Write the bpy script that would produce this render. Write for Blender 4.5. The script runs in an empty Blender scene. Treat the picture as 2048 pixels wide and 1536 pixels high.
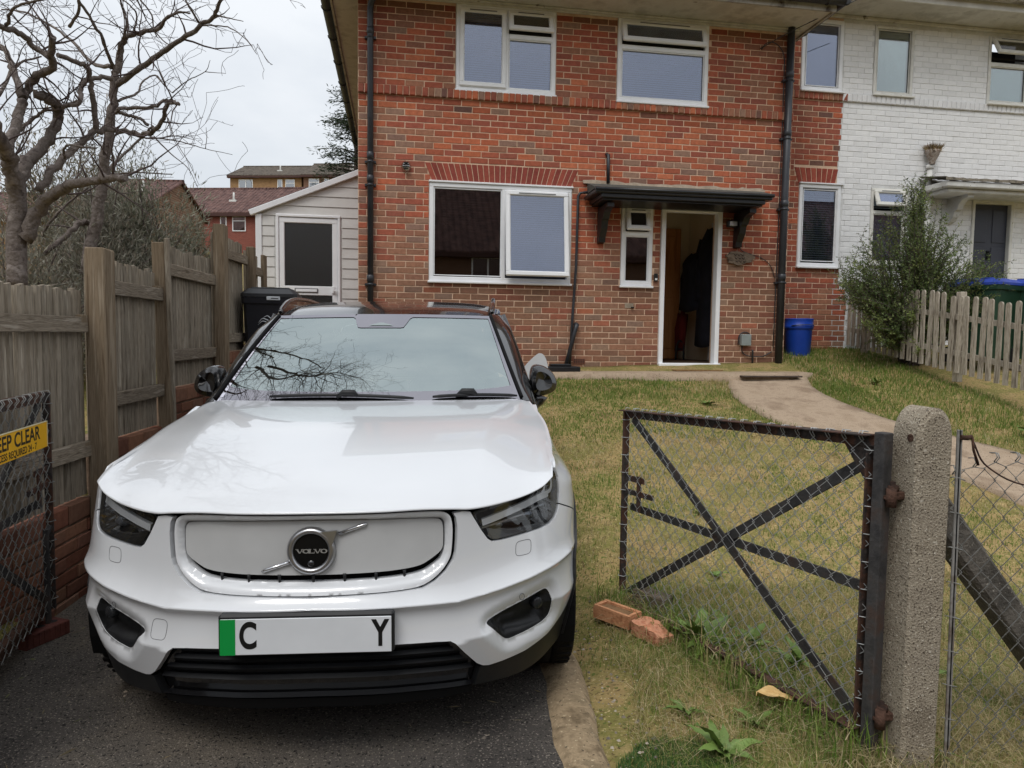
import bpy, bmesh, math, random
import numpy as np
from mathutils import Vector, Matrix, Euler
from mathutils.geometry import delaunay_2d_cdt

R = math.radians
rng = random.Random(11)
nrng = np.random.default_rng(7)
scene = bpy.context.scene
COL = scene.collection

# ------------------------------------------------------------------ camera
# world: X runs along the house front, Y away from the street, Z up; the house front stands on Y = 0
F_PX, PIT, ROL, YAW = 1420.0, 0.068055, 0.013257, 0.162492
CAM = Vector((0.0, -8.77076, 0.318103))

def c2w(x, d, z):
    """point surveyed from the tripod (right, ahead, up) to world"""
    c, s = math.cos(YAW), math.sin(YAW)
    return Vector((c * x + s * d, -s * x + c * d, z)) + CAM

def _ray(px, py):
    x, y = px - 1024.0, py - 768.0
    c, s = math.cos(ROL), math.sin(ROL)
    x, y = c * x + s * y, -s * x + c * y
    X, Y, Z = x / F_PX, 1.0, -y / F_PX
    c, s = math.cos(PIT), math.sin(PIT)
    return X, c * Y + s * Z, -s * Y + c * Z

def at(px, py, d):
    X, Y, Z = _ray(px, py)
    return c2w(X * d / Y, d, Z * d / Y)

def proj(P):
    P = Vector(P) - CAM
    c, s = math.cos(YAW), math.sin(YAW)
    X, Y, Z = c * P.x - s * P.y, s * P.x + c * P.y, P.z
    c, s = math.cos(PIT), math.sin(PIT)
    Y, Z = c * Y - s * Z, s * Y + c * Z
    if Y < 0.05: return (-9999, -9999, Y)
    x, y = X / Y * F_PX, -Z / Y * F_PX
    c, s = math.cos(ROL), math.sin(ROL)
    return (1024 + c * x - s * y, 768 + s * x + c * y, Y)

cam_data = bpy.data.cameras.new('camera')
cam_data.sensor_width = 36.0
cam_data.lens = F_PX / 2048.0 * 36.0
cam_data.clip_start = 0.05
cam_data.clip_end = 2000
cam = bpy.data.objects.new('camera', cam_data)
COL.objects.link(cam)
_f = Vector((math.sin(YAW) * math.cos(PIT), math.cos(YAW) * math.cos(PIT), -math.sin(PIT)))
_r = Vector((math.cos(YAW), -math.sin(YAW), 0))
_u = _r.cross(_f)
_r2 = _r * math.cos(ROL) + _u * math.sin(ROL)
_u2 = _u * math.cos(ROL) - _r * math.sin(ROL)
cam.matrix_world = Matrix(((_r2.x, _u2.x, -_f.x, CAM.x), (_r2.y, _u2.y, -_f.y, CAM.y), (_r2.z, _u2.z, -_f.z, CAM.z), (0, 0, 0, 1)))
scene.camera = cam

# ------------------------------------------------------------------ sky, sun, exposure
SUN_EL, SUN_ROT = R(56), R(200)
world = bpy.data.worlds.new('World')
scene.world = world
world.use_nodes = True
wn, wl = world.node_tree.nodes, world.node_tree.links
wn.clear()
w_out = wn.new('ShaderNodeOutputWorld')
w_bg = wn.new('ShaderNodeBackground')
sky = wn.new('ShaderNodeTexSky')
sky.sky_type = 'NISHITA'
sky.sun_disc = False
sky.sun_elevation = SUN_EL
sky.sun_rotation = SUN_ROT
sky.air_density = 1.0
sky.dust_density = 2.0
sky.ozone_density = 1.0
# a closed cloud layer over that sky: pale grey, a little mottled
w_tc = wn.new('ShaderNodeTexCoord')
w_map = wn.new('ShaderNodeMapping'); w_map.inputs['Scale'].default_value = (1.0, 1.0, 2.2)
w_n1 = wn.new('ShaderNodeTexNoise'); w_n1.inputs['Scale'].default_value = 3.2; w_n1.inputs['Detail'].default_value = 5; w_n1.inputs['Roughness'].default_value = 0.55
w_r1 = wn.new('ShaderNodeValToRGB')
w_r1.color_ramp.elements[0].position = 0.30; w_r1.color_ramp.elements[0].color = (3.9, 4.15, 4.45, 1)
w_r1.color_ramp.elements[1].position = 0.66; w_r1.color_ramp.elements[1].color = (5.0, 5.15, 5.3, 1)
w_mix = wn.new('ShaderNodeMix'); w_mix.data_type = 'RGBA'; w_mix.inputs[0].default_value = 0.90
wl.new(w_tc.outputs['Generated'], w_map.inputs['Vector'])
wl.new(w_map.outputs['Vector'], w_n1.inputs['Vector'])
wl.new(w_n1.outputs['Fac'], w_r1.inputs['Fac'])
wl.new(sky.outputs['Color'], w_mix.inputs[6])
# overcast skies grow brighter towards the zenith
w_sep = wn.new('ShaderNodeSeparateXYZ'); wl.new(w_tc.outputs['Generated'], w_sep.inputs[0])
w_gr = wn.new('ShaderNodeMapRange'); w_gr.inputs[3].default_value = 1.0; w_gr.inputs[4].default_value = 1.55; wl.new(w_sep.outputs['Z'], w_gr.inputs[0])
w_mul = wn.new('ShaderNodeMix'); w_mul.data_type = 'RGBA'; w_mul.blend_type = 'MULTIPLY'; w_mul.inputs[0].default_value = 1.0
wl.new(w_r1.outputs['Color'], w_mul.inputs[6]); wl.new(w_gr.outputs[0], w_mul.inputs[7])
wl.new(w_mul.outputs[2], w_mix.inputs[7])
wl.new(w_mix.outputs[2], w_bg.inputs['Color'])
w_bg.inputs['Strength'].default_value = 0.115
wl.new(w_bg.outputs['Background'], w_out.inputs['Surface'])

sun_data = bpy.data.lights.new('sun', 'SUN')
sun_data.energy = 1.0
sun_data.angle = R(25)
sun_data.color = (1.0, 0.97, 0.93)
sun = bpy.data.objects.new('sun', sun_data)
COL.objects.link(sun)
# sun behind the photographer's right shoulder, veiled by cloud
_az = R(-150)
sun_dir = Vector((math.sin(_az) * math.cos(SUN_EL), math.cos(_az) * math.cos(SUN_EL), math.sin(SUN_EL)))
sun.rotation_euler = (-sun_dir).to_track_quat('-Z', 'Y').to_euler()
sun.location = sun_dir * 30
sky.sun_rotation = _az

vs = scene.view_settings
vs.view_transform = 'Standard'
vs.look = 'None'
vs.exposure = 0.50
vs.gamma = 1.0
vs.use_curve_mapping = False
scene.render.engine = 'CYCLES'
scene.render.resolution_x, scene.render.resolution_y = 1024, 768
scene.cycles.max_bounces = 6
scene.cycles.diffuse_bounces = 3
scene.cycles.glossy_bounces = 4
scene.cycles.transparent_max_bounces = 12
scene.cycles.caustics_reflective = False
scene.cycles.caustics_refractive = False

# ------------------------------------------------------------------ materials
MATS = {}

def srgb(r, g, b):
    f = lambda c: ((c / 255.0) / 12.92 if c / 255.0 <= 0.04045 else ((c / 255.0 + 0.055) / 1.055) ** 2.4)
    return (f(r), f(g), f(b), 1.0)

def newmat(name):
    m = bpy.data.materials.new(name)
    m.use_nodes = True
    nt = m.node_tree
    return m, nt, nt.nodes['Principled BSDF']

def pmat(name, cols, scale=6.0, rough=0.7, bump=0.0, bscale=60.0, metal=0.0, spec=0.5, stretch=(1, 1, 1), coord='Object',
         detail=3.5, fleck=None, coat=0.0, rand=0.0, ramp=(0.35, 0.65), rough_var=0.0, bdist=0.01):
    """cols: one colour or a list mixed by noise; fleck: (colour, scale, threshold) for speckles"""
    if name in MATS: return MATS[name]
    m, nt, b = newmat(name)
    N, L = nt.nodes, nt.links
    if isinstance(cols, tuple): cols = [cols]
    b.inputs['Roughness'].default_value = rough
    b.inputs['Metallic'].default_value = metal
    b.inputs['Specular IOR Level'].default_value = spec
    b.inputs['Coat Weight'].default_value = coat
    b.inputs['Coat Roughness'].default_value = 0.03
    tc = N.new('ShaderNodeTexCoord')
    mp = N.new('ShaderNodeMapping'); mp.inputs['Scale'].default_value = stretch
    if coord == 'World':
        g = N.new('ShaderNodeNewGeometry'); L.new(g.outputs['Position'], mp.inputs['Vector'])
    else:
        if rand:
            oi = N.new('ShaderNodeObjectInfo')
            va = N.new('ShaderNodeVectorMath'); va.operation = 'MULTIPLY_ADD'
            va.inputs[1].default_value = (37.0, 17.0, 53.0)
            L.new(oi.outputs['Random'], va.inputs[0]); L.new(tc.outputs['Object'], va.inputs[2])
            L.new(va.outputs[0], mp.inputs['Vector'])
        else:
            L.new(tc.outputs['Object'], mp.inputs['Vector'])
    col_out = None
    if len(cols) > 1:
        n = N.new('ShaderNodeTexNoise'); n.inputs['Scale'].default_value = scale; n.inputs['Detail'].default_value = detail
        n.inputs['Roughness'].default_value = 0.65
        L.new(mp.outputs['Vector'], n.inputs['Vector'])
        r = N.new('ShaderNodeValToRGB')
        e = r.color_ramp.elements
        while len(e) < len(cols): e.new(0.5)
        for i, c in enumerate(cols):
            e[i].position = ramp[0] + (ramp[1] - ramp[0]) * i / (len(cols) - 1); e[i].color = c
        L.new(n.outputs['Fac'], r.inputs['Fac'])
        col_out = r.outputs['Color']
    else:
        rgb = N.new('ShaderNodeRGB'); rgb.outputs[0].default_value = cols[0]; col_out = rgb.outputs[0]
    if fleck:
        fl = fleck if isinstance(fleck, list) else [fleck]
        for (fc, fs, th) in fl:
            n2 = N.new('ShaderNodeTexNoise'); n2.inputs['Scale'].default_value = fs; n2.inputs['Detail'].default_value = 2
            L.new(mp.outputs['Vector'], n2.inputs['Vector'])
            r2 = N.new('ShaderNodeValToRGB')
            r2.color_ramp.elements[0].position = th; r2.color_ramp.elements[0].color = (0, 0, 0, 1)
            r2.color_ramp.elements[1].position = min(th + 0.05, 1); r2.color_ramp.elements[1].color = (1, 1, 1, 1)
            L.new(n2.outputs['Fac'], r2.inputs['Fac'])
            mx = N.new('ShaderNodeMix'); mx.data_type = 'RGBA'
            L.new(r2.outputs['Color'], mx.inputs[0]); L.new(col_out, mx.inputs[6]); mx.inputs[7].default_value = fc
            col_out = mx.outputs[2]
    if rand:
        oi2 = N.new('ShaderNodeObjectInfo')
        mr = N.new('ShaderNodeMapRange'); mr.inputs[3].default_value = 1 - rand; mr.inputs[4].default_value = 1 + rand
        L.new(oi2.outputs['Random'], mr.inputs[0])
        hs = N.new('ShaderNodeHueSaturation'); L.new(mr.outputs[0], hs.inputs['Value']); L.new(col_out, hs.inputs['Color'])
        col_out = hs.outputs['Color']
    L.new(col_out, b.inputs['Base Color'])
    if rough_var:
        n3 = N.new('ShaderNodeTexNoise'); n3.inputs['Scale'].default_value = scale * 2; n3.inputs['Detail'].default_value = 5
        L.new(mp.outputs['Vector'], n3.inputs['Vector'])
        mr3 = N.new('ShaderNodeMapRange'); mr3.inputs[3].default_value = max(0, rough - rough_var); mr3.inputs[4].default_value = min(1, rough + rough_var)
        L.new(n3.outputs['Fac'], mr3.inputs[0]); L.new(mr3.outputs[0], b.inputs['Roughness'])
    if bump:
        n4 = N.new('ShaderNodeTexNoise'); n4.inputs['Scale'].default_value = bscale; n4.inputs['Detail'].default_value = 3
        n4.inputs['Roughness'].default_value = 0.6
        L.new(mp.outputs['Vector'], n4.inputs['Vector'])
        bp = N.new('ShaderNodeBump'); bp.inputs['Strength'].default_value = bump; bp.inputs['Distance'].default_value = bdist
        L.new(n4.outputs['Fac'], bp.inputs['Height']); L.new(bp.outputs['Normal'], b.inputs['Normal'])
    MATS[name] = m
    return m

def attr_mat(name, attr, rough=0.85, bump=0.3, bscale=80.0, mottle=0.25, mscale=25.0, objcol=False, trans=0.0, spec=0.3):
    """colour from a mesh attribute (or the object's own colour), mottled by world-space noise"""
    if name in MATS: return MATS[name]
    m, nt, b = newmat(name)
    N, L = nt.nodes, nt.links
    if objcol:
        a = N.new('ShaderNodeObjectInfo'); src = a.outputs['Color']
    else:
        a = N.new('ShaderNodeAttribute'); a.attribute_name = attr; src = a.outputs['Color']
    b.inputs['Roughness'].default_value = rough
    b.inputs['Specular IOR Level'].default_value = spec
    g = N.new('ShaderNodeNewGeometry')
    if mottle:
        n = N.new('ShaderNodeTexNoise'); n.inputs['Scale'].default_value = mscale; n.inputs['Detail'].default_value = 3; n.inputs['Roughness'].default_value = 0.7
        L.new(g.outputs['Position'], n.inputs['Vector'])
        mr = N.new('ShaderNodeMapRange'); mr.inputs[1].default_value = 0.25; mr.inputs[2].default_value = 0.75
        mr.inputs[3].default_value = 1 - mottle; mr.inputs[4].default_value = 1 + mottle
        L.new(n.outputs['Fac'], mr.inputs[0])
        hs = N.new('ShaderNodeHueSaturation'); L.new(mr.outputs[0], hs.inputs['Value']); L.new(src, hs.inputs['Color'])
        src = hs.outputs['Color']
    L.new(src, b.inputs['Base Color'])
    if bump:
        n4 = N.new('ShaderNodeTexNoise'); n4.inputs['Scale'].default_value = bscale; n4.inputs['Detail'].default_value = 3
        L.new(g.outputs['Position'], n4.inputs['Vector'])
        bp = N.new('ShaderNodeBump'); bp.inputs['Strength'].default_value = bump; bp.inputs['Distance'].default_value = 0.004
        L.new(n4.outputs['Fac'], bp.inputs['Height']); L.new(bp.outputs['Normal'], b.inputs['Normal'])
    if trans:
        tr = N.new('ShaderNodeBsdfTranslucent'); L.new(src, tr.inputs['Color'])
        mx = N.new('ShaderNodeMixShader'); mx.inputs[0].default_value = trans
        L.new(b.outputs[0], mx.inputs[1]); L.new(tr.outputs[0], mx.inputs[2])
        L.new(mx.outputs[0], N['Material Output'].inputs['Surface'])
    MATS[name] = m
    return m

def glass_mat(name, refl=0.35, tint=(0.75, 0.8, 0.8, 1), rcol=(1, 1, 1, 1), wav=0.0, rough=0.0):
    """a pane: part mirror, part see-through"""
    if name in MATS: return MATS[name]
    m = bpy.data.materials.new(name); m.use_nodes = True
    nt = m.node_tree; N, L = nt.nodes, nt.links
    N.clear()
    o = N.new('ShaderNodeOutputMaterial')
    gl = N.new('ShaderNodeBsdfGlossy'); gl.inputs['Roughness'].default_value = rough; gl.inputs['Color'].default_value = rcol
    tr = N.new('ShaderNodeBsdfTransparent'); tr.inputs['Color'].default_value = tint
    lw = N.new('ShaderNodeLayerWeight'); lw.inputs['Blend'].default_value = 0.35
    mr = N.new('ShaderNodeMapRange'); mr.inputs[3].default_value = refl; mr.inputs[4].default_value = min(1.0, refl + 0.5)
    L.new(lw.outputs['Fresnel'], mr.inputs[0])
    mx = N.new('ShaderNodeMixShader')
    L.new(mr.outputs[0], mx.inputs[0]); L.new(tr.outputs[0], mx.inputs[1]); L.new(gl.outputs[0], mx.inputs[2])
    L.new(mx.outputs[0], o.inputs['Surface'])
    if wav:
        g = N.new('ShaderNodeNewGeometry')
        n = N.new('ShaderNodeTexNoise'); n.inputs['Scale'].default_value = 2.0; n.inputs['Detail'].default_value = 1
        L.new(g.outputs['Position'], n.inputs['Vector'])
        bp = N.new('ShaderNodeBump'); bp.inputs['Strength'].default_value = wav; bp.inputs['Distance'].default_value = 0.02
        L.new(n.outputs['Fac'], bp.inputs['Height']); L.new(bp.outputs['Normal'], gl.inputs['Normal'])
    MATS[name] = m
    return m

# ------------------------------------------------------------------ objects
def link(o, parent=None):
    COL.objects.link(o)
    if parent is not None: o.parent = parent
    return o

def tag(o, label=None, cat=None, group=None, kind=None):
    if label: o['label'] = label
    if cat: o['category'] = cat
    if group: o['group'] = group
    if kind: o['kind'] = kind
    return o

def empty(name, loc=(0, 0, 0), rz=0.0, label=None, cat=None, group=None, parent=None):
    o = bpy.data.objects.new(name, None)
    o.empty_display_size = 0.1
    o.location = loc
    o.rotation_euler = (0, 0, rz)
    link(o, parent)
    return tag(o, label, cat, group)

def copy_tree(o, parent=None):
    c = o.copy(); COL.objects.link(c); c.parent = parent
    for ch in o.children: copy_tree(ch, c)
    return c

class MB:
    """collects shapes and links them as one mesh"""
    def __init__(s): s.v = []; s.f = []; s.m = []; s.sm = []
    def add(s, vs, fs, mi=0, smooth=False):
        b = len(s.v); s.v.extend([tuple(p) for p in vs])
        for f in fs: s.f.append(tuple(i + b for i in f)); s.m.append(mi); s.sm.append(smooth)
        return s
    def box(s, x0, x1, y0, y1, z0, z1, mi=0, M=None, bev=0.0):
        if bev <= 0:
            vs = [(x, y, z) for z in (z0, z1) for y in (y0, y1) for x in (x0, x1)]
            fs = [(0, 2, 3, 1), (4, 5, 7, 6), (0, 1, 5, 4), (2, 6, 7, 3), (0, 4, 6, 2), (1, 3, 7, 5)]
        else:
            b = min(bev, abs(x1 - x0) * 0.45, abs(y1 - y0) * 0.45, abs(z1 - z0) * 0.45)
            vs, fs = [], []
            X, Y, Z = (x0, x1), (y0, y1), (z0, z1)
            idx = {}
            for i in (0, 1):
                for j in (0, 1):
                    for k in (0, 1):
                        sx, sy, sz = (b if i == 0 else -b), (b if j == 0 else -b), (b if k == 0 else -b)
                        idx[i, j, k] = len(vs)
                        vs += [(X[i], Y[j] + sy, Z[k] + sz), (X[i] + sx, Y[j], Z[k] + sz), (X[i] + sx, Y[j] + sy, Z[k])]
            for i in (0, 1):
                q = [idx[i, 0, 0], idx[i, 1, 0], idx[i, 1, 1], idx[i, 0, 1]]; fs.append(q if i == 1 else q[::-1])
            for j in (0, 1):
                q = [idx[0, j, 0] + 1, idx[1, j, 0] + 1, idx[1, j, 1] + 1, idx[0, j, 1] + 1]; fs.append(q if j == 0 else q[::-1])
            for k in (0, 1):
                q = [idx[0, 0, k] + 2, idx[1, 0, k] + 2, idx[1, 1, k] + 2, idx[0, 1, k] + 2]; fs.append(q if k == 1 else q[::-1])
            for j in (0, 1):
                for k in (0, 1):
                    a, c = idx[0, j, k], idx[1, j, k]; q = [a + 1, c + 1, c + 2, a + 2]; fs.append(q if (j == 0) == (k == 1) else q[::-1])
            for i in (0, 1):
                for k in (0, 1):
                    a, c = idx[i, 0, k], idx[i, 1, k]; q = [a, c, c + 2, a + 2]; fs.append(q if (i == 1) == (k == 1) else q[::-1])
            for i in (0, 1):
                for j in (0, 1):
                    a, c = idx[i, j, 0], idx[i, j, 1]; q = [a, a + 1, c + 1, c]; fs.append(q if (i == 1) == (j == 1) else q[::-1])
            for kk, a in idx.items():
                q = [a, a + 1, a + 2]; fs.append(q if (sum(kk) % 2 == 0) else q[::-1])
        if M is not None: vs = [M @ Vector(p) for p in vs]
        return s.add(vs, fs, mi)
    def bar(s, p0, p1, w, h, mi=0, up=(0, 0, 1), bev=0.0):
        p0, p1 = Vector(p0), Vector(p1); d = p1 - p0; L = d.length
        if L < 1e-6: return s
        x = d / L; u = Vector(up)
        if abs(x.dot(u)) > 0.99: u = Vector((1, 0, 0))
        y = u.cross(x).normalized(); z = x.cross(y)
        M = Matrix(((x.x, y.x, z.x, p0.x), (x.y, y.y, z.y, p0.y), (x.z, y.z, z.z, p0.z), (0, 0, 0, 1)))
        return s.box(0, L, -w / 2, w / 2, -h / 2, h / 2, mi, M, bev)
    def tube(s, pts, rad, n=8, mi=0, cap=True, smooth=True):
        pts = [Vector(p) for p in pts]
        if not hasattr(rad, '__len__'): rad = [rad] * len(pts)
        vs, fs = [], []
        t0 = (pts[1] - pts[0]).normalized()
        ref = Vector((0, 0, 1)) if abs(t0.z) < 0.9 else Vector((1, 0, 0))
        u = t0.cross(ref).normalized()
        for i, p in enumerate(pts):
            if i == 0: t = pts[1] - pts[0]
            elif i == len(pts) - 1: t = pts[-1] - pts[-2]
            else: t = (pts[i + 1] - pts[i]).normalized() + (pts[i] - pts[i - 1]).normalized()
            if t.length < 1e-9: t = t0
            t = t.normalized()
            u = (u - t * u.dot(t))
            if u.length < 1e-6: u = t.orthogonal()
            u.normalize(); w = t.cross(u)
            for k in range(n):
                a = 2 * math.pi * k / n
                vs.append(p + (u * math.cos(a) + w * math.sin(a)) * rad[i])
        for i in range(len(pts) - 1):
            for k in range(n):
                a, b = i * n + k, i * n + (k + 1) % n
                fs.append((a, b, b + n, a + n))
        b0 = len(s.v)
        s.add(vs, fs, mi, smooth)
        if cap:
            s.f.append(tuple(b0 + k for k in range(n))[::-1]); s.m.append(mi); s.sm.append(False)
            e = b0 + (len(pts) - 1) * n
            s.f.append(tuple(e + k for k in range(n))); s.m.append(mi); s.sm.append(False)
        return s
    def lathe(s, prof, n=24, mi=0, M=None, smooth=True):
        vs, fs = [], []
        for (r, z) in prof:
            for k in range(n):
                a = 2 * math.pi * k / n; vs.append(Vector((r * math.cos(a), r * math.sin(a), z)))
        for i in range(len(prof) - 1):
            for k in range(n):
                a, b = i * n + k, i * n + (k + 1) % n; fs.append((a, b, b + n, a + n))
        if M is not None: vs = [M @ p for p in vs]
        return s.add(vs, fs, mi, smooth)
    def prism(s, poly, a0, a1, axis='Y', mi=0, M=None):
        """extrude a 2-D outline; axis Y: poly is (x,z), from y=a0 to y=a1; axis Z: (x,y); axis X: (y,z)"""
        n = len(poly)
        def P(p, a):
            return (p[0], a, p[1]) if axis == 'Y' else ((p[0], p[1], a) if axis == 'Z' else (a, p[0], p[1]))
        vs = [P(p, a0) for p in poly] + [P(p, a1) for p in poly]
        area = sum(poly[i][0] * poly[(i + 1) % n][1] - poly[(i + 1) % n][0] * poly[i][1] for i in range(n))
        fs = [tuple(range(n)), tuple(range(2 * n - 1, n - 1, -1))] + [(i + n, (i + 1) % n + n, (i + 1) % n, i) for i in range(n)]
        flip = (area > 0) if axis != 'Y' else (area < 0)
        if axis == 'Y': flip = area < 0
        if axis == 'Z': flip = area > 0
        if axis == 'X': flip = area > 0
        if a1 < a0: flip = not flip
        if flip: fs = [f[::-1] for f in fs]
        if M is not None: vs = [M @ Vector(p) for p in vs]
        return s.add(vs, fs, mi)
    def build(s, name, mat, parent=None, loc=None, rz=None, smooth=None):
        me = bpy.data.meshes.new(name)
        me.from_pydata([tuple(p) for p in s.v], [], s.f)
        mats = mat if isinstance(mat, (list, tuple)) else [mat]
        for m in mats: me.materials.append(m)
        if len(mats) > 1: me.polygons.foreach_set('material_index', s.m)
        me.polygons.foreach_set('use_smooth', [True] * len(s.f) if smooth else ([False] * len(s.f) if smooth is False else s.sm))
        me.update()
        o = bpy.data.objects.new(name, me)
        if loc is not None: o.location = loc
        if rz is not None: o.rotation_euler = (0, 0, rz)
        return link(o, parent)

def raw_mesh(name, V, Fq, mat, parent=None, smooth=False, col=None, colname='col'):
    """numpy arrays -> one mesh object; Fq (n,3) or (n,4); col per vertex (n,3)"""
    me = bpy.data.meshes.new(name)
    nv, nf, k = len(V), len(Fq), Fq.shape[1]
    me.vertices.add(nv); me.vertices.foreach_set('co', np.asarray(V, np.float32).ravel())
    me.loops.add(nf * k); me.loops.foreach_set('vertex_index', np.asarray(Fq, np.int32).ravel())
    me.polygons.add(nf)
    me.polygons.foreach_set('loop_start', np.arange(0, nf * k, k, dtype=np.int32))
    me.polygons.foreach_set('loop_total', np.full(nf, k, np.int32))
    me.polygons.foreach_set('use_smooth', np.full(nf, smooth, bool))
    me.update(calc_edges=True)
    me.materials.append(mat)
    if col is not None:
        a = me.attributes.new(colname, 'FLOAT_COLOR', 'POINT')
        c4 = np.ones((nv, 4), np.float32); c4[:, :3] = col
        a.data.foreach_set('color', c4.ravel())
    o = bpy.data.objects.new(name, me)
    return link(o, parent)

def text_mesh(name, body, size, mat, parent, M, extrude=0.001, bold=0.0, sx=1.0, spacing=1.0, align='CENTER'):
    cu = bpy.data.curves.new(name, 'FONT')
    cu.body = body; cu.size = size; cu.extrude = extrude; cu.offset = bold
    cu.align_x = align; cu.align_y = 'CENTER'; cu.space_character = spacing
    to = bpy.data.objects.new(name, cu); COL.objects.link(to)
    bpy.context.view_layer.update()
    dg = bpy.context.evaluated_depsgraph_get()
    me = bpy.data.meshes.new_from_object(to.evaluated_get(dg))
    bpy.data.objects.remove(to)
    me.transform(M @ Matrix.Scale(sx, 4, (1, 0, 0)))
    me.materials.clear(); me.materials.append(mat)
    o = bpy.data.objects.new(name, me)
    return link(o, parent)

def cat_rom(pts, n=6):
    """smooth polyline through pts (tuples of any length)"""
    P = [np.array(p, float) for p in pts]
    out = []
    for i in range(len(P) - 1):
        p0 = P[i - 1] if i > 0 else 2 * P[0] - P[1]
        p1, p2 = P[i], P[i + 1]
        p3 = P[i + 2] if i + 2 < len(P) else 2 * P[-1] - P[-2]
        for k in range(n):
            t = k / n
            out.append(0.5 * ((2 * p1) + (-p0 + p2) * t + (2 * p0 - 5 * p1 + 4 * p2 - p3) * t * t + (-p0 + 3 * p1 - 3 * p2 + p3) * t ** 3))
    out.append(P[-1])
    return out

def lerp(a, b, t): return a + (b - a) * t
def smooth01(t): t = max(0.0, min(1.0, t)); return t * t * (3 - 2 * t)
def interp(x, xs, ys): return float(np.interp(x, xs, ys))

_perm = nrng.permutation(512)
def vnoise2(x, y):
    xi, yi = math.floor(x), math.floor(y); fx, fy = x - xi, y - yi
    h = lambda i, j: _perm[(_perm[i & 255] + j) & 511] / 511.0
    fx, fy = fx * fx * (3 - 2 * fx), fy * fy * (3 - 2 * fy)
    return lerp(lerp(h(xi, yi), h(xi + 1, yi), fx), lerp(h(xi, yi + 1), h(xi + 1, yi + 1), fx), fy)
# ------------------------------------------------------------------ ground
FENCE_O = Vector((-1.775, -6.048, -1.10)); FENCE_A = R(90 - 4.74)
def fence_x(Y): return FENCE_O.x + (Y - FENCE_O.y) * 0.0829
def drive_edge(Y): return 0.60 + 0.09 * (Y + 6.5)
def lawn(X, Y):
    s = 0.188 + 0.0065 * (min(X, 8.0) - 2.5)
    t = Y + 5.5
    t = t if t > 0.4 else (0.0 if t < -0.4 else (t + 0.4) ** 2 / 1.6)
    return -1.10 + min(t, 6.8) * s
def ground_z(X, Y):
    if Y > 14:
        base = 0.6
        return base + interp(Y, [14, 40, 66, 130, 400], [0, 3.4, 10.5, 15.0, 16.0])
    if (0.0 < Y and -0.42 < X < 5.08) or (Y > 0.6 and X >= 5.0): return -0.5 if Y < 13 else 0.5
    fx = fence_x(Y)
    if X < fx - 0.05:
        z = min(1.0, max(-0.9, -0.70 + 0.235 * (Y + 5.0))) + 0.02 * vnoise2(X * 2, Y * 2)
        if Y < -6.7: z = -1.14
    elif X < drive_edge(Y) + 0.8 and Y < 2.5 and not (Y > -0.3 and X > -0.4):
        back = -0.36 if Y > -1.75 else -1.16
        e = smooth01((X - drive_edge(Y) - 0.02) / 0.45)
        z = lerp(back, lawn(X, Y) + 0.0, e) if Y < -1.75 else lerp(back, lawn(X, Y), smooth01((X - 0.0) / 0.8))
    else:
        z = lawn(X, Y)
    if Y < -6.75: z = lerp(z, -1.15, smooth01((-6.75 - Y) / 0.15))
    if Y > 2: z = lerp(z, 0.6, smooth01((Y - 2) / 10))
    return z

def nz(X, Y): return 0.012 * (vnoise2(X * 4.1, Y * 4.1) - 0.5) + 0.02 * (vnoise2(X * 1.3 + 9, Y * 1.3) - 0.5)

gx = np.concatenate([[-400, -150, -70, -40, -25, -15, -9, -6, -4.5], np.arange(-3.5, 9.01, 0.1), [10, 12, 16, 24, 40, 70, 150, 400]])
gy = np.concatenate([[-400, -150, -60, -30, -20, -14, -10.5], np.arange(-9.0, 2.6, 0.1), [3, 4, 6, 9, 12, 14, 18, 26, 40, 52, 66, 90, 130, 200, 400, 800]])
GX, GY = np.meshgrid(gx, gy)
GZ = np.array([[ground_z(x, y) + (nz(x, y) if (-3.5 < x < 9 and -9 < y < 2.6) else 0) for x in gx] for y in gy])
V = np.stack([GX.ravel(), GY.ravel(), GZ.ravel()], 1)
nx_, ny_ = len(gx), len(gy)
ii = (np.arange(ny_ - 1)[:, None] * nx_ + np.arange(nx_ - 1)[None, :]).ravel()
FQ = np.stack([ii, ii + 1, ii + nx_ + 1, ii + nx_], 1)
soil = pmat('soil_and_thatch', [srgb(112, 96, 62), srgb(158, 136, 92), srgb(120, 116, 64), srgb(176, 152, 108)], scale=2.6, rough=0.95, bump=0.9, bscale=45, coord='World', detail=6, spec=0.2, ramp=(0.3, 0.7), fleck=[(srgb(92, 76, 52), 60, 0.60), (srgb(196, 176, 130), 75, 0.64), (srgb(96, 104, 52), 30, 0.62)])
g = raw_mesh('ground', V, FQ, soil, smooth=True); tag(g, kind='structure')

asphalt = pmat('old_asphalt', [srgb(64, 60, 57), srgb(86, 81, 76), srgb(102, 94, 84)], scale=1.1, rough=0.88, bump=0.9, bscale=170, coord='World', detail=5, spec=0.3,
               fleck=[(srgb(140, 131, 121), 120, 0.60), (srgb(34, 32, 31), 95, 0.60), (srgb(166, 155, 140), 70, 0.69)], bdist=0.012)
# the driveway: a worn tarmac sheet between the retaining wall and the edging
dv, df = [], []
ys = np.arange(-9.2, -1.69, 0.15); K = 16
for j, y in enumerate(ys):
    x0, x1 = fence_x(y) + 0.02, drive_edge(y) + 0.02 * math.sin(y * 5) + 0.015 * math.sin(y * 13)
    for k in range(K + 1):
        x = lerp(x0, x1, k / K)
        dv.append((x, y, -1.10 + 0.008 * (vnoise2(x * 3, y * 3) - 0.5) - 0.006 * (k == K)))
for j in range(len(ys) - 1):
    for k in range(K):
        a = j * (K + 1) + k; df.append((a, a + 1, a + K + 2, a + K + 1))
o = raw_mesh('driveway', np.array(dv), np.array(df), asphalt, smooth=True); tag(o, kind='structure')

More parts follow.
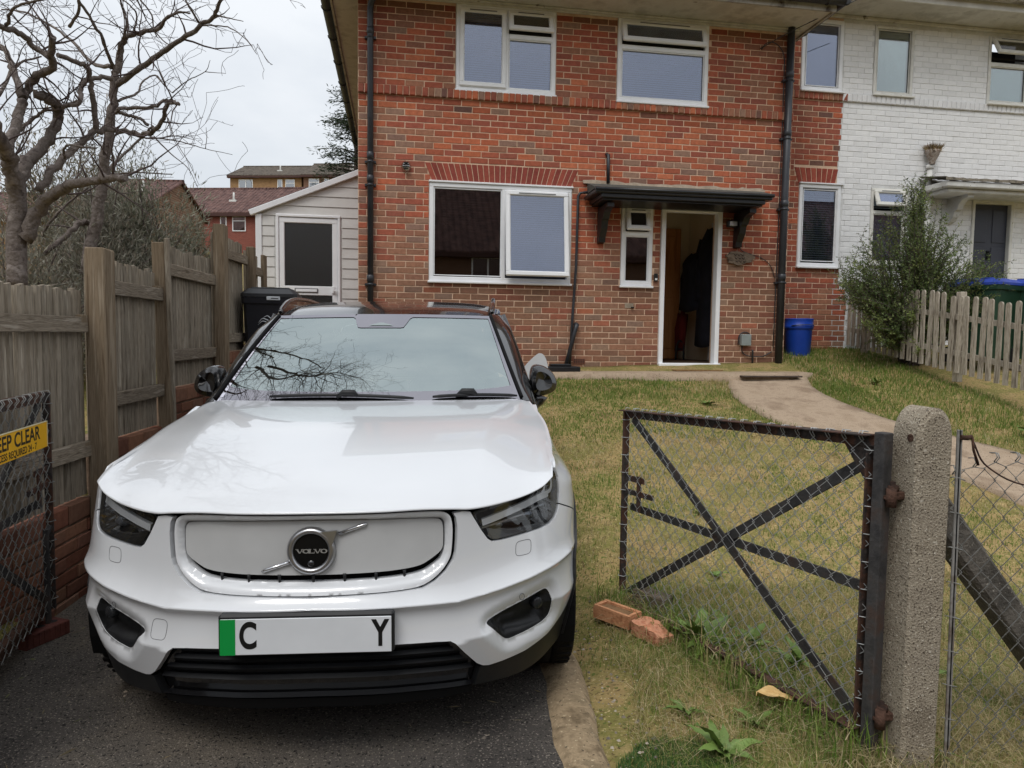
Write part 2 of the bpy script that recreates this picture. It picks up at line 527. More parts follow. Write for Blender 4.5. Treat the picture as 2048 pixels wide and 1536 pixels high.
# concrete edging beside it, broken and sandy
edging_m = pmat('sandy_concrete', [srgb(116, 100, 78), srgb(160, 140, 112), srgb(132, 116, 92)], scale=9, rough=0.95, bump=0.9, bscale=70, coord='World', fleck=[(srgb(200, 182, 150), 80, 0.66), (srgb(80, 70, 58), 60, 0.66)], spec=0.2)
dv, df = [], []
ys = np.arange(-6.9, -5.0, 0.05)
for j, y in enumerate(ys):
    w = 0.10 + 0.03 * vnoise2(y * 7, 3)
    x0 = drive_edge(y) - 0.01 - 0.03 * vnoise2(y * 5, 8)
    zz = -1.088 + 0.01 * vnoise2(y * 9, 1)
    dv += [(x0 - 0.03, y, zz - 0.03), (x0 + 0.01, y, zz), (x0 + w, y, zz + 0.002), (x0 + w + 0.03, y, zz - 0.04)]
for j in range(len(ys) - 1):
    for k in range(3):
        a = j * 4 + k; df.append((a, a + 1, a + 5, a + 4))
o = raw_mesh('driveway_edging', np.array(dv), np.array(df), edging_m, smooth=True); tag(o, kind='structure')

# step up to the yard behind the car
conc = pmat('concrete', [srgb(112, 104, 94), srgb(140, 132, 120)], scale=6, rough=0.9, bump=0.5, bscale=60, coord='World', spec=0.25)
m = MB(); m.box(-1.36, 0.62, -2.06, 1.3, -1.2, -0.33, bev=0.01); o = m.build('yard_pavement', conc); tag(o, kind='structure')

# garden path: exposed-aggregate concrete from the door towards the street
path_m = pmat('aggregate_concrete', [srgb(146, 126, 106), srgb(176, 156, 134), srgb(160, 140, 118)], scale=3.0, rough=0.92, bump=0.7, bscale=120, coord='World', detail=5, fleck=[(srgb(182, 164, 138), 110, 0.64), (srgb(84, 72, 58), 95, 0.64)], spec=0.25)
PL = [(3.95, -0.75), (3.72, -1.3), (3.62, -1.8), (3.66, -2.46), (4.05, -3.0), (4.34, -3.6), (4.5, -4.33), (4.75, -5.3), (4.95, -6.75)]
PR = [(4.95, -0.75), (4.72, -1.3), (4.68, -1.8), (4.80, -2.46), (5.08, -3.0), (5.36, -3.5), (5.55, -4.33), (5.8, -5.3), (6.0, -6.75)]
l2, r2 = cat_rom(PL, 6), cat_rom(PR, 6)
def path_z(X, Y): return max(lawn(X, Y), -1.1) + 0.035
dv, df = [], []; K = 10
for j, (a, b) in enumerate(zip(l2, r2)):
    jl = 0.03 * (vnoise2(j * 1.7, 2) - 0.5); jr = 0.03 * (vnoise2(j * 1.7, 7) - 0.5)
    for k in range(K + 3):
        t = (k - 1) / K; t = max(0, min(1, t))
        x, y = lerp(a[0] + jl, b[0] + jr, t), lerp(a[1], b[1], t)
        z = path_z(x, y) + 0.006 * (vnoise2(x * 5, y * 5) - 0.5)
        if k == 0 or k == K + 2: z -= 0.10
        dv.append((x, y, z))
for j in range(len(l2) - 1):
    for k in range(K + 2):
        a = j * (K + 3) + k; df.append((a, a + 1, a + K + 4, a + K + 3))
o = raw_mesh('garden_path', np.array(dv), np.array(df), path_m, smooth=True); tag(o, kind='structure')
# slab along the foot of the house
dv, df = [], []
xs = np.arange(0.62, 5.06, 0.1); K = 8
for i, x in enumerate(xs):
    y0 = interp(x, [0.6, 1.9, 2.6, 4.1, 4.6, 5.06], [-0.52, -0.56, -0.66, -0.98, -1.0, -0.8]) + 0.03 * (vnoise2(x * 6, 4) - 0.5)
    for k in range(K + 2):
        t = max(0, (k - 1) / K); y = lerp(y0, 0.02, t)
        z = lerp(lawn(x, -0.4), -0.125, 0.75) + 0.02 + 0.004 * (vnoise2(x * 8, y * 8)) - (0.10 if k == 0 else 0)
        dv.append((x, y, z))
for i in range(len(xs) - 1):
    for k in range(K + 1):
        a = i * (K + 2) + k; df.append((a, a + K + 2, a + K + 3, a + 1))
o = raw_mesh('house_path', np.array(dv), np.array(df), path_m, smooth=True); tag(o, kind='structure')
# street pavement where the camera stands
m = MB(); m.box(-40, 40, -11.0, -6.98, -1.3, -1.128); o = m.build('pavement', pmat('pavement_tarmac', [srgb(70, 67, 64), srgb(92, 88, 83)], scale=2, rough=0.9, bump=0.5, bscale=120, coord='World')); tag(o, kind='structure')
m = MB(); m.box(-120, 120, -19.0, -11.1, -1.35, -1.25); o = m.build('road', asphalt); tag(o, kind='structure')

# loose stones in the worn strip beside the drive
dv, df, dc = [], [], []
for i in range(620):
    y = -6.85 + 1.7 * rng.random() ** 1.2; x = drive_edge(y) + 0.05 + 0.34 * rng.random() ** 1.3
    if i > 520: y = -6.9 + 1.5 * rng.random(); x = lerp(fence_x(y) + 0.05, drive_edge(y), rng.random())
    z = max(ground_z(x, y), -1.102); r = 0.002 + 0.008 * rng.random() ** 4
    b = len(dv); q = rng.random() * 6.28
    for (a, c, h) in ((1, 0, 0), (0, 1, 0), (-1, 0, 0), (0, -1, 0)):
        dv.append((x + r * (a * math.cos(q) - c * math.sin(q)) * (0.8 + rng.random() * 0.5), y + r * (a * math.sin(q) + c * math.cos(q)) * (0.8 + rng.random() * 0.5), z))
    dv.append((x + r * 0.2, y, z + r * 0.9))
    c = rng.choice([(0.30, 0.25, 0.19), (0.20, 0.17, 0.13), (0.40, 0.35, 0.28), (0.14, 0.12, 0.10)])
    dc += [c] * 5
    for k in range(4): df.append((b + k, b + (k + 1) % 4, b + 4))
o = raw_mesh('gravel', np.array(dv), np.array(df), attr_mat('gravel_stone', 'col', bump=0, mottle=0.1), col=np.array(dc)); tag(o, 'loose pale stones scattered along the edge of the drive', 'gravel', kind='stuff')
# ------------------------------------------------------------------ bricks
C = 0.075
upvc = pmat('white_upvc', [srgb(232, 234, 236), srgb(242, 243, 245)], scale=3, rough=0.35, spec=0.45)
upvc_old = pmat('aged_white_frame', [srgb(206, 205, 198), srgb(226, 225, 218)], scale=5, rough=0.5, fleck=(srgb(150, 142, 128), 26, 0.72))
mortar_m = pmat('pink_mortar', [srgb(196, 164, 138), srgb(222, 192, 166), srgb(210, 178, 152)], scale=4, rough=0.95, bump=0.6, bscale=90, coord='World', spec=0.1)
brick_obj_m = attr_mat('brick_single', 'col', objcol=True, rough=0.9, bump=0.55, bscale=55, mottle=0.22, mscale=22, spec=0.15)
brick_mass_m = attr_mat('brick_mass', 'col', rough=0.9, bump=0.55, bscale=55, mottle=0.22, mscale=22, spec=0.15)
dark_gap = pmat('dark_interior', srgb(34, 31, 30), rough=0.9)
black_paint = pmat('black_gloss_paint', [srgb(22, 23, 26), srgb(34, 35, 38)], scale=8, rough=0.35, spec=0.5, bump=0.12, bscale=30)
black_pvc = pmat('black_downpipe', [srgb(38, 40, 45), srgb(52, 54, 59)], scale=4, rough=0.42, spec=0.5)
soffit_m = pmat('weathered_soffit', [srgb(176, 172, 162), srgb(204, 201, 192), srgb(190, 186, 176)], scale=3, rough=0.8, coord='World', fleck=(srgb(120, 110, 96), 7, 0.70))

def brick_mesh(name, L=0.215, H=0.065, D=0.014, seed=0, ch=0.004, jit=0.0022):
    r = random.Random(seed)
    j = lambda: r.uniform(-jit, jit)
    vs = []
    for (ins, y) in ((ch, 0.0), (0.0, ch * 0.8), (0.0, D)):
        for (sx, sz) in ((-1, -1), (1, -1), (1, 1), (-1, 1)):
            vs.append((sx * (L / 2 - ins) + j(), y + (j() * 0.4 if y == 0 else 0), sz * (H / 2 - ins) + j()))
    fs = [(0, 1, 2, 3)]
    for b in (0, 4):
        for k in range(4):
            a, c = b + k, b + (k + 1) % 4
            fs.append((a + 4, c + 4, c, a))
    me = bpy.data.meshes.new(name); me.from_pydata(vs, [], fs)
    return me, np.array(vs), fs

BR = [brick_mesh('brick', seed=k) for k in range(8)]
for me, _, _ in BR: me.materials.append(brick_obj_m)

def lay(u0, u1, v0, v1, blocked, phase=0, joint=0.01, L=0.215):
    out = []
    k0 = round(v0 / C); k = k0
    while (k + 1) * C <= v1 + 0.02:
        zl, zh = v0 + (k - k0) * C + joint / 2, v0 + (k - k0 + 1) * C - joint / 2
        zc = (zl + zh) / 2
        gaps = sorted(blocked(zl, zh))
        spans, a = [], u0
        for (b0, b1) in gaps:
            if b0 > a: spans.append((a, min(b0, u1)))
            a = max(a, b1)
        if a < u1: spans.append((a, u1))
        off = ((k + phase) % 2) * (L + joint) / 2 + 0.012 * math.sin(k * 2.7)
        for (sa, sb) in spans:
            n0 = math.floor((sa - u0 - off) / (L + joint)) - 1
            x = u0 + off + n0 * (L + joint)
            while x < sb:
                a0, a1 = max(x, sa + joint * 0.4), min(x + L, sb - joint * 0.4)
                if a1 - a0 > 0.025: out.append(((a0 + a1) / 2, zc, a1 - a0, zh - zl))
                x += L + joint
        k += 1
    return out

def place_bricks(bricks, wall, Y, colfn, nmax=300, name='brick', proud=lambda b: 0.0, mat_obj=None, mat_mass=None):
    """the ones that show largest become objects of their own, the rest one mass"""
    sc = []
    for i, b in enumerate(bricks):
        x, y, d = proj((b[0], Y, b[1]))
        x2, y2, _ = proj((b[0] + b[2], Y, b[1] + b[3]))
        vis = 20 < x < 2030 and 5 < y < 1500 and not (y > 590 and x < 1080) and not (1680 < x < 1930 and y > 430)
        sc.append((abs(x2 - x) * abs(y2 - y) * (1 if vis else 0.01), i))
    sc.sort(reverse=True)
    single = set(i for _, i in sc[:nmax])
    MV, MF, MC = [], [], []; nb = 0
    for i, b in enumerate(bricks):
        c = colfn(b); dy = proud(b)
        me, vs, fs = BR[(i * 5 + 3) % 8]
        if i in single:
            o = bpy.data.objects.new(name, me)
            o.location = (b[0], Y + dy, b[1]); o.scale = (b[2] / 0.215, 1, b[3] / 0.065)
            o.color = (c[0], c[1], c[2], 1)
            link(o, wall)
            if mat_obj:
                o.material_slots[0].link = 'OBJECT'; o.material_slots[0].material = mat_obj
        else:
            v = vs * np.array([b[2] / 0.215, 1, b[3] / 0.065]) + np.array([b[0], Y + dy, b[1]])
            MV.append(v); MF.append(np.array(fs) + nb); nb += len(v); MC.append(np.tile(np.array(c[:3]), (len(v), 1)))
    if MV:
        o = raw_mesh('brickwork', np.concatenate(MV), np.concatenate(MF), mat_mass or brick_mass_m, wall, col=np.concatenate(MC))
        tag(o, kind='stuff')

P_ORANGE = [srgb(204, 112, 76), srgb(194, 102, 70), srgb(208, 120, 84), srgb(198, 108, 76)]
P_RED = [srgb(176, 92, 70), srgb(168, 86, 68), srgb(184, 98, 74), srgb(162, 84, 70), srgb(172, 90, 66)]
P_DRED = [srgb(146, 80, 68), srgb(154, 84, 70), srgb(140, 78, 68)]
P_BROWN = [srgb(148, 108, 88), srgb(156, 114, 92), srgb(142, 100, 84), srgb(160, 112, 90), srgb(146, 110, 92), srgb(164, 118, 94)]
P_GREY = [srgb(146, 126, 110), srgb(138, 120, 108), srgb(154, 132, 114), srgb(130, 114, 104)]
P_DARK = [srgb(92, 80, 76), srgb(84, 76, 76)]
BASE_BRICK = srgb(164, 108, 86); BASE_LOW = srgb(150, 114, 92)
def pick(w, low=0.0):
    r = rng.random() * sum(a for a, _ in w)
    for a, p in w:
        r -= a
        if r <= 0: break
    c = rng.choice(p); k = rng.uniform(0.93, 1.07); q = [lerp(BASE_BRICK[i], BASE_LOW[i], low) for i in range(3)]; t = 0.34 + 0.15 * low
    return tuple(lerp(c[i], q[i], t) * k * 0.94 for i in range(3))
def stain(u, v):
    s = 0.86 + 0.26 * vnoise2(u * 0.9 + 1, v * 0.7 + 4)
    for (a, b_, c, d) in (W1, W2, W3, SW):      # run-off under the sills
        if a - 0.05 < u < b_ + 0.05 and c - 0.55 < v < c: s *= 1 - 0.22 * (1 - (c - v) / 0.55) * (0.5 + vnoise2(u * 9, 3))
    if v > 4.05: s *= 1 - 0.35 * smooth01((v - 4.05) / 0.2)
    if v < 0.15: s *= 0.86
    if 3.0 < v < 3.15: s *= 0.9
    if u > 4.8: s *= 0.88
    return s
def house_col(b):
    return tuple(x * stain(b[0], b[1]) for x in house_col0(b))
def house_col0(b):
    u, v = b[0], b[1]
    n = vnoise2(u * 1.4 + 3, v * 1.8)
    low = smooth01((1.75 - v) / 0.9)
    w = {'o': 0.25, 'r': 1.0, 'd': 0.28, 'b': 0.16, 'g': 0.07, 'k': 0.015}
    if 1.9 < v < 3.15:
        w['o'] = 1.0 * n + 0.35; w['r'] = 0.9; w['d'] = 0.2; w['b'] = 0.14
    if u < 0.34 and v < 3.1: w['b'] += 0.9; w['g'] += 0.6; w['o'] *= 0.5; w['k'] = 0.06
    gp = math.exp(-((u - 4.25) / 0.8) ** 2 - ((v - 2.52) / 0.28) ** 2)
    w['g'] += 1.6 * gp; w['b'] += 0.4 * gp
    if v > 4.0: w['b'] += 0.9; w['g'] += 0.25; w['o'] *= 0.3
    if v > 3.3: w['b'] += 0.25
    w['b'] += 3.2 * low; w['g'] += 0.25 * low; w['r'] *= 1 - 0.75 * low; w['o'] *= 1 - 0.95 * low; w['d'] += 0.25 * low
    return pick([(w['o'], P_ORANGE), (w['r'], P_RED), (w['d'], P_DRED), (w['b'], P_BROWN), (w['g'], P_GREY), (w['k'], P_DARK)], low)

def holed_panel(u0, u1, v0, v1, holes, Y):
    us = sorted(set([u0, u1] + [h[0] for h in holes] + [h[1] for h in holes])); vs_ = sorted(set([v0, v1] + [h[2] for h in holes] + [h[3] for h in holes]))
    us = [u for u in us if u0 <= u <= u1]; vs_ = [v for v in vs_ if v0 <= v <= v1]
    m = MB()
    for i in range(len(us) - 1):
        for j in range(len(vs_) - 1):
            uc, vc = (us[i] + us[i + 1]) / 2, (vs_[j] + vs_[j + 1]) / 2
            if any(h[0] < uc < h[1] and h[2] < vc < h[3] for h in holes): continue
            m.add([(us[i], Y, vs_[j]), (us[i + 1], Y, vs_[j]), (us[i + 1], Y, vs_[j + 1]), (us[i], Y, vs_[j + 1])], [(0, 1, 2, 3)])
    for h in holes:   # reveals
        a, b, c, d = h
        for (p, q) in (((a, c), (b, c)), ((b, c), (b, d)), ((b, d), (a, d)), ((a, d), (a, c))):
            m.add([(p[0], Y, p[1]), (q[0], Y, q[1]), (q[0], Y + 0.25, q[1]), (p[0], Y + 0.25, p[1])], [(0, 1, 2, 3)])
    return m

house = empty('brick_house', (2.3, 0, -0.15), 0, 'red brick end house with black door canopy and white window frames', 'house')
HINV = Matrix.Translation(house.location).inverted()
def hpart(o): o.parent = house; o.matrix_parent_inverse = HINV.copy(); return o

W1 = (0.70, 1.933, 3.265, 4.275); W2 = (2.71, 3.915, 3.258, 4.280); W3 = (0.39, 2.166, 0.97, 2.16)
SW = (2.812, 3.237, 0.968, 1.995); DR = (3.340, 4.170, -0.055, 1.990)
UL, UR = -0.449, 5.100
wall = hpart(holed_panel(UL, UR, -0.42, 4.32, [W1, W2, W3, SW, DR], 0.0045).build('wall', mortar_m))
ARCH = (2.168, 2.392, (0.425, 2.15), (0.335, 2.245))
def blk(zl, zh):
    out = []
    for (a, b, c, d) in (W1, W2, W3, SW, DR):
        ov = min(zh, d) - max(zl, c)
        if ov > 0.012: out.append((a, b))
    zc = (zl + zh) / 2
    if ARCH[0] < zc < ARCH[1]:
        t = (zc - ARCH[0]) / (ARCH[1] - ARCH[0]); out.append((lerp(ARCH[2][0], ARCH[3][0], t), lerp(ARCH[2][1], ARCH[3][1], t)))
    if zh > 1.90 and zl < 2.24 and False: out.append((2.4, 4.6))
    return out
bricks = lay(UL, UR, -0.375, 3.15, blk, 0) + lay(UL, UR, 3.265, 4.315, blk, 1)
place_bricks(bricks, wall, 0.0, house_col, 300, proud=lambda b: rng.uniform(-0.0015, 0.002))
# string course: bullnosed headers on edge
hd, _, _ = brick_mesh('string_course_brick', 0.066, 0.104, 0.05, 91, 0.008); hd.materials.append(brick_obj_m)
u = UL + 0.037
while u < UR - 0.02:
    o = bpy.data.objects.new('string_course_brick', hd); o.location = (u, -0.034 + rng.uniform(-0.002, 0.002), 3.206 + rng.uniform(-0.002, 0.002))
    c = pick([(0.8, P_RED), (0.5, P_BROWN), (0.35, P_GREY), (0.4, P_ORANGE), (0.3, P_DRED), (0.12, P_DARK)]) if u > 0.2 else pick([(1, P_RED), (0.3, P_DRED)])
    o.color = (*c, 1); link(o, wall); u += 0.075
m = MB(); m.box(UL, UR, -0.022, 0.012, 3.157, 3.258); m.build('string_course_mortar', mortar_m, wall)
# flat gauged arch over the big window
def flat_arch(parent, a, n, Y, cols, inv=None):
    z0, z1, (b0, b1), (t0, t1) = a
    for k in range(n):
        g0, g1 = (k + 0.07) / n, (k + 0.93) / n
        q = [(lerp(b0, b1, g0), z0 + 0.004), (lerp(b0, b1, g1), z0 + 0.004), (lerp(t0, t1, g1), z1 - 0.004), (lerp(t0, t1, g0), z1 - 0.004)]
        cx, cz = sum(p[0] for p in q) / 4, sum(p[1] for p in q) / 4
        mb = MB()
        ins = [((p[0] - cx) * 0.90 + cx, (p[1] - cz) * 0.975 + cz) for p in q]
        vs = [(p[0] - cx, 0, p[1] - cz) for p in ins] + [(p[0] - cx, 0.004, p[1] - cz) for p in q] + [(p[0] - cx, 0.016, p[1] - cz) for p in q]
        fs = [(0, 1, 2, 3)] + [(b + i + 4, b + (i + 1) % 4 + 4, b + (i + 1) % 4, b + i) for b in (0, 4) for i in range(4)]
        mb.add(vs, fs)
        o = mb.build('arch_brick', brick_obj_m, parent); o.location = (cx, Y - 0.002 + rng.uniform(-0.001, 0.001), cz)
        c = rng.choice(cols); k2 = rng.uniform(0.92, 1.08); o.color = (c[0] * k2, c[1] * k2, c[2] * k2, 1)
flat_arch(wall, ARCH, 27, 0.0, [srgb(150, 78, 66), srgb(142, 73, 64), srgb(158, 82, 68), srgb(136, 72, 64)])

# rest of the shell: flank, back, floors, hipped roof, so that the rooms are dark
flank_m = pmat('flank_brick', [srgb(120, 70, 55), srgb(140, 76, 58)], scale=9, rough=0.9, bump=0.4, bscale=30)
roof_m = pmat('roof_tile', [srgb(84, 66, 56), srgb(104, 82, 70)], scale=8, rough=0.9, bump=0.6, bscale=24)
m = MB()
m.box(UL, UL + 0.24, 0.013, 7.4, -0.5, 4.32); m.box(UR - 0.24, UR, 0.26, 7.4, -0.5, 4.32); m.box(UL + 0.24, UR - 0.24, 7.16, 7.4, -0.5, 4.32)
hpart(m.build('flank_wall', flank_m))
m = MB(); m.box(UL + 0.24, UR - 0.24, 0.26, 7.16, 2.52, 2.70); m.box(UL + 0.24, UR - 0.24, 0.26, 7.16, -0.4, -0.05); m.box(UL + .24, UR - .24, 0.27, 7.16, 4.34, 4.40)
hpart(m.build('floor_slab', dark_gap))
m = MB(); m.box(UL + 0.24, 5.10, 1.9, 2.0, -0.05, 4.3); m.box(2.45, 2.55, 0.27, 1.9, -0.05, 4.3); hpart(m.build('room_partition', pmat('room_wall', srgb(120, 112, 104), rough=0.9)))
e0, e1, ey0, ey1, ez = -0.80, 5.26, -0.62, 7.9, 4.43
rv = [(e0, ey0, ez), (e1, ey0, ez), (e1, ey1, ez), (e0, ey1, ez), (2.2, 2.6, 6.7), (2.2, 4.6, 6.7)]
m = MB(); m.add(rv, [(0, 1, 4), (1, 2, 5, 4), (2, 3, 5), (3, 0, 4, 5)]); hpart(m.build('roof', roof_m))
m = MB()
m.box(e0 + 0.04, e1 - 0.03, ey0 + 0.03, 0.0, 4.305, 4.325); m.box(e0 + 0.04, UL, 0.001, ey1, 4.305, 4.325); m.box(UR, e1 - 0.03, 0.001, ey1, 4.305, 4.325)
hpart(m.build('soffit', soffit_m))
m = MB()
m.box(UL - 0.03, UR + 0.03, -0.035, -0.002, 4.262, 4.304, bev=0.008); m.box(UL - 0.03, UR + 0.03, -0.065, -0.036, 4.282, 4.303, bev=0.005)
hpart(m.build('cornice', soffit_m))
m = MB(); m.box(e0 + 0.01, e1, ey0 + 0.0, ey0 + 0.028, 4.285, 4.43); m.box(e0 + 0.01, e0 + 0.036, ey0 + 0.03, ey1, 4.285, 4.43); m.box(e1 - 0.028, e1, ey0 + 0.03, ey1, 4.285, 4.43)
hpart(m.build('fascia_board', pmat('fascia_paint', [srgb(70, 58, 50), srgb(150, 146, 138), srgb(176, 172, 164)], scale=5, rough=0.8, ramp=(0.3, 0.55), coord='World')))
gut_m = pmat('black_mossy_gutter', [srgb(24, 24, 25), srgb(38, 38, 38), srgb(54, 52, 46)], scale=12, rough=0.55, bump=0.5, bscale=22, coord='World')
def gutter(p0, p1, r=0.06):
    m = MB(); p0, p1 = Vector(p0), Vector(p1); d = (p1 - p0).normalized(); s = d.cross(Vector((0, 0, 1)))
    n = 9; vs = []
    for p in (p0, p1):
        for k in range(n + 1):
            a = math.pi * k / n; vs.append(p + s * (r * math.cos(a)) - Vector((0, 0, 1)) * (r * math.sin(a)))
    fs = [(k, k + 1, k + n + 2, k + n + 1) for k in range(n)] + [tuple(range(n + 1)), tuple(range(2 * n + 1, n, -1))]
    m.add(vs, fs)
    L = (p1 - p0).length; t = 0.5
    while t < L:
        c = p0 + d * t
        m.tube([c + s * (r + .006) * math.cos(a) - Vector((0, 0, 1)) * (r + .006) * math.sin(a) for a in np.linspace(0, math.pi, 8)], 0.008, 5); t += 0.9
    return m
hpart(gutter((e0 + 0.0, ey0 - 0.065, 4.405), (e1 + 0.06, ey0 - 0.065, 4.395)).build('gutter', gut_m))
hpart(gutter((e0 - 0.065, ey0 - 0.1, 4.405), (e0 - 0.065, ey1, 4.405)).build('gutter', gut_m))
hpart(gutter((e1 + 0.065, ey1, 4.40), (e1 + 0.065, ey0 - 0.1, 4.40)).build('gutter', gut_m))

# ------------------------------------------------------------------ windows
g_house = glass_mat('window_glass', 0.15, (0.66, 0.70, 0.78, 1), (0.84, 0.88, 1.0, 1), wav=0.02)
g_dark = glass_mat('dark_window_glass', 0.12, (0.40, 0.40, 0.42, 1), wav=0.02)
g_frost = glass_mat('obscure_glass', 0.10, (0.62, 0.72, 0.72, 1), rough=0.25)
blind_m = pmat('white_blind', srgb(132, 136, 152), rough=0.6)
blind_dk = pmat('cream_blind', srgb(186, 184, 176), rough=0.6)
slot_m = pmat('grey_trickle_vent', srgb(112, 112, 112), rough=0.5)
def frame_bars(m, u0, u1, v0, v1, w, ya, yb, bev=0.008, M=None):
    m.box(u0, u1, ya, yb, v0, v0 + w, bev=bev, M=M); m.box(u0, u1, ya, yb, v1 - w, v1, bev=bev, M=M)
    m.box(u0, u0 + w, ya + 0.0015, yb - 0.0015, v0 + w - bev, v1 - w + bev, bev=bev, M=M); m.box(u1 - w, u1, ya + 0.0015, yb - 0.0015, v0 + w - bev, v1 - w + bev, bev=bev, M=M)

def make_window(host, box, Y, lights, bars=(), sill=0.0, fm=upvc, fw=0.055, proud=0.012, attach=hpart, wname='window', outer=True):
    """host window frame with lights: (u0,u1,v0,v1,kind,angle,glass,blind)"""
    u0, u1, v0, v1 = box
    root = attach(empty(wname, ((u0 + u1) / 2, Y, v0)))
    inv = Matrix.Translation(root.location).inverted()
    def kid(o): o.parent = root; o.matrix_parent_inverse = inv.copy(); return o
    if outer:
        m = MB(); frame_bars(m, u0 + 0.004, u1 - 0.004, v0 + 0.004, v1 - 0.004, fw, Y - proud, Y + 0.06)
        for (a, b, c, d) in bars: m.box(a, b, Y - proud + 0.002, Y + 0.058, c, d, bev=0.006)
        kid(m.build('frame', fm))
    for L in lights:
        a, b, c, d, kind, ang, glass, blind = L
        if kind == 'fixed':
            m = MB(); m.box(a - 0.004, b + 0.004, Y + 0.018, Y + 0.026, c - 0.004, d + 0.004); kid(m.build('pane', glass))
            m = MB(); frame_bars(m, a, b, c, d, 0.012, Y - 0.002, Y + 0.018, 0.004); kid(m.build('glazing_bead', fm))
        else:
            # sash hung at its top edge, standing proud of the frame
            M = Matrix.Translation((0, Y - 0.006, d)) @ Matrix.Rotation(-ang, 4, 'X') @ Matrix.Translation((0, -(Y - 0.006), -d))
            m = MB(); frame_bars(m, a - 0.014, b + 0.014, c - 0.014, d + 0.014, 0.062, Y - 0.034, Y + 0.012, 0.012, M)
            kid(m.build('sash', fm))
            m = MB(); m.box(a + 0.045, b - 0.045, Y - 0.016, Y - 0.008, c + 0.045, d - 0.045, M=M); kid(m.build('pane', glass))
            w = (b - a) * 0.30
            m = MB(); m.box((a + b) / 2 - w, (a + b) / 2 + w, Y - 0.040, Y - 0.0345, d - 0.026, d - 0.016, M=M); kid(m.build('trickle_vent', slot_m))
            if ang > 0.1:
                m = MB(); m.box(a, b, Y + 0.02, Y + 0.05, c - 0.002, c + 0.018); kid(m.build('opening_rebate', dark_gap))
        if blind:
            bm, tilt, pitch, cover, yy = blind
            m = MB(); z = d - 0.02; zend = d - (d - c) * cover
            while z > zend:
                h = pitch * 0.55 * math.sin(tilt); dy = pitch * 0.55 * math.cos(tilt)
                m.add([(a - 0.03, Y + yy - dy, z - h), (b + 0.03, Y + yy - dy, z - h), (b + 0.03, Y + yy + dy, z + h), (a - 0.03, Y + yy + dy, z + h)], [(0, 1, 2, 3)]); z -= pitch
            n = 3
            for k in range(n):
                x = lerp(a, b, (k + 0.6) / n); m.tube([(x, Y + yy - 0.016, d), (x, Y + yy - 0.016, zend)], 0.0012, 4)
            kid(m.build('blind', bm))
    if sill:
        m = MB(); m.box(u0 - 0.012, u1 + 0.012, Y - sill, Y + 0.04, v0 - 0.022, v0 + 0.006, bev=0.006); kid(m.build('sill', fm))
    return root

closed = (blind_m, 1.05, 0.027, 1.0, 0.085)
# upper left
a, b, c, d = W1; mid = 1.315
make_window(house, W1, 0.0, [
    (a + 0.055, mid - 0.014, c + 0.055, d - 0.055, 'sash', 0.0, g_house, closed),
    (mid + 0.03, b - 0.055, c + 0.055, 3.905, 'fixed', 0, g_house, closed),
    (mid + 0.03, b - 0.06, 3.985, d - 0.055, 'sash', R(17), g_dark, None)],
    [(mid - 0.012, mid + 0.028, c + 0.05, d - 0.05), (mid + 0.03, b - 0.05, 3.905, 3.965)], sill=0.03)
a, b, c, d = W2
make_window(house, W2, 0.0, [
    (a + 0.06, b - 0.06, c + 0.06, 3.895, 'fixed', 0, g_house, closed),
    (a + 0.06, b - 0.065, 3.975, d - 0.05, 'sash', R(15), g_house, None)],
    [(a + 0.05, b - 0.05, 3.895, 3.955)], sill=0.045)
a, b, c, d = W3; mid = 1.30
make_window(house, W3, 0.0, [
    (a + 0.06, mid - 0.02, c + 0.07, d - 0.065, 'fixed', 0, g_dark, (blind_dk, 0.12, 0.030, 0.985, 0.085)),
    (mid + 0.035, b - 0.062, c + 0.085, d - 0.075, 'sash', R(7), g_house, closed)],
    [(mid - 0.02, mid + 0.03, c + 0.05, d - 0.05)], sill=0.04)
m = MB(); m.box(a - 0.004, b + 0.01, -0.03, 0.0, d - 0.004, d + 0.018, bev=0.004); hpart(m.build('window_head_trim', upvc))
a, b, c, d = SW
make_window(house, SW, 0.0, [
    (a + 0.06, b - 0.06, c + 0.06, 1.60, 'fixed', 0, g_dark, None),
    (a + 0.065, b - 0.065, 1.675, d - 0.06, 'sash', R(13), g_dark, None)],
    [(a + 0.05, b - 0.05, 1.60, 1.66)], sill=0.04)

# ------------------------------------------------------------------ doorway, hall, canopy
door_root = hpart(empty('doorway', (3.755, 0, -0.05)))
DI = Matrix.Translation(door_root.location).inverted()
def dk(o): o.parent = door_root; o.matrix_parent_inverse = DI.copy(); return o
a, b, c, d = DR
m = MB()
m.box(a + 0.003, a + 0.062, -0.03, 0.09, c, d, bev=0.006); m.box(b - 0.062, b - 0.003, -0.03, 0.09, c, d, bev=0.006)
m.box(a + 0.062, b - 0.062, -0.028, 0.088, d - 0.062, d - 0.002, bev=0.006)
dk(m.build('door_frame', upvc))
m = MB(); m.box(a + 0.0, b + 0.012, -0.075, 0.10, c - 0.02, c + 0.045, bev=0.008); dk(m.build('threshold', upvc))
cream = pmat('hall_plaster', [srgb(232, 216, 188), srgb(240, 226, 202)], scale=2, rough=0.9)
m = MB()
m.box(4.52, 4.58, 0.26, 1.9, -0.05, 2.52); m.box(3.26, 3.30, 0.26, 1.9, -0.05, 2.52); m.box(3.30, 4.52, 1.86, 1.895, -0.05, 2.52); m.box(3.30, 4.52, 0.26, 1.86, 2.45, 2.515)
dk(m.build('hall_wall', cream))
m = MB(); m.box(3.30, 4.52, 0.101, 1.86, -0.049, -0.012); dk(m.build('hall_floor', pmat('brown_hall_floor', [srgb(70, 50, 38), srgb(92, 68, 50)], scale=8, rough=0.6)))
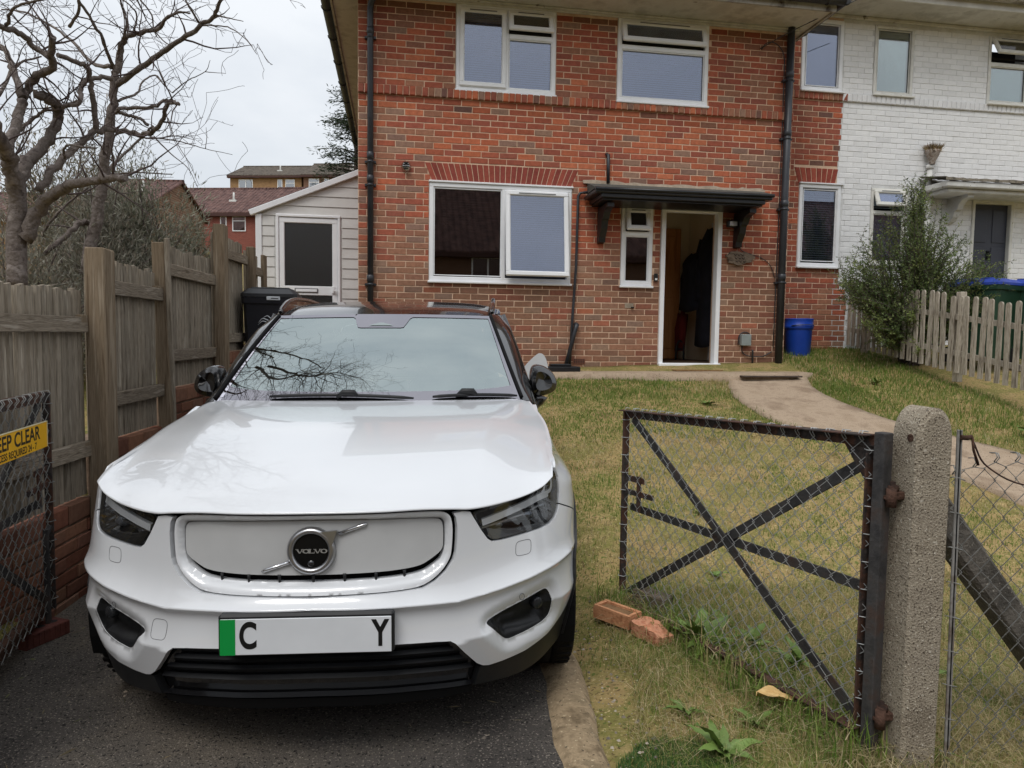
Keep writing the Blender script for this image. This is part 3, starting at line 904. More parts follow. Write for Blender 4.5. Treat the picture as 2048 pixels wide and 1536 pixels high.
pine = pmat('pine_door', [srgb(186, 122, 70), srgb(208, 146, 90), srgb(196, 132, 78)], scale=3, rough=0.5, stretch=(8, 8, 0.7))
m = MB(); m.box(3.62, 4.36, 1.80, 1.84, -0.01, 2.0, bev=0.006)
for (x0, x1, z0, z1) in ((3.72, 3.95, 1.15, 1.88), (4.03, 4.26, 1.15, 1.88), (3.72, 3.95, 0.15, 0.95), (4.03, 4.26, 0.15, 0.95)):
    m.box(x0, x1, 1.785, 1.80, z0, z1, bev=0.014)
dk(m.build('pine_inner_door', pine))
# door leaf folded right back against the hall wall, hinge edge showing
m = MB(); m.box(4.42, 4.465, 0.12, 0.86, 0.0, 1.95, bev=0.008); dk(m.build('door_leaf', upvc))

# canopy
can = hpart(empty('door_canopy', (3.45, 0, 1.95)))
CI = Matrix.Translation(can.location).inverted()
def ck(o): o.parent = can; o.matrix_parent_inverse = CI.copy(); return o
felt = pmat('felt_roofing', [srgb(58, 60, 58), srgb(84, 84, 78), srgb(70, 72, 66)], scale=14, rough=0.9, bump=0.5, bscale=40)
m = MB()
tv = [(2.30, -0.57, 2.075), (4.56, -0.57, 2.085), (4.70, -0.0, 2.235), (2.36, 0.0, 2.235), (2.30, -0.57, 2.06), (4.56, -0.57, 2.07), (4.70, 0.0, 2.10), (2.36, 0.0, 2.10)]
m.add(tv, [(0, 1, 2, 3), (4, 7, 6, 5), (0, 4, 5, 1), (1, 5, 6, 2), (3, 7, 4, 0)]); ck(m.build('canopy_roof', felt))
m = MB()
m.box(2.31, 4.55, -0.575, -0.03, 2.012, 2.062, bev=0.012); m.box(2.39, 4.47, -0.545, -0.002, 1.965, 2.011, bev=0.006); m.box(2.42, 4.45, -0.50, -0.002, 1.945, 1.964)
m.tube([(2.30, -0.58, 2.055), (4.56, -0.58, 2.065)], 0.022, 8)
ck(m.build('canopy_fascia', black_paint))
prof = [(0, 1.93), (-0.43, 1.93), (-0.43, 1.88), (-0.34, 1.865), (-0.285, 1.84), (-0.25, 1.80), (-0.235, 1.765), (-0.20, 1.76), (-0.185, 1.735), (-0.165, 1.66), (-0.12, 1.60), (-0.085, 1.56), (-0.075, 1.50), (0, 1.49)]
for x in (2.50, 4.33):
    m = MB(); m.prism(prof, x, x + 0.085, 'X'); ck(m.build('canopy_bracket', black_paint))
fl = pmat('mortar_flashing', [srgb(140, 126, 110), srgb(170, 156, 138)], scale=8, rough=0.95, bump=0.6, bscale=50)
m = MB(); vs = []; n = 40
for k in range(n + 1):
    x = lerp(2.30, 4.74, k / n); vs += [(x, -0.03, 2.225), (x, -0.004, 2.255 + 0.03 * vnoise2(k * 0.8, 2))]
m.add(vs, [(2 * k, 2 * k + 2, 2 * k + 3, 2 * k + 1) for k in range(n)]); ck(m.build('mortar_fillet', fl))

# ------------------------------------------------------------------ pipes
def downpipe(name, pts, r, socks, mat=black_pvc):
    m = MB(); m.tube(pts, r, 14)
    for z in socks:
        p = None
        for i in range(len(pts) - 1):
            if min(pts[i][2], pts[i + 1][2]) <= z <= max(pts[i][2], pts[i + 1][2]):
                t = (z - pts[i][2]) / (pts[i + 1][2] - pts[i][2]); p = Vector(pts[i]).lerp(Vector(pts[i + 1]), t)
        if p is None: continue
        m.tube([p + Vector((0, 0, -0.04)), p + Vector((0, 0, -0.035)), p + Vector((0, 0, 0.035)), p + Vector((0, 0, 0.04))], [r, r + 0.007, r + 0.007, r], 14)
        m.box(p.x - r - 0.03, p.x + r + 0.03, p.y + r * 0.2, 0.0, p.z - 0.085, p.z - 0.06)
        m.tube([p + Vector((0, 0, -0.085)), p + Vector((0, 0, -0.06))], r + 0.004, 14)
    return hpart(m.build(name, mat))
downpipe('downpipe', [(-0.303, -0.055, -0.40), (-0.303, -0.055, 4.10), (-0.295, -0.06, 4.16), (-0.20, -0.30, 4.27), (-0.12, -0.60, 4.36)], 0.036, [3.85, 2.42, 2.15, 0.98])
downpipe('downpipe', [(4.995, -0.065, -0.05), (4.995, -0.065, 2.1), (5.0, -0.065, 4.302)], 0.047, [3.72, 2.98, 2.08, 1.13])
m = MB()
m.tube([(2.615, -0.045, 2.24), (2.61, -0.045, 2.58), (2.60, 0.0, 2.60)], 0.022, 10); hpart(m.build('overflow_pipe', black_pvc))
m = MB()
m.tube([(2.40, -0.05, 2.12), (2.26, -0.04, 2.10), (2.235, -0.04, 2.06), (2.225, -0.04, 1.2), (2.19, -0.04, 0.55), (2.165, -0.04, -0.08)], 0.017, 8)
hpart(m.build('cable_conduit', black_pvc))
m = MB()
m.tube([(2.245, 0.0, 0.47), (2.245, -0.05, 0.46), (2.23, -0.06, 0.42), (2.10, -0.10, -0.06)], [0.03, 0.032, 0.026, 0.026], 10); hpart(m.build('waste_pipe', black_pvc))
m = MB(); m.tube([(x, -0.03, -0.105 + 0.006 * math.sin(x * 9)) for x in np.linspace(2.1, 4.7, 30)], 0.009, 6); hpart(m.build('black_cable', black_pvc))
m = MB()
m.box(2.215, 2.375, -0.008, 0.004, -0.032, 0.038)
for i in range(6):
    for j in range(3): m.box(2.228 + i * 0.024, 2.244 + i * 0.024, -0.0095, -0.006, -0.022 + j * 0.019, -0.010 + j * 0.019, 1)
hpart(m.build('air_brick', [pmat('terracotta', srgb(120, 76, 58), rough=0.9), dark_gap]))

# overflow and wall fittings
steel = pmat('stainless_steel', srgb(190, 188, 184), rough=0.25, metal=1.0)
vent = hpart(empty('round_wall_vent', (0.115, -0.002, 2.325)))
VI = Matrix.Translation(vent.location).inverted()
def vk(o): o.parent = vent; o.matrix_parent_inverse = (Matrix.Translation(house.location) @ Matrix.Identity(4)).inverted() if False else VI.copy(); return o
M = Matrix.Translation((0.115, 0.0, 2.325)) @ Matrix.Rotation(R(90), 4, 'X')
m = MB(); m.lathe([(0.0, 0.055), (0.03, 0.05), (0.05, 0.03), (0.058, 0.0)], 24, M=M @ Matrix.Diagonal((1, 1.15, 1, 1)))
vk(m.build('vent_cowl', steel))
m = MB()
for k, z in enumerate((-0.035, -0.012, 0.012, 0.034)):
    w = math.sqrt(max(0, 0.046 ** 2 - z * z)) * 0.85
    m.box(0.115 - w, 0.115 + w, -0.062, -0.03, 2.325 + z - 0.005, 2.325 + z + 0.005)
vk(m.build('vent_slots', dark_gap))
m = MB(); m.box(3.262, 3.312, -0.022, -0.001, 1.035, 1.135, bev=0.006); m.box(3.272, 3.302, -0.026, -0.021, 1.05, 1.075, 1, bev=0.002)
hpart(m.build('door_bell', [pmat('black_plastic', srgb(20, 20, 21), rough=0.4), upvc]))
# flood lamp under the canopy
m = MB(); m.box(4.20, 4.33, -0.13, -0.05, 1.745, 1.83, bev=0.012); m.box(4.215, 4.315, -0.136, -0.129, 1.758, 1.818, 1, bev=0.003); m.box(4.25, 4.28, -0.05, 0.0, 1.77, 1.80)
hpart(m.build('flood_lamp', [black_paint, pmat('lamp_reflector', srgb(190, 192, 190), rough=0.2, metal=0.6)]))
# carved wooden name plaque
pl = []
n = 34
for k in range(n):
    a = 2 * math.pi * k / n
    r = 1 + 0.10 * math.sin(3 * a + 1) + 0.07 * math.sin(7 * a) + 0.05 * math.sin(11 * a + 2)
    pl.append((4.42 + 0.185 * r * math.cos(a) * (1.0 if math.cos(a) > 0 else 1.05), 1.365 + 0.085 * r * math.sin(a)))
m = MB(); m.prism(pl, -0.045, -0.002, 'Y')
plq = hpart(m.build('carved_plaque', pmat('old_driftwood', [srgb(96, 82, 70), srgb(130, 114, 98), srgb(84, 70, 58)], scale=5, stretch=(1, 1, 6), rough=0.9, bump=0.8, bscale=30)))
pm = MB()
for k in range(9):
    x = 4.33 + (k % 3) * 0.05 + (k // 3) * 0.012; z = 1.41 - (k // 3) * 0.04
    pm.tube([(x, -0.047, z), (x + 0.02, -0.05, z - 0.022), (x + 0.036, -0.047, z + 0.004)], 0.005, 5)
o = pm.build('carving', pmat('dark_carving', srgb(62, 50, 42), rough=0.9), plq)
# grey service box with its cable loops
m = MB(); m.box(4.465, 4.60, -0.075, -0.001, 0.225, 0.375, bev=0.008); bx_ = hpart(m.build('service_box', pmat('grey_plastic', [srgb(128, 136, 134), srgb(142, 150, 148)], scale=4, rough=0.5)))
m = MB()
lp = [(4.44, -0.012, 0.24)] + [(4.535 + 0.088 * math.cos(a), -0.014, 0.315 + 0.09 * math.sin(a)) for a in np.linspace(R(200), R(-30), 18)] + [(4.60, -0.012, 0.24)]
m.tube(lp, 0.007, 6)
m.tube([Vector(p) for p in cat_rom([(4.50, -0.02, 0.23), (4.50, -0.02, 0.15), (4.56, -0.02, 0.10), (4.66, -0.02, 0.085), (4.80, -0.02, 0.09), (4.92, -0.02, 0.15)], 5)], 0.007, 6)
m.tube([(4.645, -0.03, -0.02), (4.645, -0.03, 0.16), (4.635, -0.03, 0.17)], 0.012, 6)
hpart(m.build('service_cable', black_pvc))
m = MB()
m.tube([Vector(p) for p in cat_rom([(4.39, -0.02, 1.53), (4.46, -0.012, 1.46), (4.58, -0.012, 1.42), (4.72, -0.012, 1.38), (4.86, -0.012, 1.28), (4.93, -0.012, 1.12)], 5)], 0.005, 5)
m.tube([Vector(p) for p in cat_rom([(4.62, -0.02, 4.02), (4.68, -0.03, 4.10), (4.80, -0.03, 4.11), (4.93, -0.02, 3.98), (4.95, -0.015, 3.6), (4.95, -0.015, 2.0), (4.94, -0.015, 0.2)], 6)], 0.006, 5)
hpart(m.build('telephone_wire', black_pvc))
# stub of old fixing above the small window
m = MB(); m.box(2.885 + 0.0, 3.0, -0.003, 0.0, 0.69, 0.75); m.box(2.965, 3.0, -0.03, -0.003, 0.69, 0.705, 1)
hpart(m.build('patched_mortar', [fl, dark_gap]))
# things inside the open door
coat_m = pmat('navy_coat_cloth', [srgb(20, 21, 30), srgb(32, 33, 44)], scale=6, rough=0.9, bump=0.4, bscale=14)
def coat(name, x, y, z0, z1, w, dpt, mat, label, seed):
    r = random.Random(seed); m = MB(); vs, fs = [], []
    rows, n = 12, 18
    for i in range(rows):
        t = i / (rows - 1); z = lerp(z1, z0, t)
        s = interp(t, [0, 0.06, 0.16, 0.5, 1], [0.25, 0.6, 0.95, 0.9, 1.05])
        for k in range(n):
            a = 2 * math.pi * k / n; fold = 1 + 0.10 * math.sin(5 * a + seed) * t + 0.06 * math.sin(9 * a + 2 * seed) * t
            vs.append((x + dpt * 0.5 * s * fold * math.cos(a), y + w * 0.5 * s * fold * math.sin(a), z + 0.02 * math.sin(3 * a)))
    for i in range(rows - 1):
        for k in range(n): a, b = i * n + k, i * n + (k + 1) % n; fs.append((a, b, b + n, a + n))
    fs.append(tuple(range(n))[::-1]); fs.append(tuple(range((rows - 1) * n, rows * n)))
    m.add(vs, fs, 0, True)
    for s in (-1, 1):   # sleeves
        m.tube([(x, y + s * w * 0.42, z1 - 0.12), (x - 0.03, y + s * w * 0.52, z1 - 0.35), (x - 0.04, y + s * w * 0.50, z1 - 0.68)], [0.06, 0.065, 0.05], 10)
    o = m.build(name, mat); tag(o, label, 'coat'); return o
coat('long_coat', 4.40, 0.85, 0.20, 1.86, 0.50, 0.26, coat_m, 'long dark coat hanging nearest the floor inside the open door', 3)
coat('short_coat', 4.33, 1.20, 0.72, 1.55, 0.52, 0.32, coat_m, 'short navy coat hanging in front of the pine inner door', 8)
coat('red_scarf', 4.30, 1.50, 0.48, 0.80, 0.12, 0.06, pmat('red_cloth', srgb(110, 26, 22), rough=0.9), 'dark red scarf end hanging below the coats in the hall', 5)
m = MB(); m.tube([Vector(p) for p in cat_rom([(4.16, 1.40, -0.01), (4.17, 1.40, 0.16), (4.20, 1.40, 0.26), (4.25, 1.40, 0.26), (4.28, 1.40, 0.16), (4.29, 1.40, -0.01)], 4)], 0.016, 8)
m.bar((4.18, 1.40, 0.15), (4.28, 1.40, 0.15), 0.02, 0.02)
tag(m.build('boot_rack', black_paint), 'small black metal rack standing on the hall floor', 'rack')
# ------------------------------------------------------------------ set-back bay of the brick house and the painted house beside it
YB = 0.65
GW = (5.62, 6.272, 1.353, 2.52); UW = (5.575, 6.213, 3.80, 4.79)
WD = (6.69, 7.32, 3.81, 4.78); W5 = (8.53, 9.22, 3.80, 4.77); W6 = (6.745, 7.32, 1.42, 2.51); D2 = (8.40, 9.10, 0.35, 2.41)
def paint_edge(v): return interp(v, [-1, 1.05, 1.1, 1.2, 2.4, 2.55, 2.75, 3.6, 3.79, 3.8, 5], [6.42, 6.42, 6.28, 6.30, 6.29, 6.18, 6.20, 6.25, 6.28, 6.215, 6.215]) + 0.03 * (vnoise2(v * 9, 5) - 0.5)
ARCH2 = (2.525, 2.745, (5.60, 6.17), (5.53, 6.22))
def blk_bay(zl, zh):
    out = []
    for (a, b, c, d) in (GW, UW):
        if min(zh, d) - max(zl, c) > 0.012: out.append((a, b))
    zc = (zl + zh) / 2
    if ARCH2[0] < zc < ARCH2[1]:
        t = (zc - ARCH2[0]) / (ARCH2[1] - ARCH2[0]); out.append((lerp(ARCH2[2][0], ARCH2[3][0], t), lerp(ARCH2[2][1], ARCH2[3][1], t)))
    out.append((paint_edge(zc), 99))
    return out
bay = hpart(holed_panel(5.09, 6.30, -0.4, 4.86, [GW, (UW[0], UW[1], UW[2], UW[3])], YB + 0.0045).build('bay_wall', mortar_m))
bb = lay(5.10, 6.45, -0.38 + 0.005, 3.68, blk_bay, 1) + lay(5.10, 6.45, 3.795, 4.85, blk_bay, 0)
def bay_col(b):
    v = b[1]
    if v < 0.9: return pick([(1.6, P_BROWN), (0.6, P_DRED), (0.3, P_RED), (0.15, P_GREY)])
    return pick([(0.9, P_RED), (1.0, P_DRED), (0.35, P_BROWN), (0.08, P_ORANGE), (0.08, P_DARK)])
place_bricks(bb, bay, YB, bay_col, 130, proud=lambda b: rng.uniform(-0.0015, 0.002))
flat_arch(bay, ARCH2, 8, YB, [srgb(158, 80, 66), srgb(148, 76, 64), srgb(164, 86, 70)])
u = 5.10 + 0.037
while u < 6.27:
    o = bpy.data.objects.new('string_course_brick', hd); o.location = (u, YB - 0.03, 3.738); o.color = (*pick([(1, P_DRED), (1, P_BROWN)]), 1); link(o, bay); u += 0.075
closed2 = (blind_dk, 0.75, 0.032, 1.0, 0.07)
a, b, c, d = GW
make_window(house, GW, YB, [(a + 0.07, b - 0.07, c + 0.08, d - 0.075, 'fixed', 0, g_house, closed2)], sill=0.06)
m = MB(); m.box(a - 0.005, b + 0.03, YB - 0.035, YB, d - 0.004, d + 0.016, bev=0.004); hpart(m.build('window_head_trim', upvc))
a, b, c, d = UW
make_window(house, UW, YB, [(a + 0.07, b - 0.07, c + 0.07, d - 0.07, 'fixed', 0, g_house, (blind_m, 1.4, 0.05, 1.0, 0.09))], sill=0.06)
# dark shell behind the bay
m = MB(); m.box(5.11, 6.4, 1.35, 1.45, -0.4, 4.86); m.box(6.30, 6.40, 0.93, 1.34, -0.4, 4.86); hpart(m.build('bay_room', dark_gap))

painted = empty('painted_house', (7.8, YB, 0.3), 0, 'white painted brick terraced house with grey front door', 'house')
PINV = Matrix.Translation(painted.location).inverted()
def npart(o): o.parent = painted; o.matrix_parent_inverse = PINV.copy(); return o
white_joint = pmat('painted_joint', [srgb(200, 200, 198), srgb(222, 223, 222)], scale=6, rough=0.85, coord='World', bump=0.4, bscale=60)
wb_o = attr_mat('painted_brick_single', 'col', objcol=True, rough=0.6, bump=0.7, bscale=40, mottle=0.05, mscale=14, spec=0.3)
wb_m = attr_mat('painted_brick_mass', 'col', rough=0.6, bump=0.7, bscale=40, mottle=0.05, mscale=14, spec=0.3)
nwall = npart(holed_panel(6.20, 14.0, -0.2, 4.86, [WD, W5, W6, D2], YB + 0.004).build('wall', white_joint))
def blk_n(zl, zh):
    out = [(-99, paint_edge((zl + zh) / 2) + 0.002)]
    for (a, b, c, d) in (WD, W5, W6, D2):
        if min(zh, d) - max(zl, c) > 0.012: out.append((a, b))
    if GW[2] < zh and zl < GW[3]: out.append((-99, GW[1] + 0.006))
    if UW[2] < zh: out.append((-99, UW[1] + 0.006))
    return out
nb_ = lay(5.10, 13.8, -0.15, 3.68, blk_n, 1, joint=0.007, L=0.218) + lay(5.10, 13.8, 3.795, 4.85, blk_n, 0, joint=0.007, L=0.218)
def white_col(b):
    k = rng.uniform(0.94, 1.02); d = 0.0
    if b[1] < 2.6 and b[1] > 2.2 and b[0] > 6.3 and rng.random() < 0.3: d = 0.06
    if rng.random() < 0.05: d += 0.05
    v = 0.82 * k - d
    return (v, v * 1.003, v * 1.0)
place_bricks(nb_, nwall, YB, white_col, 300, proud=lambda b: rng.uniform(-0.002, 0.002), mat_obj=wb_o, mat_mass=wb_m)
u = 6.25
while u < 10.5:
    o = bpy.data.objects.new('string_course_brick', hd); o.location = (u, YB - 0.03, 3.738); k = rng.uniform(0.72, 0.8); o.color = (k, k, k, 1); link(o, nwall)
    o.material_slots[0].link = 'OBJECT'; o.material_slots[0].material = wb_o; u += 0.0755
m = MB(); m.box(6.27, 13.8, YB - 0.02, YB + 0.01, 3.688, 3.79); m.build('string_course_mortar', white_joint, nwall)
m = MB(); m.box(5.10, 6.268, YB - 0.02, YB + 0.01, 3.688, 3.79); m.build('string_course_mortar', mortar_m, bay)
ndark = (pmat('net_curtain', [srgb(150, 160, 158), srgb(176, 184, 182)], scale=3, stretch=(9, 1, 0.4), rough=0.9), 1.5, 0.06, 1.0, 0.09)
g_green = glass_mat('greenish_glass', 0.22, (0.55, 0.66, 0.64, 1), wav=0.02)
a, b, c, d = WD
make_window(painted, WD, YB, [(a + 0.055, b - 0.06, c + 0.05, d - 0.06, 'fixed', 0, g_green, ndark)], fm=upvc_old, sill=0.06, fw=0.045, attach=npart)
a, b, c, d = W5
make_window(painted, W5, YB, [(a + 0.05, b - 0.05, c + 0.05, 4.34, 'fixed', 0, g_green, ndark), (a + 0.05, b - 0.05, 4.46, d - 0.04, 'sash', R(28), g_dark, None)], [(a + 0.04, b - 0.04, 4.34, 4.40)], fm=upvc_old, sill=0.07, fw=0.045, attach=npart)
a, b, c, d = W6
make_window(painted, W6, YB, [(a + 0.05, b - 0.05, c + 0.05, 2.14, 'fixed', 0, g_house, ndark), (a + 0.05, b - 0.05, 2.24, d - 0.035, 'sash', R(20), g_house, ndark)], [(a + 0.04, b - 0.04, 2.14, 2.19)], fm=upvc_old, sill=0.05, fw=0.045, attach=npart)
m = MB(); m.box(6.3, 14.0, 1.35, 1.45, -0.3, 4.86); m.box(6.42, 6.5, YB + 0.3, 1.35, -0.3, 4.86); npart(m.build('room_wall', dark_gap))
# grey panelled door
dr = npart(empty('front_door', (8.75, YB, 0.35)))
DI2 = Matrix.Translation(dr.location).inverted()
def d2k(o): o.parent = dr; o.matrix_parent_inverse = DI2.copy(); return o
door_grey = pmat('dark_grey_door', [srgb(52, 55, 66), srgb(60, 63, 74)], scale=3, rough=0.45)
a, b, c, d = D2
m = MB(); m.box(a + 0.05, b - 0.05, YB + 0.05, YB + 0.09, c, d - 0.05)
for (x0, x1, z0, z1) in ((0.09, 0.30, 1.45, 1.93), (0.40, 0.61, 1.45, 1.93), (0.09, 0.30, 0.95, 1.38), (0.40, 0.61, 0.95, 1.38), (0.09, 0.30, 0.15, 0.85), (0.40, 0.61, 0.15, 0.85)):
    m.box(a + x0, a + x1, YB + 0.04, YB + 0.05, c + z0, c + z1, bev=0.009)
d2k(m.build('door_leaf', door_grey))
m = MB(); frame_bars(m, a, b, c, d, 0.05, YB - 0.02, YB + 0.1); d2k(m.build('door_frame', upvc_old))
m = MB(); m.tube([(8.745, YB + 0.03, 1.66), (8.745, YB + 0.0, 1.65), (8.745, YB + 0.0, 1.58), (8.745, YB + 0.03, 1.57)], 0.012, 6); m.box(8.72, 8.77, YB + 0.03, YB + 0.045, 1.55, 1.68); d2k(m.build('door_knocker', pmat('dark_iron', srgb(40, 40, 44), rough=0.4, metal=0.6)))
# hood over it
hd2 = npart(empty('door_hood', (8.6, YB, 2.4)))
HI2 = Matrix.Translation(hd2.location).inverted()
def h2k(o): o.parent = hd2; o.matrix_parent_inverse = HI2.copy(); return o
old_white = pmat('peeling_white_paint', [srgb(196, 195, 190), srgb(222, 222, 218)], scale=5, rough=0.7, fleck=(srgb(120, 108, 94), 18, 0.70))
m = MB(); m.box(7.52, 9.9, 0.13, YB, 2.46, 2.545, bev=0.015); m.box(7.60, 9.8, 0.20, YB, 2.40, 2.459, bev=0.012); h2k(m.build('hood_fascia', old_white))
m = MB(); n = 46
vs = []
for k in range(n + 1):
    x = lerp(7.49, 9.93, k / n); h = 0.02 * vnoise2(k * 1.3, 1); vs += [(x, 0.11, 2.548), (x, 0.11, 2.575 + h), (x, YB - 0.01, 2.66 + h * 2)]
m.add(vs, [q for k in range(n) for q in ((3 * k, 3 * k + 3, 3 * k + 4, 3 * k + 1), (3 * k + 1, 3 * k + 4, 3 * k + 5, 3 * k + 2))]); h2k(m.build('hood_roof', pmat('mossy_felt', [srgb(96, 88, 76), srgb(140, 132, 118), srgb(74, 70, 60)], scale=9, rough=0.95, bump=0.9, bscale=25)))
prof2 = [(YB, 2.40), (0.26, 2.40), (0.26, 2.36), (0.36, 2.34), (0.42, 2.29), (0.45, 2.22), (0.50, 2.20), (0.52, 2.12), (0.57, 2.06), (YB, 2.04)]
m = MB(); m.prism(prof2, 7.98, 8.07, 'X'); h2k(m.build('hood_bracket', old_white))
# hopper head, pipe
m = MB()
m.tube([(7.62, YB - 0.06, 0.2), (7.62, YB - 0.06, 2.86)], 0.038, 12); m.tube([(7.62, YB - 0.06, 2.80), (7.62, YB - 0.06, 2.86)], 0.05, 12)
npart(m.build('waste_pipe', old_white))
m = MB(); m.lathe([(0.04, 2.86), (0.045, 2.90), (0.085, 2.98), (0.105, 3.03), (0.105, 3.06), (0.09, 3.06)], 10, M=Matrix.Translation((7.62, YB - 0.10, 0)) @ Matrix.Diagonal((1, 0.85, 1, 1)))
m.tube([(7.58, YB, 3.13), (7.58, YB - 0.10, 3.12)], 0.026, 8)
npart(m.build('hopper_head', pmat('rusty_white_iron', [srgb(120, 96, 80), srgb(170, 160, 150), srgb(90, 70, 58)], scale=16, rough=0.9, bump=0.7, bscale=40)))
hv, hf, hc = [], [], []
for k in range(240):
    a = rng.random() * 6.28; r = 0.11 * math.sqrt(rng.random()); x, y = 7.62 + r * math.cos(a), YB - 0.11 + r * 0.8 * math.sin(a); z = 3.05 + 0.03 * rng.random(); l = 0.05 + 0.05 * rng.random()
    q = rng.random() * 6.28; dx, dy = 0.03 * math.cos(q) + (x - 7.62) * 0.5, 0.03 * math.sin(q) + (y - YB + .1) * 0.5
    b = len(hv); hv += [(x - 0.006, y, z), (x + 0.006, y, z), (x + dx, y + dy, z + l * (1 if rng.random() < 0.7 else -0.6))]; hf.append((b, b + 1, b + 2)); c = rng.choice([(0.22, 0.14, 0.07), (0.32, 0.24, 0.12), (0.12, 0.09, 0.05)]); hc += [c] * 3
o = raw_mesh('dead_moss', np.array(hv), np.array(hf), attr_mat('moss_blades', 'col', bump=0, mottle=0), col=np.array(hc)); npart(o); tag(o, kind='stuff')
# eaves
m = MB(); m.box(5.28, 14.2, 0.12, YB, 4.865, 4.88); npart(m.build('soffit', soffit_m))
m = MB(); m.box(5.28, 14.2, YB - 0.04, YB - 0.002, 4.815, 4.864, bev=0.01); npart(m.build('cornice', soffit_m))
m = MB(); m.box(5.26, 14.2, 0.09, 0.119, 4.85, 5.0, bev=0.006); npart(m.build('fascia_board', pmat('white_fascia', [srgb(196, 194, 188), srgb(214, 212, 206)], scale=4, rough=0.6)))
npart(gutter((5.32, 0.02, 4.985), (14.2, 0.02, 4.985), 0.055).build('gutter', pmat('lichen_gutter', [srgb(112, 106, 96), srgb(176, 170, 160), srgb(140, 134, 122)], scale=9, rough=0.9, bump=0.6, bscale=30, coord='World')))
m = MB(); m.add([(5.1, 0.0, 5.03), (14.3, 0.0, 5.03), (14.3, 4.0, 7.3), (5.1, 4.0, 7.3)], [(0, 1, 2, 3)]); npart(m.build('roof', roof_m))
m = MB()
for k in range(44):
    x = 5.2 + k * 0.205; m.box(x, x + 0.19, -0.03, 0.24, 5.028, 5.046, M=Matrix.Translation((0, 0, 0)))
npart(m.build('eaves_tiles', pmat('dull_tile', [srgb(74, 62, 58), srgb(96, 82, 76)], scale=10, rough=0.9)))
# service wire from the brick house eaves to the painted one
m = MB(); m.tube([Vector(p) for p in cat_rom([(4.60, -0.02, 4.03), (4.9, -0.25, 4.18), (5.8, -0.6, 4.6), (7.2, -1.2, 5.3)], 6)], 0.006, 5)
tag(m.build('service_wire', black_pvc), 'thin overhead wire slung from the brick house across its eaves', 'wire')
# ------------------------------------------------------------------ white clad side extension
YL = 1.30
lean = empty('side_extension', (-1.14, YL, -0.3), 0, 'white boarded lean-to with glazed door beside the brick house', 'extension')
LINV = Matrix.Translation(lean.location).inverted()
def lpart(o): o.parent = lean; o.matrix_parent_inverse = LINV.copy(); return o
clad = pmat('white_cladding', [srgb(206, 204, 200), srgb(220, 219, 216)], scale=2, rough=0.5, coord='World')
LX0, LX1, LZ0, LZ1 = -1.84, -0.452, 1.93, 2.51
def roofz(x): return lerp(LZ0, LZ1, (x - LX0) / (LX1 - LX0))
DX0, DX1, DZ1 = -1.60, -0.75, 1.915
m = MB()
m.add([(LX0, YL + 0.012, -0.3), (DX0, YL + 0.012, -0.3), (DX0, YL + 0.012, roofz(DX0)), (LX0, YL + 0.012, roofz(LX0))], [(0, 1, 2, 3)])
m.add([(DX1, YL + 0.012, -0.3), (LX1, YL + 0.012, -0.3), (LX1, YL + 0.012, roofz(LX1)), (DX1, YL + 0.012, roofz(DX1))], [(0, 1, 2, 3)])
m.add([(DX0, YL + 0.012, DZ1), (DX1, YL + 0.012, DZ1), (DX1, YL + 0.012, roofz(DX1)), (DX0, YL + 0.012, roofz(DX0))], [(0, 1, 2, 3)])
m.box(LX0, LX0 + 0.05, YL + 0.013, 6.5, -0.3, 1.93)
lwall = lpart(m.build('wall', clad))
P = 0.137; z = -0.30
while z < 2.5:
    z1 = z + P - 0.008
    for (xa, xb) in ((LX0 + 0.06, DX0 - 0.02), (DX1 + 0.02, LX1)) if z1 < DZ1 + 0.03 else ((LX0 + 0.06, LX1),):
        # trim to the sloping roof
        def xmin(zz): return max(xa, LX0 + (zz - LZ0 + 0.02) / (LZ1 - LZ0) * (LX1 - LX0)) if zz > LZ0 - 0.02 else xa
        if xmin(z) > xb - 0.05: continue
        x0b, x0t = xmin(z), min(xmin(z1), xb - 0.01)
        mb = MB()
        vs = [(x0b, YL - 0.004, z), (xb, YL - 0.004, z), (xb, YL + 0.006, z1), (x0t, YL + 0.006, z1), (x0b, YL + 0.012, z), (xb, YL + 0.012, z), (xb, YL + 0.0125, z1), (x0t, YL + 0.0125, z1)]
        mb.add(vs, [(0, 1, 2, 3), (0, 4, 5, 1), (2, 6, 7, 3), (1, 5, 6, 2), (0, 3, 7, 4)]); mb.build('cladding_board', clad, lwall)
    z += P
m = MB(); m.box(LX0 - 0.02, LX0 + 0.06, YL - 0.02, YL + 0.02, -0.3, 1.90, bev=0.004); lpart(m.build('corner_trim', upvc))
m = MB(); m.bar((LX0 - 0.09, YL - 0.03, roofz(LX0 - 0.09) + 0.015), (LX1 + 0.0, YL - 0.03, LZ1 + 0.015), 0.05, 0.075, bev=0.006); lpart(m.build('barge_board', upvc))
m = MB(); m.add([(LX0 - 0.1, YL - 0.05, roofz(LX0 - 0.1) + 0.06), (LX1, YL - 0.05, LZ1 + 0.06), (LX1, 6.5, LZ1 + 0.06), (LX0 - 0.1, 6.5, roofz(LX0 - .1) + 0.06)], [(0, 1, 2, 3)]); lpart(m.build('roof', felt))
dd = lpart(empty('extension_door', ((DX0 + DX1) / 2, YL, -0.28)))
DDI = Matrix.Translation(dd.location).inverted()
def ek(o): o.parent = dd; o.matrix_parent_inverse = DDI.copy(); return o
m = MB(); frame_bars(m, DX0, DX1, -0.30, DZ1, 0.04, YL - 0.02, YL + 0.05); ek(m.build('door_frame', upvc))
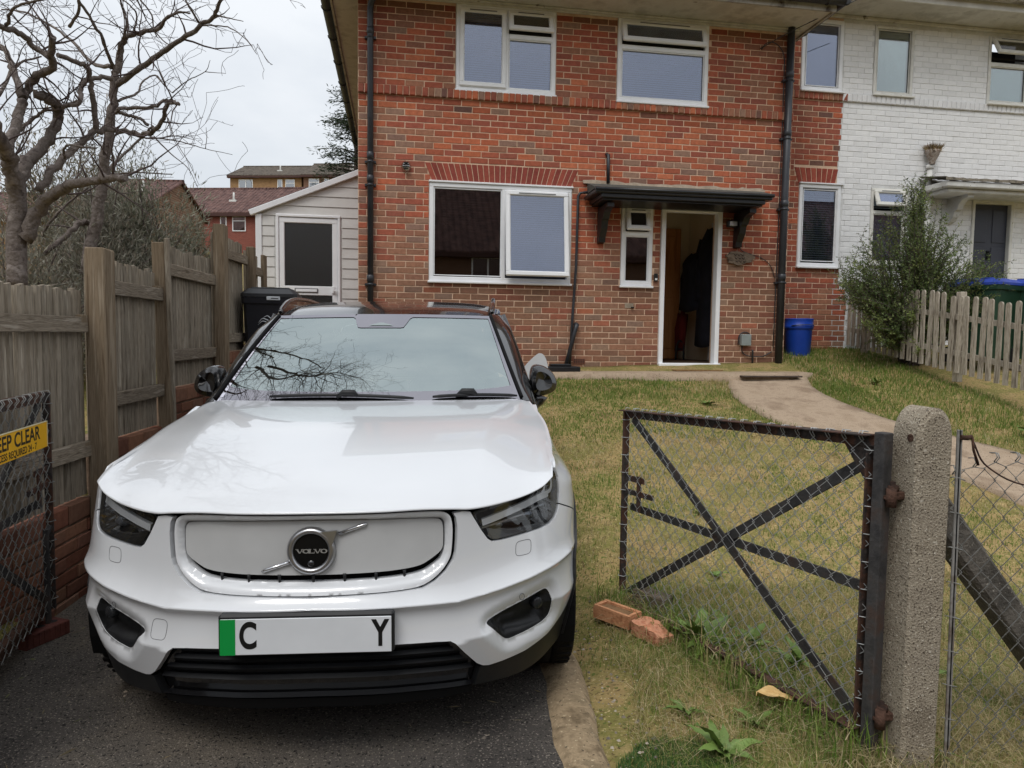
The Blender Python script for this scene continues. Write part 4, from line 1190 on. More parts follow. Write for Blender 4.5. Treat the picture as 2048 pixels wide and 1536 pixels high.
m = MB(); frame_bars(m, DX0 + 0.042, DX1 - 0.042, -0.26, DZ1 - 0.045, 0.07, YL - 0.006, YL + 0.035); m.box(DX0 + 0.1, DX1 - 0.1, YL - 0.004, YL + 0.033, 0.83, 0.955, bev=0.006); ek(m.build('door_leaf', upvc))
m = MB(); m.box(DX0 + 0.105, DX1 - 0.105, YL + 0.012, YL + 0.02, 0.95, DZ1 - 0.11); m.box(DX0 + 0.105, DX1 - 0.105, YL + 0.012, YL + 0.02, -0.2, 0.835); ek(m.build('pane', glass_mat('frosted_door_glass', 0.06, (0.5, 0.5, 0.48, 1), rough=0.35)))
m = MB(); m.box(-1.36, -1.05, YL - 0.014, YL - 0.004, 0.865, 0.925, bev=0.003); m.box(-1.345, -1.065, YL - 0.018, YL - 0.0135, 0.877, 0.913, 1, bev=0.002); ek(m.build('letter_plate', [pmat('grey_trim', srgb(96, 96, 98), rough=0.4), upvc]))
m = MB(); m.box(-0.87, -0.83, YL - 0.02, YL - 0.006, 0.86, 0.96, bev=0.004); m.bar((-0.85, YL - 0.04, 0.90), (-0.80, YL - 0.04, 0.90), 0.02, 0.02); ek(m.build('door_handle', upvc))
m = MB(); m.box(LX0 + 0.06, LX1, 3.2, 3.3, -0.3, 2.4); lpart(m.build('room_wall', pmat('dim_room', srgb(120, 116, 108), rough=0.9)))
# ------------------------------------------------------------------ houses on the hill behind
tile_red = pmat('brown_pantile', [srgb(86, 62, 56), srgb(112, 80, 72), srgb(100, 72, 66)], scale=1.2, rough=0.9, bump=0.0)
tile_old = pmat('grey_brown_tile', [srgb(84, 76, 66), srgb(104, 94, 82), srgb(92, 82, 74)], scale=0.8, rough=0.9)
def tile_mat(name, c0, c1, c2):
    if name in MATS: return MATS[name]
    m, nt, b = newmat(name); N, L = nt.nodes, nt.links
    tc = N.new('ShaderNodeTexCoord')
    w1 = N.new('ShaderNodeTexWave'); w1.inputs['Scale'].default_value = 1.05; w1.bands_direction = 'X'; w1.inputs['Distortion'].default_value = 0.3
    w2 = N.new('ShaderNodeTexWave'); w2.inputs['Scale'].default_value = 0.95; w2.bands_direction = 'Y'; w2.wave_profile = 'SAW'
    n = N.new('ShaderNodeTexNoise'); n.inputs['Scale'].default_value = 3; n.inputs['Detail'].default_value = 6
    for x in (w1, w2, n): L.new(tc.outputs['Object'], x.inputs['Vector'])
    r = N.new('ShaderNodeValToRGB'); e = r.color_ramp.elements; e[0].position = 0.35; e[0].color = c0; e[1].position = 0.65; e[1].color = c2; k = e.new(0.5); k.color = c1
    L.new(n.outputs['Fac'], r.inputs['Fac']); L.new(r.outputs['Color'], b.inputs['Base Color'])
    ad = N.new('ShaderNodeMath'); ad.operation = 'ADD'; L.new(w1.outputs['Fac'], ad.inputs[0]); L.new(w2.outputs['Fac'], ad.inputs[1])
    bp = N.new('ShaderNodeBump'); bp.inputs['Strength'].default_value = 1.0; bp.inputs['Distance'].default_value = 0.12
    L.new(ad.outputs[0], bp.inputs['Height']); L.new(bp.outputs['Normal'], b.inputs['Normal']); b.inputs['Roughness'].default_value = 0.9
    MATS[name] = m; return m
t_low = tile_mat('pantile_roof', srgb(82, 58, 54), srgb(104, 76, 70), srgb(122, 92, 84))
t_up = tile_mat('weathered_tile_roof', srgb(78, 70, 62), srgb(98, 88, 78), srgb(112, 102, 90))
def far_brick(name, c0, c1, cm):
    if name in MATS: return MATS[name]
    m, nt, b = newmat(name); N, L = nt.nodes, nt.links
    tc = N.new('ShaderNodeTexCoord'); mp = N.new('ShaderNodeMapping'); mp.inputs['Rotation'].default_value = (R(90), 0, 0)
    br = N.new('ShaderNodeTexBrick'); br.inputs['Scale'].default_value = 1; br.inputs['Brick Width'].default_value = 0.225; br.inputs['Row Height'].default_value = 0.075; br.inputs['Mortar Size'].default_value = 0.006
    br.inputs['Color1'].default_value = c0; br.inputs['Color2'].default_value = c1; br.inputs['Mortar'].default_value = cm
    L.new(tc.outputs['Object'], mp.inputs['Vector']); L.new(mp.outputs['Vector'], br.inputs['Vector']); L.new(br.outputs['Color'], b.inputs['Base Color'])
    b.inputs['Roughness'].default_value = 0.9; MATS[name] = m; return m
fb_red = far_brick('far_red_brick', srgb(124, 66, 56), srgb(140, 76, 64), srgb(146, 110, 96))
fb_yel = far_brick('far_yellow_brick', srgb(150, 116, 78), srgb(128, 96, 64), srgb(156, 132, 104))
fb_brn = far_brick('far_brown_brick', srgb(116, 86, 66), srgb(104, 72, 58), srgb(130, 106, 88))
g_far = glass_mat('far_window_glass', 0.30, (0.30, 0.33, 0.36, 1))
dk_wood = pmat('dark_eaves_board', srgb(70, 44, 38), rough=0.8)
def far_house(name, origin, rz, w, dep, h, rise, wallm, roofm, wins, label, over=0.35, base=6.0, verge=True):
    """local: x along the front, y back, z from the eaves down; origin = front left eaves corner"""
    r = empty(name, origin, rz, label, 'house')
    m = MB(); m.box(0, w, 0, dep, -base, 0)
    m.add([(0, 0, 0), (0, dep, 0), (0, dep / 2, rise)], [(0, 1, 2)]); m.add([(w, 0, 0), (w, dep, 0), (w, dep / 2, rise)], [(0, 2, 1)])
    m.build('wall', wallm, r)
    sl = rise / (dep / 2); zz = -over * sl
    rm = MB(); t = 0.10
    for s in (0, 1):
        y0, y1 = (-over, dep / 2) if s == 0 else (dep + over, dep / 2)
        rm.add([(-0.25, y0, zz + 0.05), (w + 0.25, y0, zz + 0.05), (w + 0.25, y1, rise + 0.05), (-0.25, y1, rise + 0.05), (-0.25, y0, zz + 0.05 + t), (w + 0.25, y0, zz + 0.05 + t), (w + 0.25, y1, rise + 0.05 + t), (-0.25, y1, rise + 0.05 + t)],
               [(0, 1, 2, 3), (7, 6, 5, 4), (0, 4, 5, 1), (1, 5, 6, 2), (3, 7, 4, 0)])
    rf = rm.build('roof', roofm, r)
    m = MB(); m.tube([(-0.25, dep / 2, rise + 0.13), (w + 0.25, dep / 2, rise + 0.13)], 0.12, 8); m.build('ridge', roofm, rf)
    m = MB(); m.tube([(w * 0.62, dep * 0.22, rise * 0.44 + 0.1), (w * 0.62, dep * 0.22, rise * 0.44 + 0.75)], [0.10, 0.07], 8); m.box(w * 0.62 - 0.28, w * 0.62 + 0.28, dep * 0.22 - 0.25, dep * 0.22 + 0.1, rise * 0.44 + 0.0, rise * 0.44 + 0.16); m.build('flue', old_white, rf)
    m = MB(); m.box(-0.2, w + 0.2, -over - 0.03, -over, zz - 0.16, zz + 0.06); m.box(-0.2, w + 0.2, -over, 0, zz - 0.16, zz - 0.12); m.build('eaves_board', dk_wood, r)
    for (x0, x1, z0, z1, nb) in wins:
        wo = empty('window', ((x0 + x1) / 2, 0, z0), parent=r)
        m = MB(); W, H = (x1 - x0) / 2, z1 - z0
        frame_bars(m, -W, W, 0, H, 0.07, -0.06, 0.05, 0.01)
        for k in range(1, nb): m.box(-W + 2 * W * k / nb - 0.04, -W + 2 * W * k / nb + 0.04, -0.058, 0.04, 0.07, H - 0.07)
        if nb == 1 and W > 0.4: m.box(-W + 0.07, W - 0.07, -0.057, 0.04, H * 0.66, H * 0.66 + 0.06)
        m.build('frame', upvc, wo)
        m = MB(); m.box(-W + 0.05, W - 0.05, -0.02, -0.01, 0.05, H - 0.05); m.build('pane', g_far, wo)
        m = MB(); m.box(-W + 0.02, -W * 0.35, 0.0, 0.004, 0.02, H - 0.02); m.box(W * 0.5, W - 0.02, 0.0, 0.004, 0.02, H - 0.02); m.build('curtain', pmat('pale_curtain', srgb(190, 190, 190), rough=0.9), wo)
    return r
ang = -YAW - R(4)
wl_ = [(0.25, 1.75, -1.35, -0.2, 2), (4.75, 5.25, -1.40, -0.3, 1), (5.7, 6.75, -1.45, -0.3, 1)]
far_house('terraced_house', at(320, 424, 55), ang, 7.9, 9.0, 5, 2.5, fb_red, t_low, wl_, 'red brick terraced house below the hilltop row, left of the lean-to', base=7)
far_house('terraced_house', at(516, 424, 53.5), ang, 8.0, 9.0, 5, 2.5, fb_red, t_low, wl_, 'red brick terraced house mostly hidden behind the white lean-to roof', base=7)
wu = [(1.0, 2.6, -1.75, -0.45, 2), (5.4, 5.95, -1.75, -0.45, 1), (6.3, 7.35, -1.75, -0.45, 1)]
far_house('terraced_house', at(460, 351, 80), ang, 8.1, 8.0, 5, 1.75, fb_yel, t_up, wu, 'yellow brick house at the left end of the hilltop row', base=9)
far_house('terraced_house', at(607, 349, 79), ang, 8.1, 8.0, 5, 1.9, fb_brn, t_up, [(0.6, 1.75, -1.7, -0.45, 1), (2.3, 2.85, -1.7, -0.45, 1), (4.2, 5.4, -1.7, -0.45, 1)], 'brown brick hilltop house half hidden by the dark conifer', base=9)
far_house('terraced_house', at(-150, 425, 36), -YAW + R(6), 8.2, 8.0, 5, 1.6, fb_yel, t_low, [(1.5, 3.0, -1.6, -0.4, 2), (6.0, 7.2, -1.6, -0.4, 2), (6.2, 7.0, -3.9, -2.6, 1)], 'yellow brick house seen through the bare tree branches', base=8)
far_house('terraced_house', at(185, 400, 44), -YAW + R(2), 3.6, 8.0, 5, 1.9, fb_brn, t_low, [(1.9, 2.9, -1.5, -0.4, 1)], 'narrow brown brick house behind the tree, beside the yellow one', base=8)
# house over the road, mirrored in windows; row lengthened to block low sky light
far_house('opposite_house', (42, -24, 4.3), R(180), 90, 9.0, 5, 3.8, fb_brn, t_low, [(x, x + 1.6, -1.6, -0.4, 2) for x in range(2, 88, 5)], 'brown brick houses over the road, mirrored in the front window', base=6)
# ------------------------------------------------------------------ boundary: retaining wall and timber fence
wood_v = pmat('weathered_pale_wood', [srgb(118, 108, 94), srgb(158, 147, 131), srgb(136, 125, 110), srgb(176, 166, 150)], scale=5, rough=0.9, bump=0.7, bscale=30, stretch=(9, 9, 0.6), rand=0.16, spec=0.2)
wood_h = pmat('weathered_rail_wood', [srgb(104, 92, 78), srgb(150, 138, 122), srgb(124, 112, 97), srgb(168, 157, 142)], scale=5, rough=0.9, bump=0.8, bscale=26, stretch=(0.7, 9, 9), rand=0.12, spec=0.2)
wood_p = pmat('brown_post_wood', [srgb(104, 88, 70), srgb(138, 122, 102), srgb(120, 105, 86), srgb(150, 136, 117)], scale=4, rough=0.9, bump=0.6, bscale=24, stretch=(8, 8, 0.45), rand=0.12, spec=0.2)
fence = empty('timber_fence', FENCE_O, FENCE_A, 'weathered grey timber fence stepping up along the left of the drive', 'fence')
rwall = empty('retaining_wall', FENCE_O, FENCE_A, 'low stepped brick retaining wall under the timber fence', 'wall')
BAYS = [(-0.9, 1.54, 0.53, -0.60, (0.343, -0.32)), (1.54, 2.50, 0.72, -0.335, (0.57, -0.09)), (2.50, 3.61, 0.915, -0.094, (0.75, 0.144)), (3.61, 4.53, 1.15, 0.14, (1.0, 0.265)), (4.53, 5.06, 1.10, 0.20, (0.93, 0.33))]
def irregular(m, j, seed):
    r = random.Random(seed); m.v = [(p[0] + r.uniform(-j, j), p[1] + r.uniform(-j, j), p[2] + r.uniform(-j, j)) for p in m.v]
pale_meshes = []
for k in range(6):
    m = MB(); w = 0.021 + 0.003 * (k % 3)
    pts = [(-w, 0.004), (-w + 0.008, -0.010), (w - 0.008, -0.011), (w, 0.003), (w, 0.012), (-w, 0.012)]
    n = len(pts); vs = []
    for z in (0.0, 0.33, 0.66, 1.0):
        ox, oy = rng.uniform(-0.003, 0.003), rng.uniform(-0.002, 0.002)
        tilt = rng.uniform(-0.008, 0.008) if z == 1.0 else 0
        vs += [(p[0] + ox, p[1] + oy, z + tilt * p[0] / w) for p in pts]
    fs = [(i * n + a, i * n + (a + 1) % n, (i + 1) * n + (a + 1) % n, (i + 1) * n + a) for i in range(3) for a in range(n)] + [tuple(range(3 * n, 4 * n))]
    m.add(vs, fs); o = m.build('pale', wood_v); pale_meshes.append(o.data); bpy.data.objects.remove(o)
for bi, (x0, x1, top, wt, rails) in enumerate(BAYS):
    x = x0 + 0.06
    while x < x1 - 0.03:
        o = bpy.data.objects.new('pale', rng.choice(pale_meshes)); L = top - wt + rng.uniform(-0.012, 0.012) - 0.01
        o.location = (x, 0.055 + rng.uniform(-0.003, 0.003), wt + 1.10 + 0.01); o.scale = (1, 1, L); o.rotation_euler = (rng.uniform(-0.004, 0.004), rng.uniform(-0.012, 0.012), 0)
        link(o, fence); x += 0.0545 + rng.uniform(-0.002, 0.004)
    for rz_ in rails:
        m = MB(); L = x1 - x0 - (0.02 if bi else 0)
        m.box(0, L, 0.0, 0.036, -0.042, 0.042, bev=0.004); irregular(m, 0.002, bi * 7 + int(rz_ * 100))
        o = m.build('rail', wood_h, fence); o.location = (x0 + 0.01, 0.0, rz_ + 1.10); o.rotation_euler = (0, rng.uniform(-0.008, 0.008), 0)
for (x, top, w, t, lean, ln2) in ((1.54, 0.763, 0.125, 0.10, 0.0, 0.004), (2.50, 0.92, 0.085, 0.08, 0.02, -0.03), (3.61, 1.21, 0.10, 0.09, 0.0, 0.0), (4.53, 1.135, 0.075, 0.07, 0.0, 0.0), (5.07, 1.115, 0.12, 0.03, 0.0, 0.0), (-0.9, 0.62, 0.12, 0.10, 0, 0)):
    m = MB(); m.box(-w / 2, w / 2, -t + 0.015, 0.02, -0.05, top + 1.10, bev=0.006)
    for i, p in enumerate(m.v):
        if p[2] > 0.5: m.v[i] = (p[0], p[1], p[2] + p[0] * rng.uniform(-0.12, 0.02))
    o = m.build('post', wood_p, fence); o.location = (x, 0, 0); o.rotation_euler = (ln2, lean, 0)
m = MB(); m.box(-0.016, 0.016, -0.03, 0.0, 0.45, 2.03, bev=0.004); o = m.build('batten', wood_v, fence); o.location = (2.575, -0.02, 0.02); o.rotation_euler = (0, -0.05, 0)
for (x, z) in ((1.46, 0.36), (1.46, -0.33), (2.44, 0.58), (3.53, 0.75), (3.53, 0.15)):
    m = MB(); m.box(-0.05, 0.05, 0.001, 0.034, -0.04, 0.04, bev=0.003); o = m.build('rail_end', wood_p, fence); o.location = (x, 0.0, z + 1.10)
# wall
rb_m, _, _ = brick_mesh('brick', 0.215, 0.065, 0.02, 55, 0.005, 0.003); rb_m.materials.append(brick_obj_m)
cap_m, _, _ = brick_mesh('coping_brick', 0.205, 0.105, 0.06, 56, 0.008, 0.004); cap_m.materials.append(brick_obj_m)
old_mortar = pmat('old_lime_mortar', [srgb(120, 100, 84), srgb(150, 128, 108)], scale=8, rough=0.95, bump=0.7, bscale=60)
for bi, (x0, x1, top, wt, rails) in enumerate(BAYS):
    h = wt + 1.10
    m = MB(); m.box(x0, x1, 0.032, 0.34, -0.1, h - 0.006); m.build('wall_core', old_mortar, rwall)
    z, row = h - 0.11, 0
    def cb(v): c = rng.choice(P_BROWN + [srgb(140, 92, 74), srgb(134, 92, 76)]); k = rng.uniform(0.6, 0.85); return (c[0] * k, c[1] * k, c[2] * k, 1)
    x = x0 + 0.11
    while x < x1 + 0.02:
        o = bpy.data.objects.new('coping_brick', cap_m); o.location = (min(x, x1 - 0.1), 0.018 + rng.uniform(-0.004, 0.004), h - 0.056); o.color = cb(0); link(o, rwall); x += 0.217
    while z > -0.05:
        x = x0 + (0.11 if row % 2 else 0.0)
        while x < x1 + 0.05:
            a0, a1 = max(x - 0.1075, x0), min(x + 0.1075, x1)
            if a1 - a0 > 0.04:
                o = bpy.data.objects.new('brick', rb_m); o.location = ((a0 + a1) / 2, 0.02 + rng.uniform(-0.004, 0.004), z - 0.04); o.scale = ((a1 - a0) / 0.215, 1, 1); o.color = cb(0); link(o, rwall)
            x += 0.225
        z -= C; row += 1
# picket fence of the painted house
pk = empty('picket_fence', (6.42, 0.62, 0.2), 0, 'low weathered picket fence along the white house garden', 'fence')
wood_s = pmat('silvered_picket_wood', [srgb(140, 130, 116), srgb(192, 183, 168), srgb(166, 156, 141), srgb(112, 103, 92)], scale=6, rough=0.9, bump=0.7, bscale=30, stretch=(8, 8, 0.7), rand=0.14, spec=0.2)
m = MB(); w = 0.031; prof = [(-w, 0), (w, 0), (w, 0.86)] + [(w * math.cos(a), 0.865 + w * math.sin(a)) for a in np.linspace(0.15, math.pi - 0.15, 7)] + [(-w, 0.86)]
m.prism([(p[0], p[1]) for p in prof], -0.009, 0.009, 'X'); pmesh = m.build('picket', wood_s); pd = pmesh.data; bpy.data.objects.remove(pmesh)
y = 0.55
pz = lambda y: interp(y, [-6.6, -2.7, -2.2, 0.65], [-0.95, -0.25, -0.17, 0.24])
while y > -6.6:
    o = bpy.data.objects.new('picket', pd); o.location = (6.42 - 6.42, y - 0.62, pz(y) - 0.2 + 0.02); o.rotation_euler = (rng.uniform(-0.02, 0.03), rng.uniform(-0.02, 0.02), rng.uniform(-0.05, 0.05)); o.scale = (1, 1, rng.uniform(0.98, 1.03)); link(o, pk); y -= 0.112 + rng.uniform(-0.006, 0.006)
for zo in (0.24, 0.66):
    m = MB(); ys_ = np.linspace(0.6, -6.6, 13)
    for a, b in zip(ys_[:-1], ys_[1:]): m.bar((0.028, a - 0.62, pz(a) - 0.2 + zo), (0.028, b - 0.62, pz(b) - 0.2 + zo), 0.03, 0.06)
    m.build('rail', wood_s, pk)
for yy in (0.3, -1.4, -3.1, -4.8, -6.5):
    m = MB(); m.box(0.044, 0.12, yy - 0.66, yy - 0.58, pz(yy) - 0.3, pz(yy) + 0.75, bev=0.005); m.build('post', wood_s, pk)
# ------------------------------------------------------------------ bare twisted tree behind the fence
bark = pmat('grey_brown_bark', [srgb(84, 75, 71), srgb(120, 111, 106), srgb(100, 91, 85), srgb(140, 131, 126)], scale=9, rough=0.95, bump=1.0, bscale=22, coord='World', spec=0.15, detail=5, bdist=0.02)
twig_m = pmat('dark_twig', [srgb(78, 68, 66), srgb(106, 94, 92)], scale=20, rough=0.9, coord='World', spec=0.15)
def limb_pts(zp, d0, n=5):
    """traced centre line: (zx, zy, depth offset) in 2.926x survey pixels, at tree distance d0"""
    return [at(p[0] / 2.926, p[1] / 2.926, d0 + p[2]) for p in cat_rom([(q[0], q[1], q[2] if len(q) > 2 else 0.0) for q in zp], n)]
TREE_A = [  # (points, r0, r1)
 ([(100, 1700), (95, 1350), (105, 1180), (70, 1000, -.1), (40, 890, -.2), (-30, 760, -.4), (-120, 600, -.6)], 56, 30),
 ([(105, 1190), (135, 990, .1), (200, 905, .2), (285, 820, .3), (345, 700, .4), (335, 625, .3), (270, 575, .2), (190, 540, .1)], 38, 24),
 ([(40, 890, -.2), (90, 720, 0), (130, 600, .1), (150, 530, .2), (220, 445, .1), (300, 405, 0), (300, 330, -.1), (312, 215, -.2)], 30, 17),
 ([(130, 570, .1), (80, 420, .2), (30, 300, .4), (-60, 240, .6)], 22, 12),
 ([(150, 1400), (230, 1225), (330, 1130, -.1), (450, 1072, -.2), (600, 1045, -.3), (735, 1040, -.4)], 42, 17),
 ([(230, 1110, .1), (330, 965, .2), (460, 850, .3), (565, 770, .4), (700, 765, .5), (830, 790, .5), (900, 760, .4), (955, 705, .3), (975, 625, .2), (1010, 596, .1), (1046, 612, 0)], 24, 9),
 ([(-60, 130, -.2), (100, 190, 0), (200, 270, .1), (300, 345, .1)], 17, 15),
 ([(40, 150, -.1), (70, 60, -.2), (180, 10, -.3), (330, -10, -.3)], 10, 4),
 ([(335, 320, 0), (470, 370, .1), (520, 430, .2), (545, 580, .3), (560, 770, .4)], 13, 17),
 ([(660, 462, .4), (525, 458, .3), (472, 520, .2), (462, 600, .1), (370, 625, .2)], 16, 12),
 ([(0, 560, .3), (60, 420, .5), (140, 360, .6), (240, 330, .6)], 12, 5),
 ([(80, 790, .2), (180, 700, .3), (260, 650, .3), (330, 640, .3), (450, 590, .2)], 13, 6),
 ([(380, 930, .2), (375, 870, .1), (420, 850, 0), (560, 870, -.1)], 8, 5),
]
TREE_C = [
 ([(500, 1600), (555, 1300), (600, 1050), (630, 850), (655, 640), (675, 480), (685, 380), (705, 290), (745, 215, -.1), (830, 190, -.2), (930, 165, -.3), (985, 100, -.4), (1060, 72, -.4), (1112, 80, -.4)], 36, 4),
 ([(685, 492), (800, 410, -.2), (920, 325, -.4), (1060, 225, -.6), (1180, 145, -.8), (1255, 88, -.9), (1292, 0, -1.0), (1310, -90, -1.1)], 18, 6),
 ([(1255, 88, -.9), (1330, 104, -.9), (1425, 125, -.9)], 5, 1.5),
 ([(1170, 150, -.8), (1260, 150, -.9), (1350, 165, -1.0), (1440, 232, -1.1), (1505, 318, -1.1)], 4.5, 1.3),
 ([(690, 590, 0), (800, 545, .2), (832, 480, .3), (910, 440, .4), (960, 500, .4), (1010, 545, .4)], 8, 2.2),
 ([(1010, 543, .4), (1100, 470, .3), (1200, 420, .2), (1230, 352, .1)], 4, 1.5),
 ([(1200, 420, .2), (1322, 430, .1)], 2.6, 1.2),
 ([(660, 390), (540, 370, .2), (430, 250, .4), (300, 150, .5), (150, 75, .6), (10, 55, .6)], 13, 4),
 ([(665, 400), (600, 230, -.2), (520, 90, -.3), (440, -30, -.4), (380, -140, -.5)], 10, 6),
 ([(410, 160, .3), (462, 50, .2), (452, -60, .1)], 10, 7),
 ([(690, 320, -.1), (742, 150, -.2), (720, 60, -.2), (690, -60, -.3), (700, -160, -.3)], 8, 4),
 ([(770, 205, -.2), (802, 100, -.2), (760, 30, -.3), (690, -20, -.4)], 6, 3),
 ([(1165, 135, -.8), (1110, 40, -.9), (1070, -30, -.9), (1050, -120, -1)], 6, 3),
 ([(680, 660, 0), (720, 632, -.1), (900, 625, -.2), (955, 588, -.2), (1000, 590, -.2)], 12, 7),
 ([(690, 660, .1), (770, 680, .1), (830, 700, .1), (868, 735, .1)], 11, 8),
 ([(880, 800, .2), (1060, 830, .1), (1200, 870, 0), (1360, 905, -.1)], 4.5, 1.3),
 ([(1203, 870, 0), (1210, 800, 0), (1206, 745, 0)], 2.4, 1.2),
 ([(900, 800, .2), (1000, 900, .1), (1100, 985, 0), (1152, 1090, 0)], 4.5, 1.3),
 ([(985, 690, .1), (1030, 825, .1), (1110, 960, .1), (1165, 1085, .1)], 3, 1.2),
 ([(905, 440, .4), (970, 500, .4), (930, 400, .5), (905, 300, .5)], 4, 2),
 ([(820, 0, -.1), (890, 90, -.1), (905, 180, -.1), (990, 260, -.2), (1060, 250, -.3)], 5, 2.5),
 ([(600, 1030, 0), (700, 930, .2), (830, 800, .3), (900, 735, .3)], 9, 7),
 ([(560, 1330, .1), (480, 1300, 0), (400, 1370, -.1), (260, 1480, -.2)], 20, 12),
 ([(250, 1380, .3), (300, 1290, .2), (420, 1170, .2), (520, 1100, .2)], 9, 5),
 ([(640, 1020, .1), (800, 1010, 0), (1005, 1020, 0)], 6, 3),
]
class Tw:  # accumulates thin 3-sided twigs
    def __init__(s): s.m = MB()
    def grow(s, p, d, L, r, lev, rr):
        n = max(3, int(L / 0.07)); pts = [p]; rad = [r]; q = Vector(p); dd = Vector(d).normalized()
        for i in range(n):
            dd = (dd + Vector((rr.uniform(-1, 1), rr.uniform(-1, 1), rr.uniform(-0.9, 1.0))) * (0.30 if lev else 0.24) + Vector((0, 0, 0.03 if lev < 2 else -0.05))).normalized()
            q = q + dd * (L / n); pts.append(q.copy()); rad.append(max(0.0017, r * (1 - 0.75 * (i + 1) / n)))
            if lev < 3 and rr.random() < (0.62 if lev < 2 else 0.42) and i > 0:
                side = dd.cross(Vector((rr.uniform(-1, 1), rr.uniform(-1, 1), rr.uniform(-1, 1)))).normalized()
                s.grow(q, dd * 0.55 + side, L * rr.uniform(0.28, 0.6), max(0.0017, rad[-1] * 0.65), lev + 1, rr)
        s.m.tube(pts, rad, 4 if r > 0.006 else 3, cap=False, smooth=True)
def bare_tree(name, limbs, d0, label, seed, dens, extra=()):
    rr = random.Random(seed)
    p0 = limb_pts(limbs[0][0], d0)[0]
    root = empty(name, p0, 0, label, 'tree'); inv = Matrix.Translation(root.location).inverted()
    def k(o): o.parent = root; o.matrix_parent_inverse = inv.copy(); return o
    tr, tw = MB(), Tw()
    for li, (zp, r0, r1) in enumerate(limbs):
        pts = limb_pts(zp, d0); n = len(pts)
        # knots and wobble
        rad = []
        for i in range(n):
            t = i / (n - 1); r = lerp(r0, r1, t ** 0.8) / 2.926 * d0 / 1420
            rad.append(r * (1 + 0.16 * (vnoise2(i * 0.9 + li * 7, seed) - 0.5)))
            if r < 0.05: pts[i] = pts[i] + Vector((rr.uniform(-1, 1), rr.uniform(-1, 1), rr.uniform(-1, 1))) * min(0.012, r * 0.5)
        tr.tube(pts, rad, 12 if r0 > 15 else 7)
        Ltot = sum((pts[i + 1] - pts[i]).length for i in range(n - 1))
        nt = int(Ltot * dens)
        for j in range(nt):
            i = rr.randrange(max(1, n // 5), n) if r0 > 20 else rr.randrange(1, n)
            if rad[i] > 0.075: continue
            tdir = (pts[i] - pts[i - 1]).normalized()
            side = tdir.cross(Vector((rr.uniform(-1, 1), rr.uniform(-1, 1), rr.uniform(-1, 1)))).normalized()
            tw.grow(pts[i], tdir * 0.5 + side + Vector((0, 0, 0.25)), rr.uniform(0.15, 0.55), min(rad[i] * 0.5, 0.0075), 1, rr)
    for (wp, r0, r1) in extra:
        pts = [Vector(p) + Vector((rr.uniform(-1, 1), rr.uniform(-1, 1), rr.uniform(-1, 1))) * 0.02 for p in cat_rom(wp, 6)]; n = len(pts); rad = [lerp(r0, r1, i / (n - 1)) for i in range(n)]; tr.tube(pts, rad, 8)
        for j in range(n * 2):
            i = rr.randrange(1, n); side = Vector((rr.uniform(-1, 1), rr.uniform(-1, 1), rr.uniform(-1, 1))).normalized(); tw.grow(pts[i], (pts[i] - pts[i - 1]).normalized() * 0.5 + side, rr.uniform(0.3, 0.9), min(rad[i] * 0.5, 0.010), 0, rr)
    k(tr.build('trunk', bark)); o = k(tw.m.build('twigs', twig_m)); tag(o, kind='stuff')
    return root
bare_tree('bare_tree', TREE_A, 4.7, 'gnarled bare tree with cut limbs at the far left behind the fence', 21, 7, [([(-2.55, -4.3, 2.2), (-2.3, -4.6, 2.9), (-1.9, -4.75, 3.4), (-1.5, -4.6, 3.7), (-1.1, -4.7, 3.8)], 0.035, 0.008), ([(-2.4, -4.5, 2.6), (-2.2, -5.0, 3.2), (-1.9, -5.5, 3.5), (-1.5, -5.8, 3.6)], 0.03, 0.007), ([(-2.6, -4.2, 2.4), (-2.7, -4.0, 3.3), (-2.3, -3.9, 4.1), (-1.8, -4.1, 4.5)], 0.03, 0.007)])
bare_tree('bare_tree', TREE_C, 5.7, 'taller bare tree with long branches reaching right over the sky', 22, 5.0, [([(-1.9, -3.4, 2.7), (-1.6, -3.7, 3.3), (-1.2, -3.6, 3.8), (-0.8, -3.8, 4.0)], 0.03, 0.006), ([(-2.1, -3.3, 2.7), (-2.2, -3.4, 3.6), (-1.7, -3.2, 4.4), (-1.3, -3.5, 4.8)], 0.032, 0.006)])

# ------------------------------------------------------------------ foliage helpers
def leaves(name, P, Dv, L, W, cols, mat, parent=None, fold=0.0):
    """flat pointed leaves: positions P, directions Dv (n,3), lengths, widths, colours (n,3)"""
    P, Dv = np.asarray(P, float), np.asarray(Dv, float); n = len(P)
    Dv = Dv / np.maximum(np.linalg.norm(Dv, axis=1, keepdims=True), 1e-6)
    rv = nrng.normal(size=(n, 3)); S = np.cross(Dv, rv); S /= np.maximum(np.linalg.norm(S, axis=1, keepdims=True), 1e-6)
    L = np.asarray(L).reshape(-1, 1); W = np.asarray(W).reshape(-1, 1)
    V = np.empty((n, 4, 3)); V[:, 0] = P; V[:, 1] = P + Dv * L * 0.5 + S * W * 0.5; V[:, 2] = P + Dv * L; V[:, 3] = P + Dv * L * 0.5 - S * W * 0.5
    Fq = (np.arange(n)[:, None] * 4 + np.arange(4)[None, :])
    o = raw_mesh(name, V.reshape(-1, 3), Fq, mat, parent, col=np.repeat(np.asarray(cols), 4, axis=0))
    tag(o, kind='stuff'); return o
leaf_m = attr_mat('leaf', 'col', rough=0.55, bump=0, mottle=0.0, trans=0.25, spec=0.35)
def pal(cols, n, jit=0.15):
    c = np.array([x[:3] for x in cols])[nrng.integers(0, len(cols), n)]
    return c * (1 + jit * nrng.normal(size=(n, 1)))

